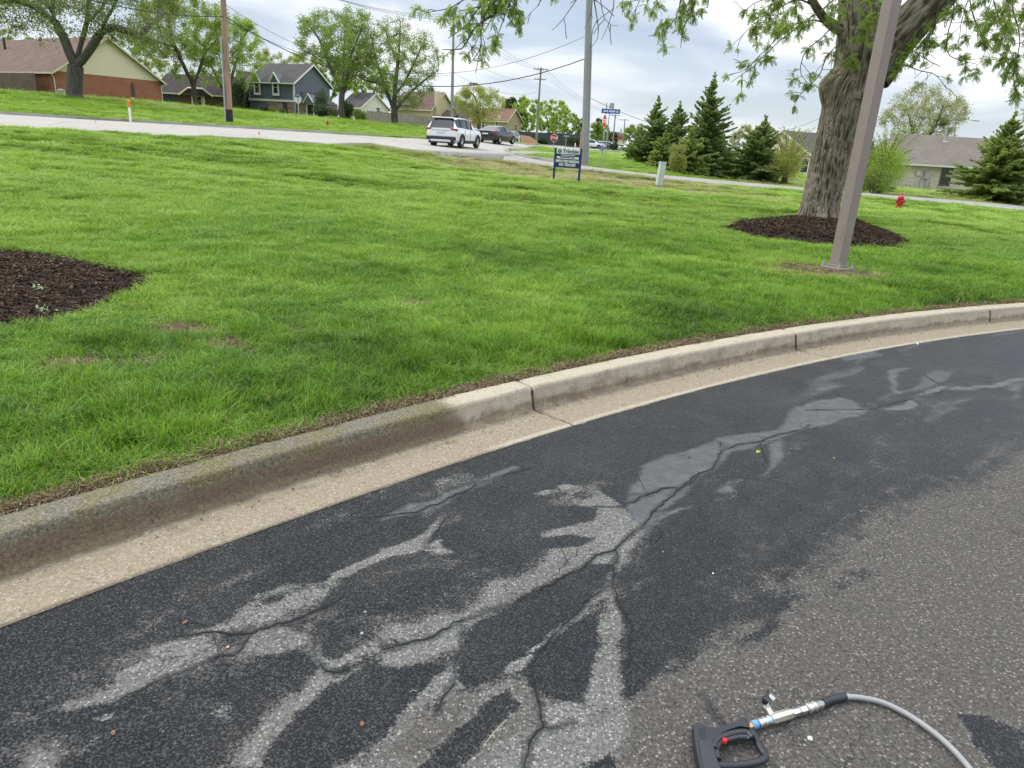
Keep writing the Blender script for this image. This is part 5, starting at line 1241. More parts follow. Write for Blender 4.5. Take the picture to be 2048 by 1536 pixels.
# low hanging feathery sprays
def frond(o, d, L, g, V, F_):
    """pinnate leaf: rachis with small leaflets"""
    d = d / np.linalg.norm(d); s = np.cross(d, g.normal(size=3)); s /= np.linalg.norm(s); n_ = np.cross(d, s); m = 8; p = o.copy(); dd = d.copy()
    for k in range(m):
        p = p + dd * L / m; dd = dd + np.array([0, 0, -.10]); dd /= np.linalg.norm(dd); f = 1 - .5 * abs(k / (m - 1) - .4)
        for sg in (-1, 1):
            e = (s * sg + dd * .55 + n_ * g.normal(0, .2)); e = e / np.linalg.norm(e) * L * .26 * f; w_ = np.cross(e, n_); w_ = w_ / np.linalg.norm(w_) * L * .066
            b = len(V); V.extend([p, p + e * .5 + w_, p + e, p + e * .5 - w_]); F_.append((b, b + 1, b + 2, b + 3))
SV = []; SF = []; T0_ = []; T1_ = []; TR0 = []; TR1 = []
def spray(pts, r0=.022, leafy=1.0, tw=.55, start=.25, seed=1, gap=.16, fl=.15):
    g = np.random.default_rng(seed); c = spline([tp_(*p) for p in pts], 14); L = np.r_[0, np.cumsum(np.linalg.norm(np.diff(c, axis=0), axis=1))]; n = max(3, int(L[-1] / .12))
    s = np.linspace(0, L[-1], n); q = np.stack([np.interp(s, L, c[:, k]) for k in range(3)], -1) + np.cumsum(g.normal(0, .010, (n, 3)), 0) * .6
    for i in range(n - 1):
        T0_.append(q[i]); T1_.append(q[i + 1]); TR0.append(r0 * (1 - .8 * i / n)); TR1.append(r0 * (1 - .8 * (i + 1) / n))
    d_ = np.gradient(q, axis=0); d_ /= np.linalg.norm(d_, axis=1, keepdims=True); x = start * L[-1]
    while x < L[-1] + .02:
        i = min(n - 1, int(x / L[-1] * (n - 1))); o = q[i]; dd = d_[i] * g.uniform(.2, .9) + g.normal(0, .75, 3) + np.array([0, 0, -.35]); dd /= np.linalg.norm(dd)
        tl = tw * g.uniform(.25, 1.1) * (1.15 - .5 * x / L[-1]); m = max(2, int(tl / .09)); p = o.copy()
        for k in range(m):
            p2 = p + dd * tl / m; T0_.append(p); T1_.append(p2); TR0.append(.0065); TR1.append(.005); dd = dd + g.normal(0, .18, 3) + np.array([0, 0, -.10]); dd /= np.linalg.norm(dd); p = p2
            if g.random() < leafy * (.75 if k < m - 1 else 1.0):
                for _ in range(g.integers(8, 13)):
                    e = dd * .5 + g.normal(0, .7, 3) + np.array([0, 0, -.15]); frond(p, e, fl * g.uniform(.55, 1.15), g, SV, SF)
        x += gap * g.uniform(.6, 1.5)
    return q
SP = [
 ([(1668, 52), (1620, 40, 17.2), (1570, 72, 17), (1530, 105, 16.8), (1500, 135, 16.7), (1462, 163, 16.6)], 1.0), ([(1650, 38), (1600, 0, 17), (1545, 22, 16.8), (1505, 50, 16.6), (1470, 82, 16.5)], 1.1),
 ([(1630, 10, 17.2), (1570, -10, 16.8), (1520, 0, 16.4), (1480, 25, 16.2)], 1.1), ([(1700, 70), (1672, 90, 17), (1650, 120, 16.8), (1640, 150, 16.7), (1600, 190, 16.6), (1588, 205, 16.6)], .7),
 ([(1668, 52), (1640, 78, 17), (1612, 100, 16.8), (1600, 140, 16.8), (1618, 165, 16.8)], .7), ([(1730, 20, 17), (1740, 30, 16.4), (1730, 55, 16.2), (1705, 70, 16.1)], 1.3), ([(1700, 0, 17), (1672, 10, 16.6), (1660, 35, 16.5)], 1.3), ([(1690, -20, 17), (1640, 20, 16.4), (1600, 45, 16.2), (1560, 55, 16.2)], 1.2),
 ([(1760, -20, 16.5), (1745, 10, 16.1), (1750, 40, 16)], 1.2),
 ([(1880, -10, 17.4), (1870, 50, 16.8), (1845, 90, 16.6), (1800, 110, 16.6), (1812, 128, 16.6)], .8), ([(1905, -45, 17.4), (1905, 20, 16.6), (1890, 70, 16.5), (1895, 110, 16.4), (1950, 128, 16.4)], .9),
 ([(1930, -60, 17), (1940, 10, 16.5), (1960, 60, 16.3), (1990, 100, 16.2), (2030, 120, 16.1)], 1.1), ([(1990, -120, 16.6), (1985, -20, 16), (2005, 50, 15.8), (2025, 110, 15.7), (2055, 150, 15.6)], 1.15),
 ([(2040, -90, 15.6), (2030, 0, 15.3), (2045, 80, 15.2), (2035, 150, 15.2), (2050, 200, 15.2)], 1.1), ([(1850, 15, 17.2), (1835, 60, 17), (1800, 120, 17), (1830, 140, 16.8), (1870, 150, 16.8), (1893, 182, 16.8)], .45),
 ([(1960, -130, 17), (1950, -40, 16.4), (1925, 30, 16.2), (1915, 90, 16.1)], 1.0), ([(2040, -90, 15.6), (2065, 20, 15.2), (2090, 120, 15), (2060, 210, 15)], 1.0), ([(2060, -60, 15.3), (2010, 10, 15), (1980, 60, 15)], 1.0),
 # centre clusters
 ([(1500, -180, 15.5), (1430, -90, 15), (1370, -20, 14.8), (1352, 40, 14.7), (1330, 70, 14.7), (1295, 84, 14.7)], .8), ([(1430, -90, 15), (1400, -30, 14.8), (1385, 20, 14.8), (1368, 60, 14.8), (1365, 95, 14.8)], .8),
 ([(1380, -260, 14.6), (1340, -120, 14.4), (1300, -40, 14.4), (1272, 10, 14.3), (1262, 30, 14.3)], .8), ([(1430, -90, 15), (1340, -40, 14.7), (1310, 0, 14.6), (1300, 28, 14.6)], .9),
 # left cluster
 ([(1120, -170, 13.6), (1060, -80, 13.4), (1010, -15, 13.2), (985, 30, 13.1), (968, 60, 13.1), (945, 80, 13)], 1.1), ([(1060, -80, 13.4), (1000, -30, 13.1), (940, 0, 13), (895, 25, 13), (858, 33, 13)], .9),
 ([(1010, -15, 13.2), (975, 20, 13), (962, 60, 13), (958, 100, 13), (936, 130, 13)], .45), ([(1060, -80, 13.4), (1020, 0, 13.1), (1005, 40, 13), (990, 78, 13)], 1.1), ([(1090, -120, 13.5), (1045, -30, 13.2), (1020, 8, 13), (1035, 22, 13)], 1.0), ([(1000, -30, 13.1), (960, 10, 13), (930, 50, 13), (895, 75, 13)], .6), ([(985, 30, 13.1), (950, 55, 13), (925, 95, 13), (885, 98, 13)], .35), ([(1010, -40, 13.2), (985, -10, 13.1), (955, 12, 13), (920, 20, 13)], 1.0),
 # bare twigs
 ([(1240, -240, 14), (1205, -100, 13.8), (1185, -20, 13.7), (1180, 30, 13.7), (1168, 58, 13.7)], .04), ([(1205, -100, 13.8), (1200, -20, 13.7), (1210, 40, 13.7), (1235, 50, 13.7)], .05),
 ([(1190, -60, 13.8), (1160, -10, 13.7), (1130, 35, 13.6), (1105, 60, 13.6)], .05), ([(1200, -60, 13.8), (1225, -10, 13.7), (1222, 30, 13.7), (1200, 80, 13.7)], .05), ([(1185, -20, 13.7), (1195, 30, 13.7), (1200, 70, 13.7), (1188, 90, 13.7)], .03), ([(1120, -170, 13.6), (1100, -60, 13.5), (1085, 0, 13.4), (1050, 48, 13.4)], .12), ([(1300, -40, 14.4), (1250, -10, 14.2), (1245, 30, 14.2)], .1),
 ([(1560, 70, 16.9), (1520, 110, 16.6), (1490, 140, 16.6), (1445, 152, 16.6)], .15), ([(1862, 60, 17), (1845, 110, 16.9), (1880, 130, 16.8)], .3), ([(1420, -60, 14.9), (1418, -10, 14.8), (1416, 12, 14.8)], .3),
]
for i, (pts, lf) in enumerate(SP): spray(pts, .020 if lf > .2 else .012, min(lf, 1) * .8, .62 if lf > .2 else .5, .30, 900 + i, (.16 if lf > 1 else .17) if lf > .2 else .34, .155 if lf > .5 else .14)
Vb, Fb = tubes_np(np.array(T0_), np.array(T1_), np.array(TR0), np.array(TR1), 4); np_mesh('twig', Vb, Fb, MB2, LT, True, local=TB)
fo = np_mesh('foliage', np.array(SV), np.array(SF), MLL, LT, local=TB); print('fronds', len(SF))

# ================================================================== STREET FURNITURE
MGAL = m_simple('galvanised', (.42, .43, .43), .5, .35, .15, 3); MWHT = m_simple('white_paint', (.78, .78, .75), .5, var=.08); MBLK = m_simple('black_plastic', (.018, .019, .021), .42, var=.2, scale=20)
MNAVY = m_simple('navy_sign', (.012, .028, .135), .45, var=.05); MRED = m_simple('hydrant_red', (.50, .022, .03), .38, var=.2, scale=8); MORG = m_simple('orange_plastic', (.80, .17, .03), .5); MSB = m_simple('street_sign_blue', (.02, .09, .45), .4)
MSR = m_simple('stop_red', (.55, .02, .03), .4); MTEAL = m_simple('pale_green_enamel', (.50, .58, .52), .5, var=.18, scale=3)
t = NT('lamp_pole_paint'); p = t.geo(); MLP = t.fin(t.mix(t.ramp(t.noise(p, 3, 4, .6), [(.35, 0.0), (.7, .35)]), (.25, .205, .185), (.30, .245, .22)), .5, t.bump(t.noise(p, 120, 2), .08, .002), spec=.4)
# square lamp pole on bolted base
lb = at(1673, 541); lp = empty('lamp_pole', (lb[0], lb[1], tz1(lb[0], lb[1]) + .03), math.radians(28)); tag(lp, 'tall square taupe lamp pole bolted to a pad before the leaning tree', 'lamp pole')
MB().bbox((-.078, -.078, .02), (.078, .078, 9.0), .010).build('pole', MLP, lp)
MB().bbox((-.15, -.15, -.02), (.15, .15, .022), .005).build('base_plate', MLP, lp)
MB().bbox((-.088, -.088, .022), (.088, .088, .05), .004).build('base_collar', MLP, lp)
MB().bbox((-.079, -.04, .42), (-.0785, .04, .56), .0001).bbox((-.082, -.035, .40), (-.078, .035, .55), .001).build('hand_hole_cover', MLP, lp)
for k, (sx, sy) in enumerate(((1, 1), (1, -1), (-1, 1), (-1, -1))):
    MB().lathe([(.010, -.02), (.010, .075)], 8, (sx * .122, sy * .122, .02)).lathe([(.021, .024), (.021, .045)], 6, (sx * .122, sy * .122, .0)).lathe([(.018, .0), (.026, .012)], 6, (sx * .122, sy * .122, .012)).build('bolt', MGAL, lp)
MB().box((-.30, -.22, 8.95), (.30, .22, 9.12)).build('lamp_head', MLP, lp)
pad = MB(); pad.lathe([(.27, -.2), (.27, .0), (.262, .008)], 28); pd = pad.build('pole_footing', MR); pd.location = (lb[0], lb[1], tz1(lb[0], lb[1])); tag(pd, 'round concrete footing under the taupe lamp pole', 'footing')

def text(s_, size, m, loc, parent, rot=(math.pi / 2, 0, 0), ext=.002, name='lettering', bold=0.0, sx=1.0, align='CENTER'):
    cu = D.curves.new(name, 'FONT'); cu.body = s_; cu.size = size; cu.extrude = ext; cu.align_x = align; cu.align_y = 'CENTER'; cu.offset = bold; cu.resolution_u = 3
    o = D.objects.new(name, cu); link(o); bpy.context.view_layer.update()
    me = D.meshes.new_from_object(o.evaluated_get(bpy.context.evaluated_depsgraph_get())); D.objects.remove(o); me.materials.clear(); me.materials.append(m)
    o = link(D.objects.new(name, me)); o.location = loc; o.rotation_euler = rot; o.scale = (sx, 1, 1); o.parent = parent; return o
# parking sign
sL = gd(1107, 362, 28.0); sRt = gd(1156.5, 374, 27.7); sc_ = pxm(sL)
v = (sRt - sL)[:2]; wS = np.hypot(*v); azs = math.atan2(v[1], v[0])
sg = empty('parking_sign', sL, azs); tag(sg, 'navy and white parking notice board on two posts at the lawn edge', 'sign')
tz_l = dp(1111.5, 295, 28)[2] - sL[2]; zb_ = dp(1109, 334, 28)[2] - sL[2]; zs_ = dp(1111, 306.5, 28)[2] - sL[2]; dzR = sRt[2] - sL[2]
MB().box((-.035, -.035, -.4), (.035, .035, tz_l)).build('post', MNAVY, sg); MB().box((wS - .035, -.035, dzR - .4), (wS + .035, .035, tz_l)).build('post', MNAVY, sg)
MB().bbox((.037, -.02, zb_), (wS - .037, .02, zs_ - .002), .004).build('panel', MNAVY, sg); MB().bbox((.037, -.02, zs_ + .001), (wS - .037, .02, tz_l - .02), .004).build('header_panel', MWHT, sg)
hb = tz_l - zb_; mid = wS / 2
MGT = m_simple('grey_letter', (.07, .13, .20), .5)
text('Trimble', .19, MGT, (mid + .10, -.024, (zs_ + tz_l) / 2 - .01), sg, bold=.006)
lg = MB(); lg.lathe([(.075, -.004), (.075, .004)], 20, (mid - .32, -.026, (zs_ + tz_l) / 2 - .005), (0, 1, 0)); lg.build('logo_disc', MGT, sg)
MB().tube([(mid - .36, -.032, (zs_ + tz_l) / 2 + .03), (mid - .33, -.032, (zs_ + tz_l) / 2 - .03), (mid - .28, -.032, (zs_ + tz_l) / 2 + .03)], .008, 4).build('logo_stroke', MWHT, sg)
ln = MB(); x = mid - .26
for k in range(16): wd = .018 + .012 * ((k * 7) % 3) / 2; ln.box((x, -.024, zb_ + hb * .62), (x + wd, -.021, zb_ + hb * .62 + .035)); x += wd + .010
tag(ln.build('small_print', MWHT, sg), kind='stuff')
MB().bbox((mid - .42, -.026, zb_ + hb * .46), (mid + .42, -.021, zb_ + hb * .575), .002).build('name_strip', MWHT, sg)
ln = MB(); x = mid - .30
for k in range(17):
    wd = .020 + .012 * ((k * 5) % 3) / 2
    if k != 12: ln.box((x, -.029, zb_ + hb * .50), (x + wd, -.027, zb_ + hb * .50 + .045))
    x += wd + .008
tag(ln.build('small_print', MNAVY, sg), kind='stuff')
text('EMPLOYEE PARKING', .128, MWHT, (mid, -.024, zb_ + hb * .33), sg, bold=.006, sx=.80); text('NO TRUCKS', .128, MWHT, (mid, -.024, zb_ + hb * .15), sg, bold=.006, sx=.88)

# utility pedestal (leaning pale green box)
pb = at(1317, 373); pe = empty('utility_pedestal', (pb[0], pb[1], tz1(pb[0], pb[1])), .35); pe.rotation_euler = (0, math.radians(4.0), .3); tag(pe, 'pale green telephone pedestal standing in the lawn before the spruces', 'utility box')
hp = 47 * pxm(pb) * 1.0
MB().bbox((-.13, -.11, -.2), (.13, .11, hp - .03), .015).build('cabinet', MTEAL, pe); MB().bbox((-.145, -.125, hp - .06), (.145, .125, hp), .015).build('cap', MTEAL, pe); MB().bbox((-.10, -.118, hp * .15), (.10, -.111, hp * .82), .003).build('door', MTEAL, pe); MB().bbox((-.15, -.13, -.15), (.15, .13, .06), .01).build('base', MLP, pe)

def hydrant(base, h, rz, label):
    e = empty('fire_hydrant', base, rz); tag(e, label, 'fire hydrant'); k = h / .70
    S_ = lambda pr: [(r * k, z * k) for r, z in pr]
    MB().lathe(S_([(.11, -.1), (.11, .03), (.16, .03), (.17, .10), (.135, .11), (.125, .40), (.135, .42), (.155, .43), (.155, .465), (.12, .475)]), 18).build('barrel', MRED, e, True)
    MB().lathe(S_([(.145, .475), (.14, .52), (.115, .57), (.07, .61), (.045, .62)]), 18).build('bonnet', MRED, e, True)
    MB().lathe(S_([(.04, .615), (.04, .65), (.025, .655), (.025, .70)]), 6).build('operating_nut', MRED, e)
    for sx in (-1, 1): MB().lathe(S_([(.055, .08), (.055, .15), (.078, .155), (.078, .19), (.06, .20), (.022, .205), (.022, .23)]), 12, (0, 0, .33 * k), (sx, 0, 0)).build('hose_cap', MRED, e, True)
    MB().lathe(S_([(.075, .08), (.075, .15), (.10, .155), (.10, .20), (.07, .21), (.028, .215), (.028, .24)]), 12, (0, 0, .30 * k), (0, -1, 0)).build('pumper_cap', MRED, e, True)
hb_ = at(1797, 419); hydrant((hb_[0], hb_[1], tz1(hb_[0], hb_[1]) + .06), 27.5 * pxm(hb_) / .97, -.15, 'red fire hydrant in the lawn right of the lamp pole')
h2 = gd(655, 251, 58); hydrant(h2, 11.5 * pxm(h2), .6, 'small distant red fire hydrant on the verge below the grey house')

def marker(x, y, Y, ty, label, cap=MORG):
    b = gd(x, y, Y); h = dp(x, ty, Y)[2] - b[2]; e = empty('marker_post', b); tag(e, label, 'marker post'); MB().lathe([(.055, -.2), (.055, h * .66)], 10).build('post', MWHT, e, True); MB().lathe([(.06, h * .60), (.06, h * .96), (.03, h)], 10).build('cap', cap, e, True)
marker(261, 240, 38, 200, 'white marker post with orange top on the left verge'); marker(1038, 286, 92, 275, 'small pale marker post beyond the far dark car', MWHT); marker(1150, 296, 75, 286, 'short white marker post behind the parking sign', MWHT)
cb = gd(519, 276, 36.0); e = empty('traffic_cone', cb); tag(e, 'small orange cone marker on the road edge', 'cone'); MB().lathe([(.10, 0), (.10, .02), (.06, .03), (.015, .26)], 14).build('cone', MORG, e, True)

# utility poles
MWP = m_bark('pole_wood', (.20, .12, .085), (.50, .34, .26), 3); MWG = m_bark('pole_wood_grey', (.16, .145, .125), (.33, .31, .28), 3); MCON = m_simple('pole_grey_steel', (.27, .275, .27), .6, .1, .12, 1.5); MWD = m_simple('dark_wood', (.035, .028, .024), .9)
MWIRE = m_simple('wire', (.02, .02, .022), .6); MINS = m_simple('insulator', (.12, .11, .11), .4)
def upole(xb, yb, Y, xt, yt, rb_, rt_, m, label, arms=(), name='utility_pole', extra=None):
    b = gd(xb, yb, Y); top = dp(xt, yt, Y); e = empty(name, b); tag(e, label, 'utility pole'); tl = top - b
    tl[1] = 0
    MB().tube([(-tl[0] * .04, 0, -.4), (0, 0, 0), tuple(tl)], [rb_, rb_, rt_], 12).build('pole', m, e, True)
    for (ya, hw, az) in arms:
        p = dp(xt, ya, Y) - b; f = p[2] / tl[2]; c = np.array([tl[0] * f, 0, p[2]]); dx, dy = math.cos(az) * hw, math.sin(az) * hw
        MB().box((-hw, -.06, -.06), (hw, .06, .06), Matrix.Rotation(az, 3, 'Z')).build('crossarm', MWG if m is not MWP else MWP, e).location = (c[0], c[1] - .12, c[2])
        for k in (-.9, -.35, .35, .9): MB().lathe([(.03, .05), (.05, .10), (.03, .14), (.045, .19), (.02, .23)], 8, (c[0] + dx * k, c[1] - .12 + dy * k, c[2])).build('insulator', MINS, e, True)
    return e, b, tl
u1, b1, t1 = upole(460, 246, 48, 440, -110, .20, .155, MWP, 'brown weathered wooden pole with grey conduit, left of the grey house', ((-95, 1.2, .6),))
hC = dp(452, 75, 48)[2] - b1[2]; f = hC / t1[2]
MB().tube([(-.21, -.16, -.2), (-.21, -.16, 0), (-.21 + t1[0] * f, -.16, hC)], .055, 8).build('conduit', MGAL, u1, True)
MB().tube([(.0, 0, .0), (t1[0] * .05, 0, t1[2] * .05), (t1[0] * .085, 0, t1[2] * .085)], [.206, .205, .202], 12).build('dark_footing_band', MWD, u1, True)
u2, b2, t2 = upole(903, 262, 75, 908, 22, .17, .10, MCON, 'slender grey steel pole rising behind the white wagon', ((33, 1.0, .3),)); 
u3, b3, t3 = upole(1170, 326, 45, 1181, -90, .23, .17, MCON, 'tall thick grey pole at the junction, right of the parking sign')
MB().tube([(-.30, .1, -.2), (-.27, .1, dp(1166, 262, 45)[2] - b3[2])], .13, 10).build('stub_pole', MWP, u3, True); MB().tube([(.20, -.14, -.1), (.20 + t3[0] * .6, -.14, t3[2] * .6)], .035, 8).build('conduit', MGAL, u3, True)
MB().box((-.5, -.25, -.2), (.25, .2, .12)).build('anchor_block', MR, u3)
u4, b4, t4 = upole(1072, 288, 118, 1082, 135, .19, .13, MWG, 'thin far wooden pole with two short crossarms', ((139, 1.1, .1), (159, .9, .1)))
MB().box((-.9, -.2, -.35), (-.3, .2, .35)).build('transformer', MINS, u4).location = (t4[0] * .3, 0, dp(1078, 222, 118)[2] - b4[2])
u5, b5, t5 = upole(1225, 290, 190, 1231, 229, .2, .14, MWG, 'distant wooden pole just right of the stop sign', ((231, 1.3, .1),)); u6, b6, t6 = upole(1246, 292, 240, 1250, 238, .2, .14, MWG, 'most distant wooden pole over the red building', ((240, 1.4, .1),))
u7, b7, t7 = upole(899 + 0, 240, 200, 901, 165, .12, .08, MCON, 'distant thin pole with floodlight behind the budding tree', (), 'floodlight_pole'); u7.location.x = gd(944, 250, 200)[0]
MB().box((-1.1, -.2, -.25), (1.1, .2, .25)).build('floodlight', MINS, u7).location = (t7[0], 0, t7[2])
# street light behind the beige house
b = gd(1899, 350, 110); e = empty('street_light', b); tag(e, 'curved-arm street light rising behind the beige house roof', 'street light'); top = dp(1912, 243, 110) - b; top[1] = 0
MB().tube([(0, 0, 0), tuple(top)], [.16, .10], 8).build('pole', MGAL, e, True); a2 = dp(1950, 241, 110) - b; MB().tube([tuple(top - np.array([0, 0, .3])), (top[0] + 1.0, 0, top[2] + .35), (a2[0], 0, a2[2])], .06, 6).build('arm', MGAL, e, True)
MB().box((a2[0] - .2, -.15, a2[2] - .12), (a2[0] + .6, .15, a2[2] + .02)).build('lamp_head', MGAL, e)

def wire(p0, p1, sag, r, label, n=24):
    p0 = np.array(p0); p1 = np.array(p1); s = np.linspace(0, 1, n)[:, None]; q = p0 * (1 - s) + p1 * s; q[:, 2:3] -= sag * 4 * s * (1 - s)
    o = MB().tube([tuple(a - p0) for a in q], r, 5).build('overhead_wire', MWIRE, None, True); o.location = tuple(p0); tag(o, label, 'wire', 'overhead wires along the road'); return o
W = lambda x, y, Y: dp(x, y, Y)
wire(W(451, 33, 48), W(1174, 116, 45), 2.6, .026, 'thick overhead cable sagging from the brown pole to the tall grey pole')
wire(W(451, 33, 48), W(-60, -75, 36), .6, .026, 'thick overhead cable running up left from the brown pole')
wire(W(449, 8, 48), W(1176, 70, 45), 2.9, .012, 'thin overhead wire above the thick cable between the brown and grey poles')
for k, (ya, yb) in enumerate(((-100, 28), (-96, 33), (-90, 38))): wire(W(428 + 12 * k, ya, 48), W(893 + 14 * k, yb, 75), 1.0, .012, ('left', 'middle', 'right')[k] + ' of the three wires dropping from the brown pole to the steel pole')
for k in range(3): wire(W(893 + 14 * k, 32, 75), W(1072 + 9 * k, 138, 118), .8, .013, ('left', 'middle', 'right')[k] + ' of the three wires from the steel pole to the far wooden pole')
for k in range(3): wire(W(1072 + 9 * k, 138, 118), W(1226 + 5 * k, 231, 190), 1.0, .016, ('left', 'middle', 'right')[k] + ' of the three wires beyond the far wooden pole')
for k in range(2): wire(W(906, 100 + 45 * k, 75), W(1074, 158 + 26 * k, 118), 1.0, .014, ('upper', 'lower')[k] + ' low wire from the steel pole to the far wooden pole')
wire(W(1178, 195, 45), W(1720, 190, 75), 3.0, .014, 'faint wire passing behind the tall spruces'); wire(W(430, 30, 60), W(905, 150, 75), 1.5, .016, 'faint wire crossing above the grey house'); wire(W(1228, 232, 190), W(1249, 240, 240), .4, .03, 'short wire between the two most distant poles')
wire(W(-40, 15, 60), W(-60 + 290, 0, 60), .3, .02, 'thin wire in the top left tree')

# stop signs and street name signs
def oct_(r): return [(r * math.cos(math.radians(22.5 + 45 * k)), r * math.sin(math.radians(22.5 + 45 * k))) for k in range(8)]
def stopsign(x, y, Y, cy_, R_, rz, label, face=True, posth=None, name_w=None, top=None):
    b = gd(x, y, Y); hc = dp(x, cy_, Y)[2] - b[2]; e = empty('stop_sign', b, rz); tag(e, label, 'stop sign'); pt = (dp(x, top, Y)[2] - b[2]) if top else hc + R_
    MB().box((-.03, .0, -.3), (.03, .06, pt)).build('post', MGAL, e)
    m = MB(); vs = [(px_, -.012, hc + pz_) for px_, pz_ in oct_(R_)] + [(px_, .0, hc + pz_) for px_, pz_ in oct_(R_)]
    m.add(vs, [tuple(range(8)), tuple(range(8, 16))[::-1]] + [(i, (i + 1) % 8, 8 + (i + 1) % 8, 8 + i) for i in range(8)]); m.build('border', MWHT, e)
    m = MB(); vs = [(px_, -.020, hc + pz_) for px_, pz_ in oct_(R_ * .92)] + [(px_, -.013, hc + pz_) for px_, pz_ in oct_(R_ * .92)]
    m.add(vs, [tuple(range(8)), tuple(range(8, 16))[::-1]] + [(i, (i + 1) % 8, 8 + (i + 1) % 8, 8 + i) for i in range(8)]); m.build('sign_face', MSR, e)
    text('STOP', R_ * .78, MWHT, (0, -.024, hc), e, bold=R_ * .02)
    return e, b
e, b = stopsign(1202, 322, 56, 242, .50, math.radians(-78), 'red stop sign seen nearly edge-on at the junction corner', top=205)
def plate(e, c, w_, h_, m, rz, name='street_name_plate', bars=None):
    o = MB().bbox((-w_ / 2, -.012, -h_ / 2), (w_ / 2, .012, h_ / 2), .004).build(name, m, e); o.location = c; o.rotation_euler = (0, 0, rz)
    if bars:
        q = MB(); x = -w_ * .40; k = 0
        while x < w_ * .40:
            wd = w_ * (.022 + .012 * ((k * 5) % 3))
            if k % 8 != 6: q.box((x, -.018, -h_ * .22), (x + wd, -.013, h_ * .22))
            x += wd + w_ * .012; k += 1
        tag(q.build('lettering', MWHT, o), kind='stuff')
    return o
b = gd(1210, 320, 54); e = empty('street_name_sign', b); tag(e, 'blue street name sign above the edge-on stop sign', 'street sign'); hz_ = dp(1212, 222, 54)[2] - b[2]; k = pxm(b)
MB().box((-.03, -.03, -.3), (.03, .03, hz_ + .5)).build('post', MGAL, e); plate(e, (.08, -.05, hz_), 36 * k, 8.5 * k, MSB, math.radians(-4), bars=True); plate(e, (.15, -.04, hz_ + 10.5 * k), 8 * k, 9.5 * k, MGAL, math.radians(20), 'top_plate')
b = gd(1201, 334, 44); e = empty('small_road_sign', b); tag(e, 'small purple-grey sign on a thin post before the junction', 'sign'); k = pxm(b); h = dp(1203, 292, 44)[2] - b[2]; MB().box((-.022, -.022, -.3), (.022, .022, h)).build('post', MGAL, e); plate(e, (0, -.04, h - 4 * k), 9 * k, 9 * k, m_simple('sign_back', (.20, .18, .30), .5), .5, 'sign_plate')
stopsign(1107, 296, 76, 276, .40, .1, 'small red stop sign seen over the parking sign')
b = gd(1131, 293, 80); e = empty('street_name_sign', b); tag(e, 'small blue street name sign before the dark bushes', 'street sign'); k = pxm(b); h = dp(1131, 270, 80)[2] - b[2]; MB().box((-.03, -.03, -.2), (.03, .03, h)).build('post', MGAL, e); plate(e, (0, -.05, h - .1), 12 * k, 3.2 * k, MSB, .2, bars=True)
e, b = stopsign(598, 246, 66, 198.5, .38, math.radians(180 - 25), 'pale back of a stop sign before the grey house'); 
for c in e.children:
    if c.name.startswith('sign_face') or c.name.startswith('border') or c.name.startswith('lettering'): pass
k = pxm(b); bn = MB().bbox((-.36, -.04, 0), (.36, -.025, .72), .004); o = MB(); 
plate(e, (0, .09, dp(598, 192.5, 66)[2] - b[2]), 13 * k, 3.0 * k, MSB, 0)
# ================================================================== HOUSES
def m_brick(name, a, b, mortar, sc=1.0):
    t = NT(name); v = t.obj(); x = t.n('ShaderNodeTexBrick'); x.offset = .5
    sx = t.n('ShaderNodeSeparateXYZ'); t.t.links.new(v, sx.inputs[0]); c = t.n('ShaderNodeCombineXYZ'); t.t.links.new(t.ma('ADD', sx.outputs[0], sx.outputs[1]), c.inputs[0]); t.t.links.new(sx.outputs[2], c.inputs[1])
    t.t.links.new(c.outputs[0], x.inputs['Vector']); x.inputs['Color1'].default_value = (*a, 1); x.inputs['Color2'].default_value = (*b, 1); x.inputs['Mortar'].default_value = (*mortar, 1)
    x.inputs['Scale'].default_value = 1; x.inputs['Brick Width'].default_value = .21 * sc; x.inputs['Row Height'].default_value = .075 * sc; x.inputs['Mortar Size'].default_value = .009 * sc
    col = t.mix(t.ramp(t.noise(v, 1.2, 4), [(.35, 0.0), (.7, .35)]), x.outputs[0], tuple(q * .6 for q in a))
    return t.fin(col, .9, t.bump(x.outputs['Fac'], .4, .01))
def m_siding(name, a, pitch=.13):
    t = NT(name); v = t.obj(); s = t.n('ShaderNodeSeparateXYZ'); t.t.links.new(v, s.inputs[0]); f = t.ma('FRACT', t.ma('DIVIDE', s.outputs[2], pitch))
    col = t.mix(t.sm(f, .0, .12), tuple(q * .55 for q in a), a); col = t.mix(t.ramp(t.noise(v, .8, 3), [(.3, 0.0), (.7, .25)]), col, tuple(q * .82 for q in a))
    return t.fin(col, .75, t.bump(f, .5, .02))
def m_shingle(name, a, b):
    t = NT(name); v = t.obj(); x = t.n('ShaderNodeTexBrick'); x.offset = .5; t.t.links.new(v, x.inputs['Vector']); x.inputs['Color1'].default_value = (*a, 1); x.inputs['Color2'].default_value = (*b, 1); x.inputs['Mortar'].default_value = (*[q * .6 for q in a], 1)
    x.inputs['Scale'].default_value = 1; x.inputs['Brick Width'].default_value = .3; x.inputs['Row Height'].default_value = .14; x.inputs['Mortar Size'].default_value = .008
    col = t.mix(t.ramp(t.noise(v, .7, 4), [(.35, 0.0), (.7, .4)]), x.outputs[0], tuple(q * .7 for q in a))
    return t.fin(col, .95, t.bump(t.noise(v, 40, 2), .4, .01), spec=.2)
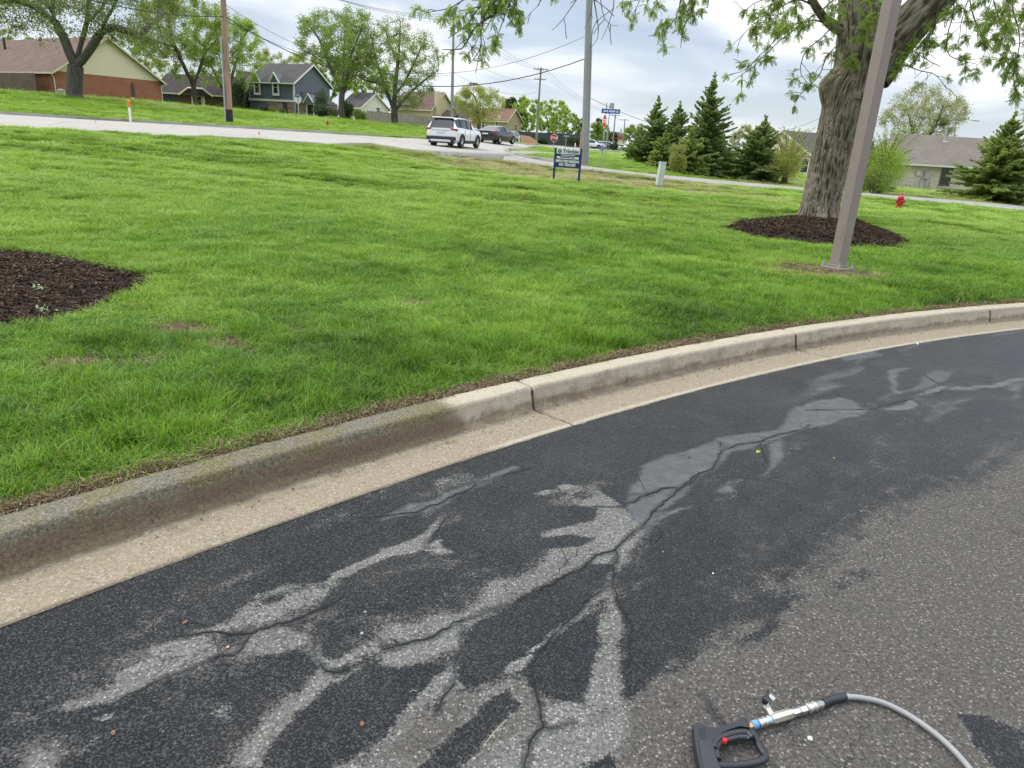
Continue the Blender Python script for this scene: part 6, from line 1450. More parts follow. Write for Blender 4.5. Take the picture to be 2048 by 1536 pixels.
MBR1 = m_brick('red_brick', (.30, .10, .05), (.38, .14, .07), (.30, .19, .14)); MBR2 = m_brick('dark_brick', (.085, .045, .03), (.14, .075, .05), (.13, .11, .09)); MBR3 = m_brick('beige_brick', (.56, .51, .40), (.68, .63, .51), (.50, .46, .39), 1.6); MBR4 = m_brick('orange_brick', (.35, .11, .06), (.42, .16, .09), (.4, .33, .27)); MSTN = m_brick('mixed_stone', (.20, .13, .085), (.36, .28, .19), (.26, .23, .2), 2.6)
MSC = m_siding('cream_siding', (.76, .66, .50)); MSG = m_siding('slate_siding', (.125, .145, .178)); MST = m_siding('tan_siding', (.42, .34, .25)); MSW = m_siding('white_siding', (.72, .67, .60)); MSCR = m_siding('warm_cream_siding', (.62, .52, .37)); MGRG = m_siding('garage_panel', (.13, .14, .16), .5)
MRB = m_shingle('brown_shingles', (.15, .10, .08), (.20, .14, .115)); MRG = m_shingle('grey_shingles', (.085, .08, .078), (.12, .115, .11)); MRT = m_shingle('taupe_shingles', (.17, .15, .125), (.215, .19, .16)); MRR = m_shingle('rust_shingles', (.20, .12, .085), (.25, .155, .115)); MRD = m_shingle('dark_shingles', (.05, .043, .04), (.08, .07, .065))
t = NT('window_glass'); MGL = t.fin((.02, .025, .03), .08, spec=.8); MTR = m_simple('white_trim', (.70, .69, .65), .55, var=.08); MTRC = m_simple('cream_trim', (.62, .55, .42), .6, var=.1); MDR = m_simple('dark_door', (.035, .045, .06), .5); MRF = m_simple('red_band', (.36, .06, .05), .6)

class House:
    def __init__(s, base, ux, L, Wd, wh, rise, label, wall, roof, gable=None, trim=MTR, over=.35, wlow=None, hip=0.0, sink=.8, name='house'):
        s.az = math.atan2(ux[1], ux[0]); s.e = empty(name, base, s.az); tag(s.e, label, 'house'); s.L, s.W, s.h, s.rise, s.trim = L, Wd, wh, rise, trim
        m = MB(); th = .0; m.add([(0, 0, -sink), (L, 0, -sink), (L, Wd, -sink), (0, Wd, -sink), (0, 0, wh), (L, 0, wh), (L, Wd, wh), (0, Wd, wh)], [(0, 1, 5, 4), (1, 2, 6, 5), (2, 3, 7, 6), (3, 0, 4, 7)]); m.build('wall', wall, s.e)
        if not hip:
            for x in (0.0, L):
                q = MB(); d = .06 if x else -.06; q.add([(x, 0, wh), (x, Wd, wh), (x, Wd / 2, wh + rise), (x + d * .3, 0, wh), (x + d * .3, Wd, wh), (x + d * .3, Wd / 2, wh + rise)], [(0, 1, 2), (3, 5, 4), (0, 3, 4, 1), (1, 4, 5, 2), (2, 5, 3, 0)]); q.build('gable', gable or wall, s.e)
        sl = rise / (Wd / 2); o = over; T = .14; hx = hip
        for sgn in (0, 1):
            y0 = -o if sgn == 0 else Wd + o; z0 = wh - o * sl; q = MB()
            a = [(-o, y0, z0), (L + o, y0, z0), (L + o - hx * 1.0 if hip else L + o, Wd / 2, wh + rise), (-o + hx if hip else -o, Wd / 2, wh + rise)]
            q.add(a + [(x, y, z + T) for x, y, z in a], [(0, 1, 2, 3), (7, 6, 5, 4), (0, 4, 5, 1), (1, 5, 6, 2), (2, 6, 7, 3), (3, 7, 4, 0)]); q.build('roof', roof, s.e)
            g_ = MB(); yy = (y0 - .10, y0 - .005) if sgn == 0 else (y0 + .005, y0 + .10); g_.box((-o, yy[0], z0 - .04), (L + o, yy[1], z0 + .12)); g_.build('gutter', trim, s.e)
        if hip:
            for x, xr in ((-o, -o + hx), (L + o, L + o - hx)):
                a = [(x, -o, wh - o * sl), (x, Wd + o, wh - o * sl), (xr, Wd / 2, wh + rise)]; q = MB(); q.add(a + [(p[0], p[1], p[2] + T) for p in a], [(0, 1, 2), (3, 5, 4), (0, 3, 4, 1), (1, 4, 5, 2), (2, 5, 3, 0)]); q.build('roof', roof, s.e)
        else:
            for x in (-o - .03, L + o + .03):
                for sgn in (0, 1):
                    y0 = -o if sgn == 0 else Wd + o; q = MB(); zz0 = wh - o * sl
                    a = [(x - .03, y0, zz0 - .08), (x - .03, Wd / 2, wh + rise - .08), (x - .03, Wd / 2, wh + rise + .12), (x - .03, y0, zz0 + .12)]; q.add(a + [(p[0] + .06, p[1], p[2]) for p in a], [(0, 1, 2, 3), (7, 6, 5, 4), (0, 4, 5, 1), (1, 5, 6, 2), (2, 6, 7, 3), (3, 7, 4, 0)]); q.build('rake_board', trim, s.e)
    def fr(s, face, u, z, w_, h, d0, d1):   # box on a wall: face S E W N, u along the wall, proud from d0 to d1
        if face == 'S': return (u, -d1, z), (u + w_, -d0, z + h)
        if face == 'N': return (u, s.W + d0, z), (u + w_, s.W + d1, z + h)
        if face == 'E': return (s.L + d0, u, z), (s.L + d1, u + w_, z + h)
        return (-d1, u, z), (-d0, u + w_, z + h)
    def window(s, face, u, z, w_, h, fw=.09, mull=True, frame=None, extra_d=0.0):
        f = MB(); D0, D1 = -.02 + extra_d, .05 + extra_d
        f.box(*s.fr(face, u, z, fw, h, D0, D1)); f.box(*s.fr(face, u + w_ - fw, z, fw, h, D0, D1)); f.box(*s.fr(face, u + fw, z, w_ - 2 * fw, fw, D0, D1)); f.box(*s.fr(face, u + fw, z + h - fw, w_ - 2 * fw, fw, D0, D1))
        if mull: f.box(*s.fr(face, u + fw, z + h / 2 - .02, w_ - 2 * fw, .04, D0, D1 - .015))
        f.box(*s.fr(face, u - .04, z - .07, w_ + .08, .065, D0, D1 + .03)); o = f.build('window', frame or s.trim, s.e)
        p = MB(); p.box(*s.fr(face, u + fw, z + fw, w_ - 2 * fw, h - 2 * fw, D0 + .005, .018 + extra_d)); p.build('pane', MGL, o); return o
    def block(s, nm, face, u, z, w_, h, d0, d1, m): q = MB(); q.box(*s.fr(face, u, z, w_, h, d0, d1)); return q.build(nm, m, s.e)
def unit(a): v = np.array([math.sin(math.radians(a)), math.cos(math.radians(a))]); return v     # azimuth from +Y
# red brick ranch, far left
A = gd(115, 190, 72); uy = unit(32); ux = np.array([uy[1], -uy[0]]); L = 26; O = A[:2] - ux * L; eave = dp(103, 141, 72)[2]; zb = A[2] - .1
H = House((O[0], O[1], zb), ux, L, 10.6, eave - zb, 3.5, 'red brick ranch house with cream gable at the left edge', MBR1, MRB, MSC, MTRC, .4, sink=1.5)
dsp_ = MB(); dsp_.tube([(L - .1, -.35, H.h - .2), (L + .05, -.12, H.h - .55), (L + .05, -.12, .1), (L + .25, -.25, .05)], .05, 6); dsp_.build('downspout', MTRC, H.e)
dsp_ = MB(); dsp_.tube([(L + .25, 10.9, H.h - .3), (L + .12, 10.6, H.h - .6), (L + .12, 10.6, .0), (L + .4, 10.8, -.1)], .05, 6); dsp_.build('downspout', MTRC, H.e)
H.window('S', L - 5.2, H.h - .85, 1.3, .55, .06, False); H.block('wall_vent', 'E', 7.2, .2, .35, .25, .0, .05, MTRC); H.block('meter_box', 'E', 7.35, .5, .28, 1.3, .0, .12, MBR2)
H.block('roof_vent_pipe', 'S', L - 17.0, H.h + 2.3, .2, 1.3, -3.6, -3.4, MBLK)
# picket of fence boards along the house side (wood screen) 
for k in range(44): q = MB(); q.box((L - 1.0 - .26 * (k + 1), -1.30, -.3), (L - 1.0 - .26 * k - .015, -1.27, 1.9 + .02 * math.sin(k * 2.3))); q.build('screen_board', MBR2, H.e)
q = MB(); q.lathe([(.3, 0), (.34, .25), (.3, .5), (.15, .55)], 12); q = q.build('stone_planter', MR, None, True); pp = gd(124, 191, 71); q.location = pp; tag(q, 'small pale planter pot beside the brick house corner', 'planter')
# dark brick ranch behind
A = gd(312, 213, 100); uy = unit(4); ux = np.array([uy[1], -uy[0]]); zb = dp(312, 212, 100)[2] - .2
H = House((A[0], A[1], zb), ux, 11.5, 8, dp(312, 182, 100)[2] - zb, 2.3, 'dark brick ranch house with cream shutters behind the tree', MBR2, MRD, MBR2, MTRC, .4, sink=2)
for u in (5.0, 6.5): H.block('shutter', 'S', u, .5, .32, 1.25, .02, .07, MTRC)
H.window('S', 5.4, .5, 1.0, 1.25); H.block('garage_door', 'S', .6, 0, 2.4, 1.9, .01, .04, MDR)
q = MB(); w_ = 2.2; q.add([(5.9 - w_, -.5, H.h - .3), (5.9 - w_ * .45, -.5, H.h + .55), (5.9 + w_ * .45, -.5, H.h + .55), (5.9 + w_, -.5, H.h - .3), (5.9 - w_, .2, H.h - .3), (5.9 - w_ * .45, 2.0, H.h + .55), (5.9 + w_ * .45, 2.0, H.h + .55), (5.9 + w_, .2, H.h - .3)], [(0, 1, 5, 4), (1, 2, 6, 5), (2, 3, 7, 6), (0, 3, 2, 1)]); q.build('porch_roof', MRD, H.e)
MB().tube([(5.9 - w_ * 1.05, -.55, H.h - .32), (5.9 - w_ * .45, -.55, H.h + .58), (5.9 + w_ * .45, -.55, H.h + .58), (5.9 + w_ * 1.05, -.55, H.h - .32)], .11, 4).build('rake_board', MTRC, H.e)
# grey two-storey
A = gd(590, 235, 98); uy = unit(25); ux = np.array([uy[1], -uy[0]]); L = 7.7; zb = dp(590, 236, 98)[2] - .25; eave = dp(590, 164.5, 98)[2]; O = A[:2] - ux * L
H = House((O[0], O[1], zb), ux, L, 7.0, eave - zb, 2.35, 'slate grey two-storey house with white trimmed gabled windows', MSG, MRG, MSG, MTR, .35, sink=2)
h1 = H.h * .50
H.block('belt_board', 'S', -.1, h1 - .12, L + .2, .26, .005, .16, MTR); H.block('garage_door', 'S', .0, -.1, 3.1, h1 - .35, .01, .06, MGRG)
H.block('stone_wall', 'S', 3.2, -.3, 2.55, h1 + .15, .003, .05, MSTN); H.block('stone_wall', 'S', 6.55, -.3, 1.2, h1 + .15, .003, .05, MSTN); H.block('front_door', 'S', 5.78, -.1, .75, h1 - .12, .005, .03, MDR)
H.block('corner_board', 'S', L - .14, h1 + .15, .14, H.h - h1 - .2, .004, .05, MTR); H.block('corner_board', 'S', 0, h1 + .15, .12, H.h - h1 - .2, .004, .05, MTR); H.block('corner_board', 'E', .0, -.1, .12, H.h, .004, .05, MTR)
for u in (1.15, 4.35):
    H.window('S', u - .1, h1 + .65, 1.15, 1.85, .22, True, MTR, .18); H.block('window_box', 'S', u, h1 + .7, .95, 1.7, .0, .17, MSG)
    q = MB(); c = u + .475; zt = H.h; q.add([(c - .8, -.42, zt - .15), (c + .8, -.42, zt - .15), (c, -.42, zt + 1.0), (c, 1.6, zt + 1.0), (c - .8, .5, zt - .05), (c + .8, .5, zt - .05)], [(0, 1, 2), (0, 2, 3, 4), (1, 5, 3, 2)]); q.build('gablet', MSG, H.e)
    MB().tube([(c - .92, -.46, zt - .22), (c, -.46, zt + 1.06)], .12, 4).tube([(c + .92, -.46, zt - .22), (c, -.46, zt + 1.06)], .12, 4).build('rake_board', MTR, H.e)
# side wing with stone front and gabled porch
q = MB(); q.box((L + .1, .6, -.3), (L + 2.9, 5, h1 - .1)); q.build('porch_wing', MSTN, H.e)
q = MB(); a = [(L + .0, .2, h1 + .0), (L + .0, 5, h1), (L + .0, 5, h1 + 1.3), (L + .0, 1.4, h1 + 1.3), (L + 3.1, .2, h1 - .1), (L + 3.1, 5, h1 - .1)]; q.add(a, [(0, 4, 5, 2, 3), (0, 3, 2, 1), (0, 1, 5, 4)]); q.build('porch_roof', MRG, H.e)
MB().tube([(L + 1.3, .1, h1 - .15), (L + 2.2, .1, h1 + .95), (L + 3.1, .1, h1 - .15)], .10, 4).build('rake_board', MTR, H.e); q = MB(); q.add([(L + 1.3, .15, h1 - .15), (L + 2.2, .15, h1 + .9), (L + 3.1, .15, h1 - .15), (L + 2.2, 3, h1 + .9)], [(0, 1, 2), (0, 3, 1), (1, 3, 2)]); q.build('gablet', MSG, H.e)
q = MB(); q.box((L + 1.5, .5, .1), (L + 1.65, .6, h1 - .1)).box((L + 2.6, .5, .1), (L + 2.75, .6, h1 - .1)).box((L + 1.65, .52, .1), (L + 2.6, .58, .25)).box((L + 1.65, .52, h1 - .3), (L + 2.6, .58, h1 - .15)); o = q.build('window', MTR, H.e); q = MB(); q.box((L + 1.65, .53, .25), (L + 2.6, .56, h1 - .3)); q.build('pane', MGL, o)
q = MB(); q.box((-3.4, .8, -.8), (-.05, 6, h1 - .2)); q.build('garage_wing', MSG, H.e); q = MB(); q.add([(-3.7, .4, h1 - .2), (0, .4, h1 - .1), (0, .4 + 2.6, h1 + 2.0), (-2.4, 3, h1 + 1.2), (-3.7, 6.3, h1 - .2), (0, 6.3, h1 - .2)], [(0, 1, 2, 3), (0, 3, 4), (3, 2, 5, 4)]); q.build('garage_roof', MRG, H.e)
# house peeping left of it
A = gd(470, 214, 112); H = House((A[0], A[1], dp(470, 205, 112)[2] - 1), (1, 0), 2.6, 6, 3.6, 1.8, 'pale gabled house corner between the arborvitae and the grey house', MSW, MRD, MSW, MTR, .3, sink=2)
# white gable behind the trees
A = gd(722, 232, 112); uy = unit(40); ux = np.array([uy[1], -uy[0]]); O = A[:2] - ux * 5; zb = dp(722, 240, 112)[2] - .5
H = House((O[0], O[1], zb), ux, 5, 5.2, dp(722, 214, 112)[2] - zb, 2.0, 'pale house with a steep gable behind the wooden fence', MSW, MRG, MSW, MTR, .3, sink=2); H.window('E', 2.8, 1.6, .8, .9)
# cream house
A = gd(862, 250, 118); uy = unit(35); ux = np.array([uy[1], -uy[0]]); L = 8.5; O = A[:2] - ux * L; zb = dp(862, 256, 118)[2] - .8
H = House((O[0], O[1], zb), ux, L, 5.6, dp(862, 218, 118)[2] - zb, 2.5, 'cream two-storey house with outside chimney behind the fence', MSCR, MRB, MSCR, MTRC, .3, sink=2)
H.block('chimney', 'E', .6, -.5, .95, H.h + 3.0, .05, .75, MSCR); H.window('E', .1, H.h - 2.2, .4, 1.2, .05, False, MBLK); H.window('E', 3.3, H.h - 1.8, 1.4, 1.2, .10)
q = MB(); q.add([(L + .1, 2.0, H.h - .9), (L + 2.2, 2.0, H.h - 1.5), (L + 2.2, 5.4, H.h - 1.5), (L + .1, 5.4, H.h - .9), (L + .1, 3.7, H.h + .2)], [(0, 1, 4), (1, 2, 4), (2, 3, 4)]); q.build('porch_roof', MRB, H.e); H.block('garage_door', 'E', 2.4, -.2, 2.4, 1.9, .01, .05, m_simple('brown_door', (.16, .10, .08)))
# tan house
A = gd(1012, 276, 138); uy = unit(35); ux = np.array([uy[1], -uy[0]]); L = 8.2; O = A[:2] - ux * L; zb = dp(1012, 282, 138)[2] - .6
H = House((O[0], O[1], zb), ux, L, 4.6, dp(1012, 241, 138)[2] - zb, 2.0, 'tan two-storey house with brown roof and two dormer windows', MST, MRR, MST, MTRC, .35, sink=2)
for u in (2.4, 5.6):
    H.window('S', u, H.h - 1.7, .95, 1.6, .16, True, MTR, .1); c = u + .475; q = MB(); q.add([(c - .75, -.4, H.h - .1), (c + .75, -.4, H.h - .1), (c, -.4, H.h + .8), (c, 1.2, H.h + .8)], [(0, 1, 2), (0, 2, 3), (1, 3, 2)]); q.build('gablet', MTRC, H.e)
H.block('garage_door', 'S', 4.6, -.2, 3.0, 1.7, .01, .05, MRB); H.block('belt_board', 'S', -.1, H.h * .45, L + .2, .2, .01, .12, MRB); H.window('E', 2.6, H.h - 1.6, .6, 1.1)
q = MB(); q.box((-5.5, .5, -1), (-.05, 6, H.h - 1.6)); q.build('side_wing', MST, H.e); q = MB(); q.add([(-6, 0, H.h - 1.7), (0, 0, H.h - 1.7), (0, 3.4, H.h + .9), (-3.6, 3.4, H.h + .9), (-6, 6.5, H.h - 1.7), (0, 6.5, H.h - 1.7)], [(0, 1, 2, 3), (0, 3, 4), (3, 2, 5, 4)]); q.build('side_roof', MRR, H.e)
# grey roof behind the steel pole
A = gd(892, 250, 160); H = House((A[0], A[1], dp(892, 262, 160)[2] - 1), (1, .1), 7, 6, 4.2, 2.6, 'house with plain grey roof behind the steel pole', MST, MRG, MST, MTRC, .3, hip=1.5, sink=2)
# right beige brick house
A = gd(1786, 374, 67); ux = np.array([.996, -.05]); zb = dp(1786, 375, 67)[2] - .1; L = 17
H = House((A[0], A[1], zb), ux, L, 9.5, dp(1795, 326, 66.5)[2] + .14 - zb, 2.35, 'low beige brick house with taupe hipped roof on the right', MBR3, MRT, MBR3, MTR, .45, hip=1.9, sink=1.5)
k = pxm(A); uw = 86 * k * 1.0
H.window('S', uw, .55, .95, 1.55, .07, True, m_simple('brown_frame', (.12, .11, .09))); H.block('window_sill', 'S', uw - .12, .36, 1.2, .1, .0, .08, MTRC)
H.block('meter_box', 'S', 38 * k, 1.25, .38, .42, .0, .14, MTRC); H.block('electric_meter', 'S', 54 * k, 1.0, .45, .65, .0, .2, MGAL); H.block('conduit', 'S', 49 * k, -.1, .06, 1.3, .02, .08, MGAL); H.block('conduit', 'S', 60 * k, -.1, .06, 1.1, .02, .08, MGAL); H.block('conduit', 'S', 68 * k, -.1, .05, .9, .02, .08, MGAL)
q = MB(); q.tube([(120 * k, 4.0, H.h + 1.9), (120 * k, 4.0, H.h + 3.3)], .10, 8).lathe([(.18, .0), (.18, .18)], 10, (120 * k, 4.0, H.h + 3.2)); q.build('flue_pipe', MGAL, H.e); MB().box((115 * k, 3.6, H.h + 1.5), (125 * k, 4.4, H.h + 2.05)).build('flue_curb', MTR, H.e)
for x_, lab, rr_ in ((1801, 'folded grey garden chair frame by the beige house wall', .45), (1818, 'small grey garden table by the beige house wall', .4)):
    pp = gd(x_, 380, 65); e = empty('garden_chair', pp, .4); tag(e, lab, 'garden furniture')
    MB().box((-rr_, -.25, .42), (rr_, .25, .46)).build('seat', MGAL, e); 
    for sx in (-1, 1):
        for sy in (-1, 1): MB().tube([(sx * rr_ * .95, sy * .23, 0), (sx * rr_ * .6, sy * .2, .43)], .02, 5).build('leg', MGAL, e)
    if x_ == 1801: MB().box((-rr_, .22, .5), (rr_, .26, .75)).build('backrest', MGAL, e)
# red brick house with cream gable left of the trunk
O = gd(1622, 351, 76); ux = unit(55); zb = dp(1622, 352, 76)[2] - .15
H = House((O[0], O[1], zb), ux, 13, 8.2, dp(1622, 313, 76)[2] - zb, 2.3, 'orange brick house with cream gable and grey roof left of the trunk', MBR4, MRG, MSC, MTR, .3, sink=1.5)
H.window('W', .45, .35, .95, 1.5, .08); H.block('meter_box', 'W', 2.2, .75, .4, .55, .0, .15, MTR); H.block('meter_box', 'W', 3.3, 1.0, .25, .3, .0, .1, MTR); H.block('air_conditioner', 'W', 3.7, .0, .8, .7, .4, 1.1, MGAL)
A = gd(1438, 340, 88); H = MB(); H.box((0, 0, -1), (1.75, 1.2, 1.75)); e = empty('brick_wall', A); tag(e, 'low red brick wall end with white cap between the spruces', 'wall'); H.build('wall', MBR1, e); MB().box((-.06, -.06, 1.753), (1.82, 1.26, 1.95)).build('coping', MTR, e)
# distant shop
A = gd(1217, 290, 320); e = empty('shop_building', A); tag(e, 'distant red-fronted low shop with grey roof at the end of the road', 'building'); k = pxm(A)
MB().box((0, 0, -2), (34 * k, 12, 12 * k)).build('wall', MTRC, e); MB().box((-.3, -.4, 12 * k + .01), (34 * k + .3, 12, 18 * k)).build('red_fascia', MRF, e); q = MB(); q.add([(2 * k, -.2, 18 * k + .02), (32 * k, -.2, 18 * k + .02), (28 * k, 6, 26 * k), (8 * k, 6, 26 * k)], [(0, 1, 2, 3)]); q.add([(2 * k, 12, 18 * k + .02), (32 * k, 12, 18 * k + .02), (28 * k, 6, 26 * k), (8 * k, 6, 26 * k)], [(3, 2, 1, 0)]); q.build('roof', MRG, e); MB().box((22 * k, 3, 20 * k), (26 * k, 5, 32 * k)).build('chimney', MTRC, e)

# wooden fence
p0 = gd(734, 247, 106); p1 = gd(868, 262, 98); v = p1 - p0; Lf_ = np.hypot(v[0], v[1]); azf = math.atan2(v[1], v[0]); fe = empty('wooden_fence', p0, azf); tag(fe, 'weathered grey board fence behind the fine-twigged tree', 'fence')
MF1 = m_bark('fence_board', (.20, .18, .16), (.34, .31, .28), 5); nb = int(Lf_ / .30); fr_ = random.Random(4)
bme = MB(); bme.box((0, -.012, -.3), (.285, .012, 1.62)); b0 = bme.build('board', MF1, fe)
for k in range(nb):
    b = b0 if k == 0 else D.objects.new('board', b0.data)
    if k: link(b); b.parent = fe
    f = (k + .5) / nb; x, y = p0[0] + v[0] * f, p0[1] + v[1] * f; b.location = (Lf_ * k / nb, fr_.uniform(-.012, .012), tz1(x, y) - p0[2] + (.0 if k % 9 else .05) + fr_.uniform(-.03, .03)); b.rotation_euler = (0, fr_.uniform(-.006, .006), 0)
for k in range(0, nb, 8): f = k / nb; x, y = p0[0] + v[0] * f, p0[1] + v[1] * f; MB().box((Lf_ * f - .05, .03, tz1(x, y) - p0[2] - .3), (Lf_ * f + .05, .13, tz1(x, y) - p0[2] + 1.6)).build('post', MF1, fe)
# far dark fence and bare earth bank right of the cars
p0 = gd(1032, 290, 135); p1 = gd(1166, 296, 128); v = p1 - p0; e = empty('dark_fence', p0, math.atan2(v[1], v[0])); tag(e, 'dark fence under the bright trees at the junction', 'fence'); Lf_ = np.hypot(v[0], v[1])
for k in range(24): MB().box((Lf_ * k / 24, 0, -1), (Lf_ * (k + .94) / 24, .06, 1.7)).build('panel', MDR, e)
mo = at(1052, 280); Xs, Ys = np.meshgrid(np.linspace(-1, 1, 30), np.linspace(-1, 1, 20)); r2 = Xs ** 2 + Ys ** 2; c = gd(1046, 288, 118)
Zs = 1.15 * np.clip(1 - r2, 0, 1) ** .8 * (1 + .25 * (fbm(Xs * 3 + 5, Ys * 3, 3, 3) - .5)) - .15; I = np.arange(600).reshape(20, 30)
tag(np_mesh('earth_bank', np.stack([Xs * 2.5, Ys * 3, Zs], -1).reshape(-1, 3) + c[None], np.stack([I[:-1, :-1], I[:-1, 1:], I[1:, 1:], I[1:, :-1]], -1).reshape(-1, 4), m_simple('orange_soil', (.30, .17, .085), .95, var=.3, scale=2), smooth=True), 'mound of bare orange earth beyond the cars', kind='structure')
# ================================================================== CARS
def m_paint(name, c, rough=.25, metal=0.0): t = NT(name); return t.fin(c, rough, None, metal, Coat_Weight=.6, Coat_Roughness=.06)
MPW = m_paint('white_paint_car', (.74, .75, .76)); MPD = m_paint('dark_paint_car', (.008, .010, .014), .2, .1); MPG = m_paint('grey_blue_paint', (.05, .06, .08), .25, .3)
t = NT('car_glass'); MCG = t.fin((.015, .018, .02), .04, spec=.9); MTY = m_simple('tyre_rubber', (.018, .018, .018), .85); MRIM = m_simple('alloy_rim', (.55, .56, .57), .3, .7, .05); MCL = m_simple('grey_cladding', (.025, .026, .028), .6); MLR = m_simple('tail_lamp', (.30, .015, .015), .2); MLA = m_simple('amber_lamp', (.75, .35, .05), .25); MPL = m_simple('number_plate', (.62, .64, .68), .5); MHL = m_simple('head_lamp', (.7, .72, .74), .12)
SUV = dict(st=[  # x(front +), zb, belt, roof, wb, ws, wr
 (-2.42, .52, .78, .80, .72, .80, .70), (-2.40, .40, 1.02, 1.04, .80, .88, .74), (-2.33, .36, 1.06, 1.10, .86, .915, .72), (-2.12, .30, 1.10, 1.50, .90, .93, .64), (-2.02, .28, 1.11, 1.60, .91, .935, .64), (-1.5, .27, 1.10, 1.655, .92, .94, .65), (-.6, .26, 1.06, 1.665, .92, .94, .66), (.2, .26, 1.03, 1.63, .92, .94, .66), (.55, .26, 1.02, 1.50, .92, .94, .67), (1.15, .26, 1.03, 1.07, .92, .93, .78), (1.7, .28, 1.00, 1.03, .91, .92, .76), (2.15, .32, .90, .93, .87, .88, .70), (2.38, .38, .72, .74, .74, .78, .60), (2.43, .45, .60, .62, .66, .70, .55)],
 rear=(1, 4), front=(8, 9), side=(3, 8), wheels=(-1.42, 1.33), wr=.355, clad=True, wid=.94)
SED = dict(st=[(-2.40, .50, .78, .80, .66, .74, .62), (-2.37, .38, .98, 1.00, .78, .86, .70), (-2.2, .32, 1.04, 1.07, .86, .90, .72), (-1.98, .27, 1.03, 1.08, .89, .92, .70), (-1.3, .24, .99, 1.33, .90, .925, .60), (-.75, .22, .98, 1.43, .90, .925, .60), (-.1, .22, .96, 1.45, .90, .925, .60), (.35, .22, .95, 1.38, .90, .925, .61), (1.15, .22, .95, .99, .90, .92, .74), (1.7, .24, .91, .94, .89, .90, .72), (2.15, .28, .80, .83, .84, .86, .66), (2.38, .34, .66, .68, .72, .76, .56), (2.43, .42, .56, .58, .62, .68, .5)],
 rear=(3, 5), front=(7, 8), side=(4, 7), wheels=(-1.38, 1.40), wr=.335, clad=False, wid=.92)
def car(base, heading, sp, paint, label, cat='car', name='car', oncoming=False, group=None, gnd=None):
    """heading: azimuth from +Y (degrees)"""
    e = empty(name, base, math.radians(90 - heading)); tag(e, label, cat, group); st = sp['st']; ns = len(st); rows = []
    for (x, zb, zs, zr, wb, ws, wr_) in st:
        zm = zb + (zs - zb) * .55; hi = zr - zs > .12
        rows.append([(0, zb), (wb * .9, zb), (ws * .985, zb + .10), (ws, zm), (ws * .985, zs - .07), (ws * (.93 if hi else .96), zs), ((wr_ + .04) if hi else wr_ + .02, zr - (.07 if hi else .012)), (wr_ * .86, zr - (.015 if hi else .004)), (wr_ * .45, zr), (0, zr + .004)])
    # refine in x by linear interpolation with smooth sections
    body = MB(); glass = {}; nj = 10
    def P(i, j, s): y, z = rows[i][j]; return (st[i][0], y * s, z)
    def isg(i, j):
        if sp['side'][0] <= i < sp['side'][1] and j == 5: return 'side_window'
        if sp['rear'][0] <= i < sp['rear'][1] and j in (6, 7, 8): return 'rear_window'
        if sp['front'][0] <= i < sp['front'][1] and j in (6, 7, 8): return 'windscreen'
        return None
    Vb_ = []; Fb_ = []; V_i = {}
    def vid(i, j, s):
        k = (i, j, s if rows[i][j][0] > 0 else 1)
        if k not in V_i: V_i[k] = len(Vb_); Vb_.append(P(i, j, s))
        return V_i[k]
    for s in (1, -1):
        for i in range(ns - 1):
            for j in range(nj - 1):
                q = (vid(i, j, s), vid(i + 1, j, s), vid(i + 1, j + 1, s), vid(i, j + 1, s)); gk = isg(i, j)
                if gk: glass.setdefault(gk, []).append([P(i, j, s), P(i + 1, j, s), P(i + 1, j + 1, s), P(i, j + 1, s)]); continue
                Fb_.append(q)
    for i in (0, ns - 1): Fb_.append([vid(i, j, 1) for j in range(nj)] + [vid(i, j, -1) for j in range(nj - 2, 0, -1)])
    body.add(Vb_, Fb_); body.build('body', paint, e, True)
    for nm, qs in glass.items():
        m = MB()
        for q in qs: m.add(q, [(0, 1, 2, 3)])
        m.build(nm, MCG, e)
    # pillars on the side glass
    W_ = sp['wid']; m = MB()
    for x in ([-1.45, -.35, .45] if sp is SUV else [-1.0, -.15]):
        i = max(k for k in range(ns - 1) if st[k][0] <= x); f = (x - st[i][0]) / (st[i + 1][0] - st[i][0])
        for s in (1, -1):
            a = np.array(P(i, 5, s)) * (1 - f) + np.array(P(i + 1, 5, s)) * f; b = np.array(P(i, 6, s)) * (1 - f) + np.array(P(i + 1, 6, s)) * f
            m.tube([tuple(a), tuple(b)], .035, 4)
    m.build('pillar', MCL, e)
    for xw in sp['wheels']:
        for s in (1, -1):
            r = sp['wr']; c = (xw, s * (W_ - .20), r); wd = .225
            w1 = MB().lathe([(r * .62, -.02), (r * .93, .0), (r, .03), (r, wd - .03), (r * .93, wd), (r * .62, wd - .02)], 24, c, (0, s, 0)); wo = w1.build('wheel', MTY, e, True)
            MB().lathe([(r * .64, .0), (r * .64, wd - .015), (r * .58, wd - .03), (r * .18, wd - .045), (r * .14, wd - .01)], 20, c, (0, s, 0)).build('rim', MRIM, wo, True)
            sp_ = MB()
            for k in range(5):
                a = 2 * math.pi * k / 5; sp_.tube([(xw + .05 * math.cos(a), c[1] + s * (wd - .02), r + .05 * math.sin(a)), (xw + r * .6 * math.cos(a), c[1] + s * (wd - .01), r + r * .6 * math.sin(a))], .022, 4)
            sp_.build('spoke', MRIM, wo)
            ar = MB(); rr2 = r + .05
            pts = [(xw + rr2 * math.cos(t_), s * (W_ + .004), r + rr2 * math.sin(t_)) for t_ in np.linspace(-.15, math.pi + .15, 13)]
            ar.tube(pts, .045 if sp['clad'] else .018, 4); ar.add([(x, s * (W_ + .002), z) for x, _, z in pts] + [(xw, s * (W_ + .002), r)], [(k, k + 1, 13) for k in range(12)]); ar.build('wheel_arch', MCL, e)
    zb = .40
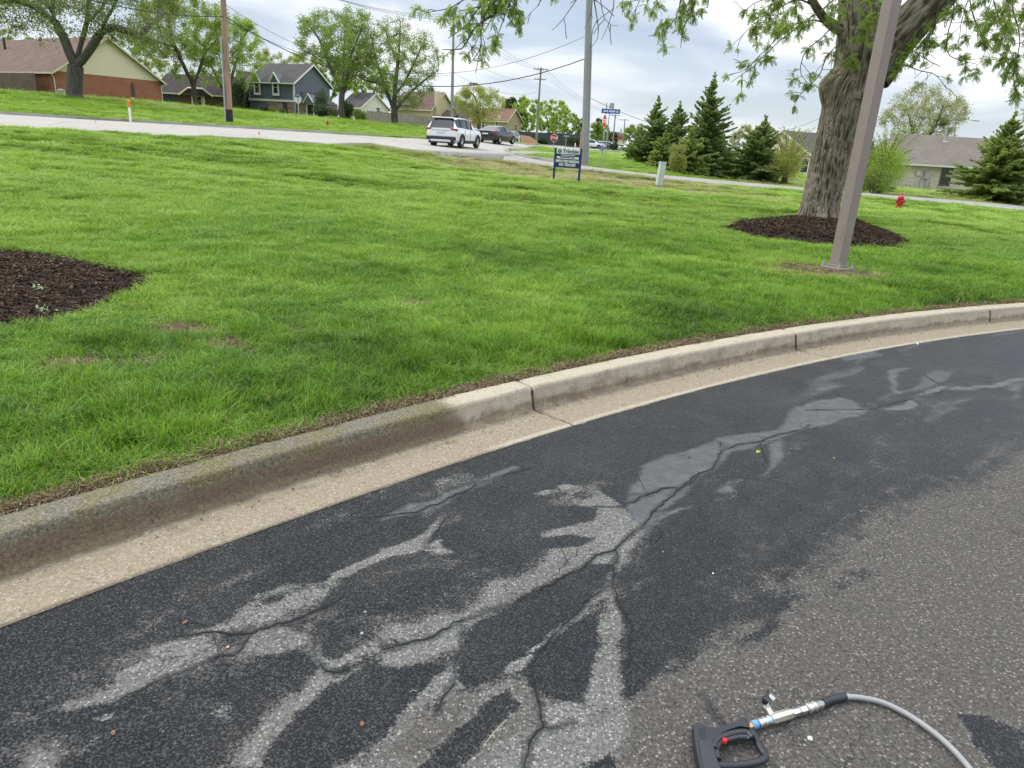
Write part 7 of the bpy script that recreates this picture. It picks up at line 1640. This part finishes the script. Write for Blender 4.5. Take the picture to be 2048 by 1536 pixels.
    if sp is SUV:
        MB().bbox((-2.50, -.90, .38), (-2.30, .90, .60), .04).build('rear_bumper', MCL, e); MB().bbox((-2.515, -.62, .30), (-2.32, .62, .42), .02).build('skid_plate', MPL, e); MB().bbox((-2.46, -.78, .22), (-2.1, .78, .34), .03).build('rear_valance', MCL, e)
        for s in (1, -1):
            MB().bbox((-1.0, s * .93 - .03, .24), (.95, s * .93 + .03, .42), .02).build('sill_cladding', MCL, e)
            MB().tube([(-2.405, s * .60, 1.00), (-2.36, s * .90, .98), (-2.18, s * .935, .97)], [.05, .075, .045], 6).build('tail_lamp', MLR, e)
            MB().tube([(-1.9, s * .60, 1.69), (-1.7, s * .60, 1.745), (0, s * .61, 1.735), (.2, s * .61, 1.67)], .022, 6).build('roof_rail', MCL, e)
            MB().tube([(.72, s * .92, 1.10), (.70, s * 1.06, 1.12)], [.05, .07], 6).build('door_mirror', paint if s < 0 else MCL, e)
        MB().bbox((-2.455, -.26, .78), (-2.415, .26, .90), .006).build('number_plate', MPL, e); MB().bbox((-2.44, -.55, .925), (-2.405, .55, .965), .01).build('trim_bar', MGAL, e); MB().bbox((-2.22, -.66, 1.585), (-1.95, .66, 1.65), .02).build('spoiler', paint, e)
        MB().box((-.02, -.953, .5), (-.005, -.94, 1.0)).build('door_seam', MCL, e); MB().box((-.96, -.953, .5), (-.945, -.94, 1.0)).build('door_seam', MCL, e)
    else:
        for s in (1, -1):
            MB().tube([(-2.40, s * .50, .90), (-2.36, s * .80, .90), (-2.15, s * .915, .90)], [.05, .07, .035], 6).build('tail_lamp', MLR, e); MB().tube([(.62, s * .90, 1.0), (.60, s * 1.02, 1.02)], [.05, .065], 6).build('door_mirror', paint, e)
            MB().tube([(2.30, s * .60, .72), (2.22, s * .80, .73)], .06, 6).build('head_lamp', MHL, e)
        MB().bbox((-2.45, -.26, .70), (-2.395, .26, .82), .006).build('number_plate', MPL, e); MB().bbox((-2.43, -.78, .26), (-2.2, .78, .42), .03).build('rear_valance', MCL, e)
    return e
def gv(p): return (p[0], p[1], tz1(p[0], p[1]) + .04)
def road_z(x, y):   # height of the road sheet
    i = np.argmin(np.hypot(ra[:, 0] - x, ra[:, 1] - y)); j = np.argmin(np.hypot(rb[:, 0] - x, rb[:, 1] - y)); d0 = np.hypot(ra[i, 0] - x, ra[i, 1] - y); d1 = np.hypot(rb[j, 0] - x, rb[j, 1] - y); u = d0 / (d0 + d1); return rza[i] * (1 - u) + rzb[j] * u + .12 * u * (1 - u)
def oncar(x, y, Y): p = dp(x, y, Y); return (p[0], p[1], road_z(p[0], p[1]))
car(oncar(911, 300, 45.6), 15.5, SUV, MPW, 'white station wagon with black cladding driving away', 'car', 'station_wagon')
car(oncar(993, 295, 64.5), 22, SED, MPD, 'black saloon car ahead of the white wagon')
car(oncar(1021, 287, 99), 190, SUV, MPG, 'dark grey suv coming the other way behind the black saloon', name='suv')
for (x, y, Y, hd, pt, lab, sp) in ((1126, 293, 190, 100, MPW, 'small white car parked under the trees left of the tall pole', SED), (1184, 297, 140, 100, MPW, 'white suv parked just right of the tall grey pole', SUV), (1202, 297, 145, 95, MPG, 'blue-grey car parked behind the small road sign', SED), (1217, 297, 150, 100, MPW, 'white boxy car parked right of the stop sign post', SUV), (1244, 298, 160, 98, MPW, 'pale car parked at the right end of the far row', SED)):
    b = gd(x, y, Y); car(tuple(b), hd, sp, pt, lab, group='cars parked at the far end of the road')

# ================================================================== SPRAY GUN AND HOSE
zg = lambda pts: [gz(1370 + x * .1709, 1380 + y * .1709, .016)[:2] for x, y in pts]
def zg3(x, y, z): return tuple(gz(1370 + x * .1709, 1380 + y * .1709, z))
MGP = m_simple('gun_plastic', (.022, .025, .030), .42, var=.15, scale=30); MGP2 = m_simple('gun_trigger', (.030, .033, .038), .38, var=.15, scale=30); MCH = m_simple('chrome', (.62, .61, .58), .25, .95, .1, 60); MBRS = m_simple('brass', (.62, .36, .20), .35, .7); MBLU = m_simple('blue_ring', (.12, .32, .62), .4); MNK = m_simple('nickel', (.55, .52, .44), .34, .85, .15, 80); MHOSE = m_simple('grey_hose', (.28, .285, .28), .5, var=.1, scale=30)
sgp = empty('spray_gun', gz(1440, 1500, 0)); tag(sgp, 'black pressure washer trigger gun with red button lying on the asphalt', 'spray gun')
def loc_(o): o.location = tuple(-Vector(sgp.location)); return o
def bp(nm, mb, m, smooth=True, bevel=0.0): return loc_(mb.build(nm, m, sgp, smooth, bevel))
bp('grip', MB().prism([tuple(p) for p in zg([(78, 480), (125, 440), (185, 452), (245, 510), (335, 540), (380, 560), (345, 640), (338, 760), (350, 860), (410, 1010), (480, 1290), (520, 1500), (300, 1540), (215, 1250), (150, 950), (100, 700)])], .004, .040, .006), MGP)
bp('grip_panel', MB().prism([tuple(p) for p in zg([(140, 660), (300, 660), (330, 820), (400, 1050), (430, 1250), (270, 1290), (190, 980)])], .0385, .0425, .002), MGP2)
bp('upper_body', MB().prism([tuple(p) for p in zg([(235, 505), (330, 535), (450, 492), (585, 452), (650, 382), (705, 402), (745, 455), (740, 520), (640, 500), (500, 545), (400, 590), (345, 660), (300, 600)])], .006, .042, .005), MGP)
for k in range(6): y = 520 + k * 26; bp('vent_slot', MB().prism([tuple(p) for p in zg([(140 + k * 2, y + 8), (215 + k * 4, y - 12), (222 + k * 4, y - 2), (146 + k * 2, y + 19)])], .0385, .0408, .0006), MBLK)
gpts = [zg3(x, y, .020) for x, y in [(690, 450), (760, 480), (820, 550), (860, 640), (900, 710), (935, 765), (925, 810), (870, 835), (760, 862), (620, 880), (480, 885), (360, 880)]]
bp('trigger_guard', MB().tube([tuple(p) for p in spline(gpts, 5)], .0105, 10), MGP)
tpts = [zg3(x, y, .030) for x, y in [(388, 815), (368, 740), (372, 672), (410, 618), (480, 585), (570, 560), (650, 548), (730, 555), (760, 575)]]
bp('trigger', MB().tube([tuple(p) for p in spline(tpts, 5)], [.0085] * 41, 10), MGP2)
tp2 = [zg3(x, y, .036) for x, y in [(345, 690), (352, 620), (400, 565), (490, 528), (600, 500), (680, 492), (740, 505), (790, 560)]]
bp('trigger_shroud', MB().tube([tuple(p) for p in spline(tp2, 5)], .009, 10), MGP)
rc = zg3(465, 592, .040); bp('safety_button', MB().lathe([(.0068, -.006), (.0068, .004), (.0045, .0065)], 16, rc), m_simple('red_button', (.72, .02, .03), .3))
pc_ = np.array(zg3(688, 442, .022)); pe_ = np.array(zg3(1600, 165, .020)); axd = pe_ - pc_; LT_ = np.linalg.norm(axd); axn = axd / LT_
def seg(nm, f0, f1, prof_, m, n=20): a = pc_ + axd * f0; l = LT_ * (f1 - f0); return bp(nm, MB().lathe([(r, l * h) for r, h in prof_], n, tuple(a), tuple(axn)), m)
seg('inlet_nut', .0, .10, [(.0105, 0), (.0118, .1), (.0118, .9), (.010, 1)], MBRS, 6); seg('blue_ring', .10, .165, [(.0115, 0), (.0125, .15), (.0125, .85), (.0115, 1)], MBLU)
seg('quick_coupler', .165, .315, [(.0105, 0), (.0145, .05), (.0145, .28), (.0125, .33), (.0125, .45), (.0150, .5), (.0150, .7), (.013, .75), (.013, .82), (.0148, .86), (.0148, .97), (.012, 1)], MCH, 24); seg('blue_ring', .316, .335, [(.0125, 0), (.0125, 1)], MBLU)
seg('valve_body', .336, .60, [(.0125, 0), (.0165, .08), (.0165, .9), (.015, 1)], MNK, 8); seg('hex_fitting', .603, .70, [(.010, 0), (.0125, .1), (.0125, .9), (.011, 1)], MCH, 6); seg('hex_fitting', .705, .79, [(.011, 0), (.0140, .1), (.0140, .9), (.011, 1)], MCH, 6)
seg('hose_coupler', .795, 1.0, [(.012, 0), (.0165, .06), (.0165, .22), (.0135, .27), (.0135, .38), (.0168, .42), (.0168, .55), (.0145, .6), (.0145, .92), (.012, 1)], MCH, 24)
v0 = np.array(zg3(1030, 320, .024)); v1 = np.array(zg3(965, 210, .030)); v2 = np.array(zg3(930, 180, .036))
bp('valve_stem', MB().tube([tuple(v0), tuple(v1), tuple(v2)], [.0115, .0105, .0085], 12), MNK); bp('stem_nut', MB().tube([tuple(v1 * .6 + v2 * .4), tuple(v2 + (v2 - v1) * .5)], .0125, 6), MCH)
bp('valve_lever', MB().tube([tuple(v2 + (0, 0, .010)), zg3(940, 120, .060), zg3(985, 60, .064)], [.010, .012, .009], 4), MBLK); bp('lever_tip', MB().tube([zg3(985, 62, .066), zg3(1050, 112, .062)], [.008, .007], 4), MCH)
hs = empty('pressure_hose', gz(1700, 1400, 0)); tag(hs, 'smooth grey pressure hose with black sleeve curving off to the right', 'hose')
hp_ = [(1640, 1409), (1662, 1400), (1692, 1394), (1725, 1396), (1765, 1405), (1808, 1425), (1850, 1452), (1890, 1484), (1925, 1520), (1955, 1560), (1985, 1620), (2010, 1700), (2020, 1800)]
hw = [np.array(gz(x, y, .014)) for x, y in hp_]; hw[0] = pe_; hsp = spline(hw, 8)
o = MB().tube([tuple(p) for p in hsp], .0085, 16).build('hose', MHOSE, hs, True); o.location = tuple(-Vector(hs.location))
sl_ = hsp[1:17]; rr_ = [.0125 + .0012 * (k % 2) for k in range(16)]; rr_[-1] = .010; o = MB().tube([tuple(p) for p in sl_], rr_, 16).build('sleeve', MGP, hs, True); o.location = tuple(-Vector(hs.location))

# ================================================================== SMALL THINGS ON THE GROUND
MLG = m_leaf('fresh_leaf', (.25, .42, .05), (.40, .55, .10), None, .3); MLO = m_simple('dead_leaf', (.22, .115, .06), .8, var=.4, scale=60)
def leaf_thing(x, y, s, m, label, rz=0.0, nm='fallen_leaf'):
    p = gz(x, y, .004); V = []; F_ = []; n = 7
    for i in range(n + 1): f = i / n; w_ = math.sin(math.pi * f ** .8) * .32 * s; z = .10 * s * math.sin(f * 3); V += [(f * s - s / 2, -w_, z + .12 * w_), (f * s - s / 2, 0, z), (f * s - s / 2, w_, z + .3 * w_)]
    for i in range(n): b = i * 3; F_ += [(b, b + 1, b + 4, b + 3), (b + 1, b + 2, b + 5, b + 4)]
    m_ = MB(); m_.add(V, F_); o = m_.build(nm, m, None); o.location = tuple(p); o.rotation_euler = (0, -.15, rz); tag(o, label, 'leaf')
leaf_thing(1517, 904, .035, MLG, 'bright green fresh leaf lying on the dark asphalt', .5); leaf_thing(1668, 916, .014, MLG, 'tiny green leaf speck on the asphalt right of the bright leaf', 1.2)
leaf_thing(371, 1244, .020, MLO, 'curled orange brown leaf on the black asphalt near the gutter', .9); leaf_thing(226, 1465, .018, MLO, 'small brown leaf scrap on the asphalt at the lower left', 2.2); leaf_thing(724, 1447, .018, MLO, 'thin rust coloured leaf scrap left of the dark island', 1.8)
MPB = m_simple('pebble', (.42, .40, .36), .85, var=.3, scale=60); MPBW = m_simple('white_stone', (.72, .70, .66), .8); MPBK = m_simple('black_lump', (.02, .02, .02), .8); MPK = m_simple('pink_stone', (.62, .36, .26), .7)
def pebble(x, y, r, m, label, seed, nm='pebble'):
    gg = np.random.default_rng(seed); m_ = MB(); nn = 8; pr = [(r * .05, -r * .3), (r * .8, -r * .2), (r, .15 * r), (r * .75, .55 * r), (r * .2, .75 * r)]; m_.lathe(pr, nn); m_.V = [tuple(np.array(v) * (1 + gg.normal(0, .09))) for v in m_.V]; o = m_.build(nm, m, None, True); o.location = tuple(gz(x, y, r * .2)); o.scale = (.8, .8, .8); o.rotation_euler = (0, 0, seed); tag(o, label, 'stone')
pebble(724, 1267, .0075, MPB, 'round grey pebble right of the two small black lumps', 1); pebble(730, 1224, .006, MPB, 'small grey pebble just above the round one', 2); pebble(729, 1301, .004, MPB, 'tiny pale pebble below the round grey one', 3); pebble(704, 1259, .007, MPBK, 'black tar lump left of the round pebble', 4); pebble(451, 1387, .006, MPBK, 'black tar lump in the lower left asphalt', 5)
pebble(456, 1294, .0065, MPK, 'pinkish round stone in the grey worn tongue', 6); pebble(1426, 1147, .006, MPBW, 'bright white stone chip on the speckled asphalt', 7); pebble(1835, 688, .014, MPBW, 'flat white chip near the gutter at the upper right', 8); pebble(1620, 1477, .010, MPBW, 'crumbled white stone chip below the gun fittings', 9); pebble(1326, 1124 - 20, .005, MPB, 'small stone right of the wet crack', 10); pebble(1378, 915, .006, MPBK, 'black speck on the smooth grey film', 11)
MSTK = m_simple('straw', (.42, .36, .24), .8)
def stalk(x0, y0, x1, y1, label): a, b = gz(x0, y0, .004), gz(x1, y1, .005); o = MB().tube([(0, 0, 0), tuple((b - a) * .5 + np.array([0, .003, .003])), tuple(b - a)], .0012, 4).build('straw_stalk', MSTK, None); o.location = tuple(a); tag(o, label, 'stalk')
stalk(966, 1492, 1013, 1440, 'pale straw stalk lying across the dark island edge'); stalk(819, 1384, 834, 1382, 'short straw bit on the asphalt beside the dark patch')
# loose grit on the lot (uncountable)
gpp = [proto('grit', *(lambda V, F: (V, F))(*chips(700 + k, 1, .001, .008, .006, .001)), MPB) for k in range(3)]
n = 1500; a = rng.uniform(114, 141, n); o_ = -rng.uniform(.02, 3.5, n); x = KC[0] + (KR + o_) * np.cos(np.radians(a)); y = KC[1] + (KR + o_) * np.sin(np.radians(a))
gn_scatter('loose_grit', np.stack([x, y, np.full(n, .003)], -1), rng.uniform(0, 6, (n, 3)), np.repeat(rng.uniform(.25, .7, (n, 1)), 3, 1), rng.integers(0, 3, n), gpp, {}, 'fine loose grit scattered over the asphalt')
# bits of leaf litter in the gutter
lp_ = [proto('litter_bit', *chips(720 + k, 2, .01, .014, .006, .003), m_simple('litter', (.07, .045, .028), .9)) for k in range(3)]
n = 420; a = rng.uniform(114, 140, n); o_ = .27 + rng.normal(0, .04, n); x = KC[0] + (KR + o_) * np.cos(np.radians(a)); y = KC[1] + (KR + o_) * np.sin(np.radians(a))
gn_scatter('gutter_litter', np.stack([x, y, np.full(n, -.004)], -1), np.stack([np.zeros(n), np.zeros(n), rng.uniform(0, 6, n)], -1), np.repeat(rng.uniform(.35, 1.0, (n, 1)), 3, 1), rng.integers(0, 3, n), lp_, {}, 'dark leaf litter bits lying in the gutter')
# small weeds at the left bed
g = np.random.default_rng(3)
for (x, y, lab) in ((92, 634, 'pale green weed at the lower edge of the left mulch bed'), (78, 590, 'small grey-green weed inside the left mulch bed')):
    p = at(x, y); C_ = g.normal(0, .025, (16, 3)); C_[:, 2] = np.abs(C_[:, 2]) * .7 + .05; V, F_ = leaves_np(C_, .03, g, .6); e = empty('weed', p); tag(e, lab, 'weed'); np_mesh('foliage', V, F_, m_leaf('weed_leaf' , (.22, .32, .16), (.40, .48, .30)), e)
MATS = None
print('objects', len(scene.objects))
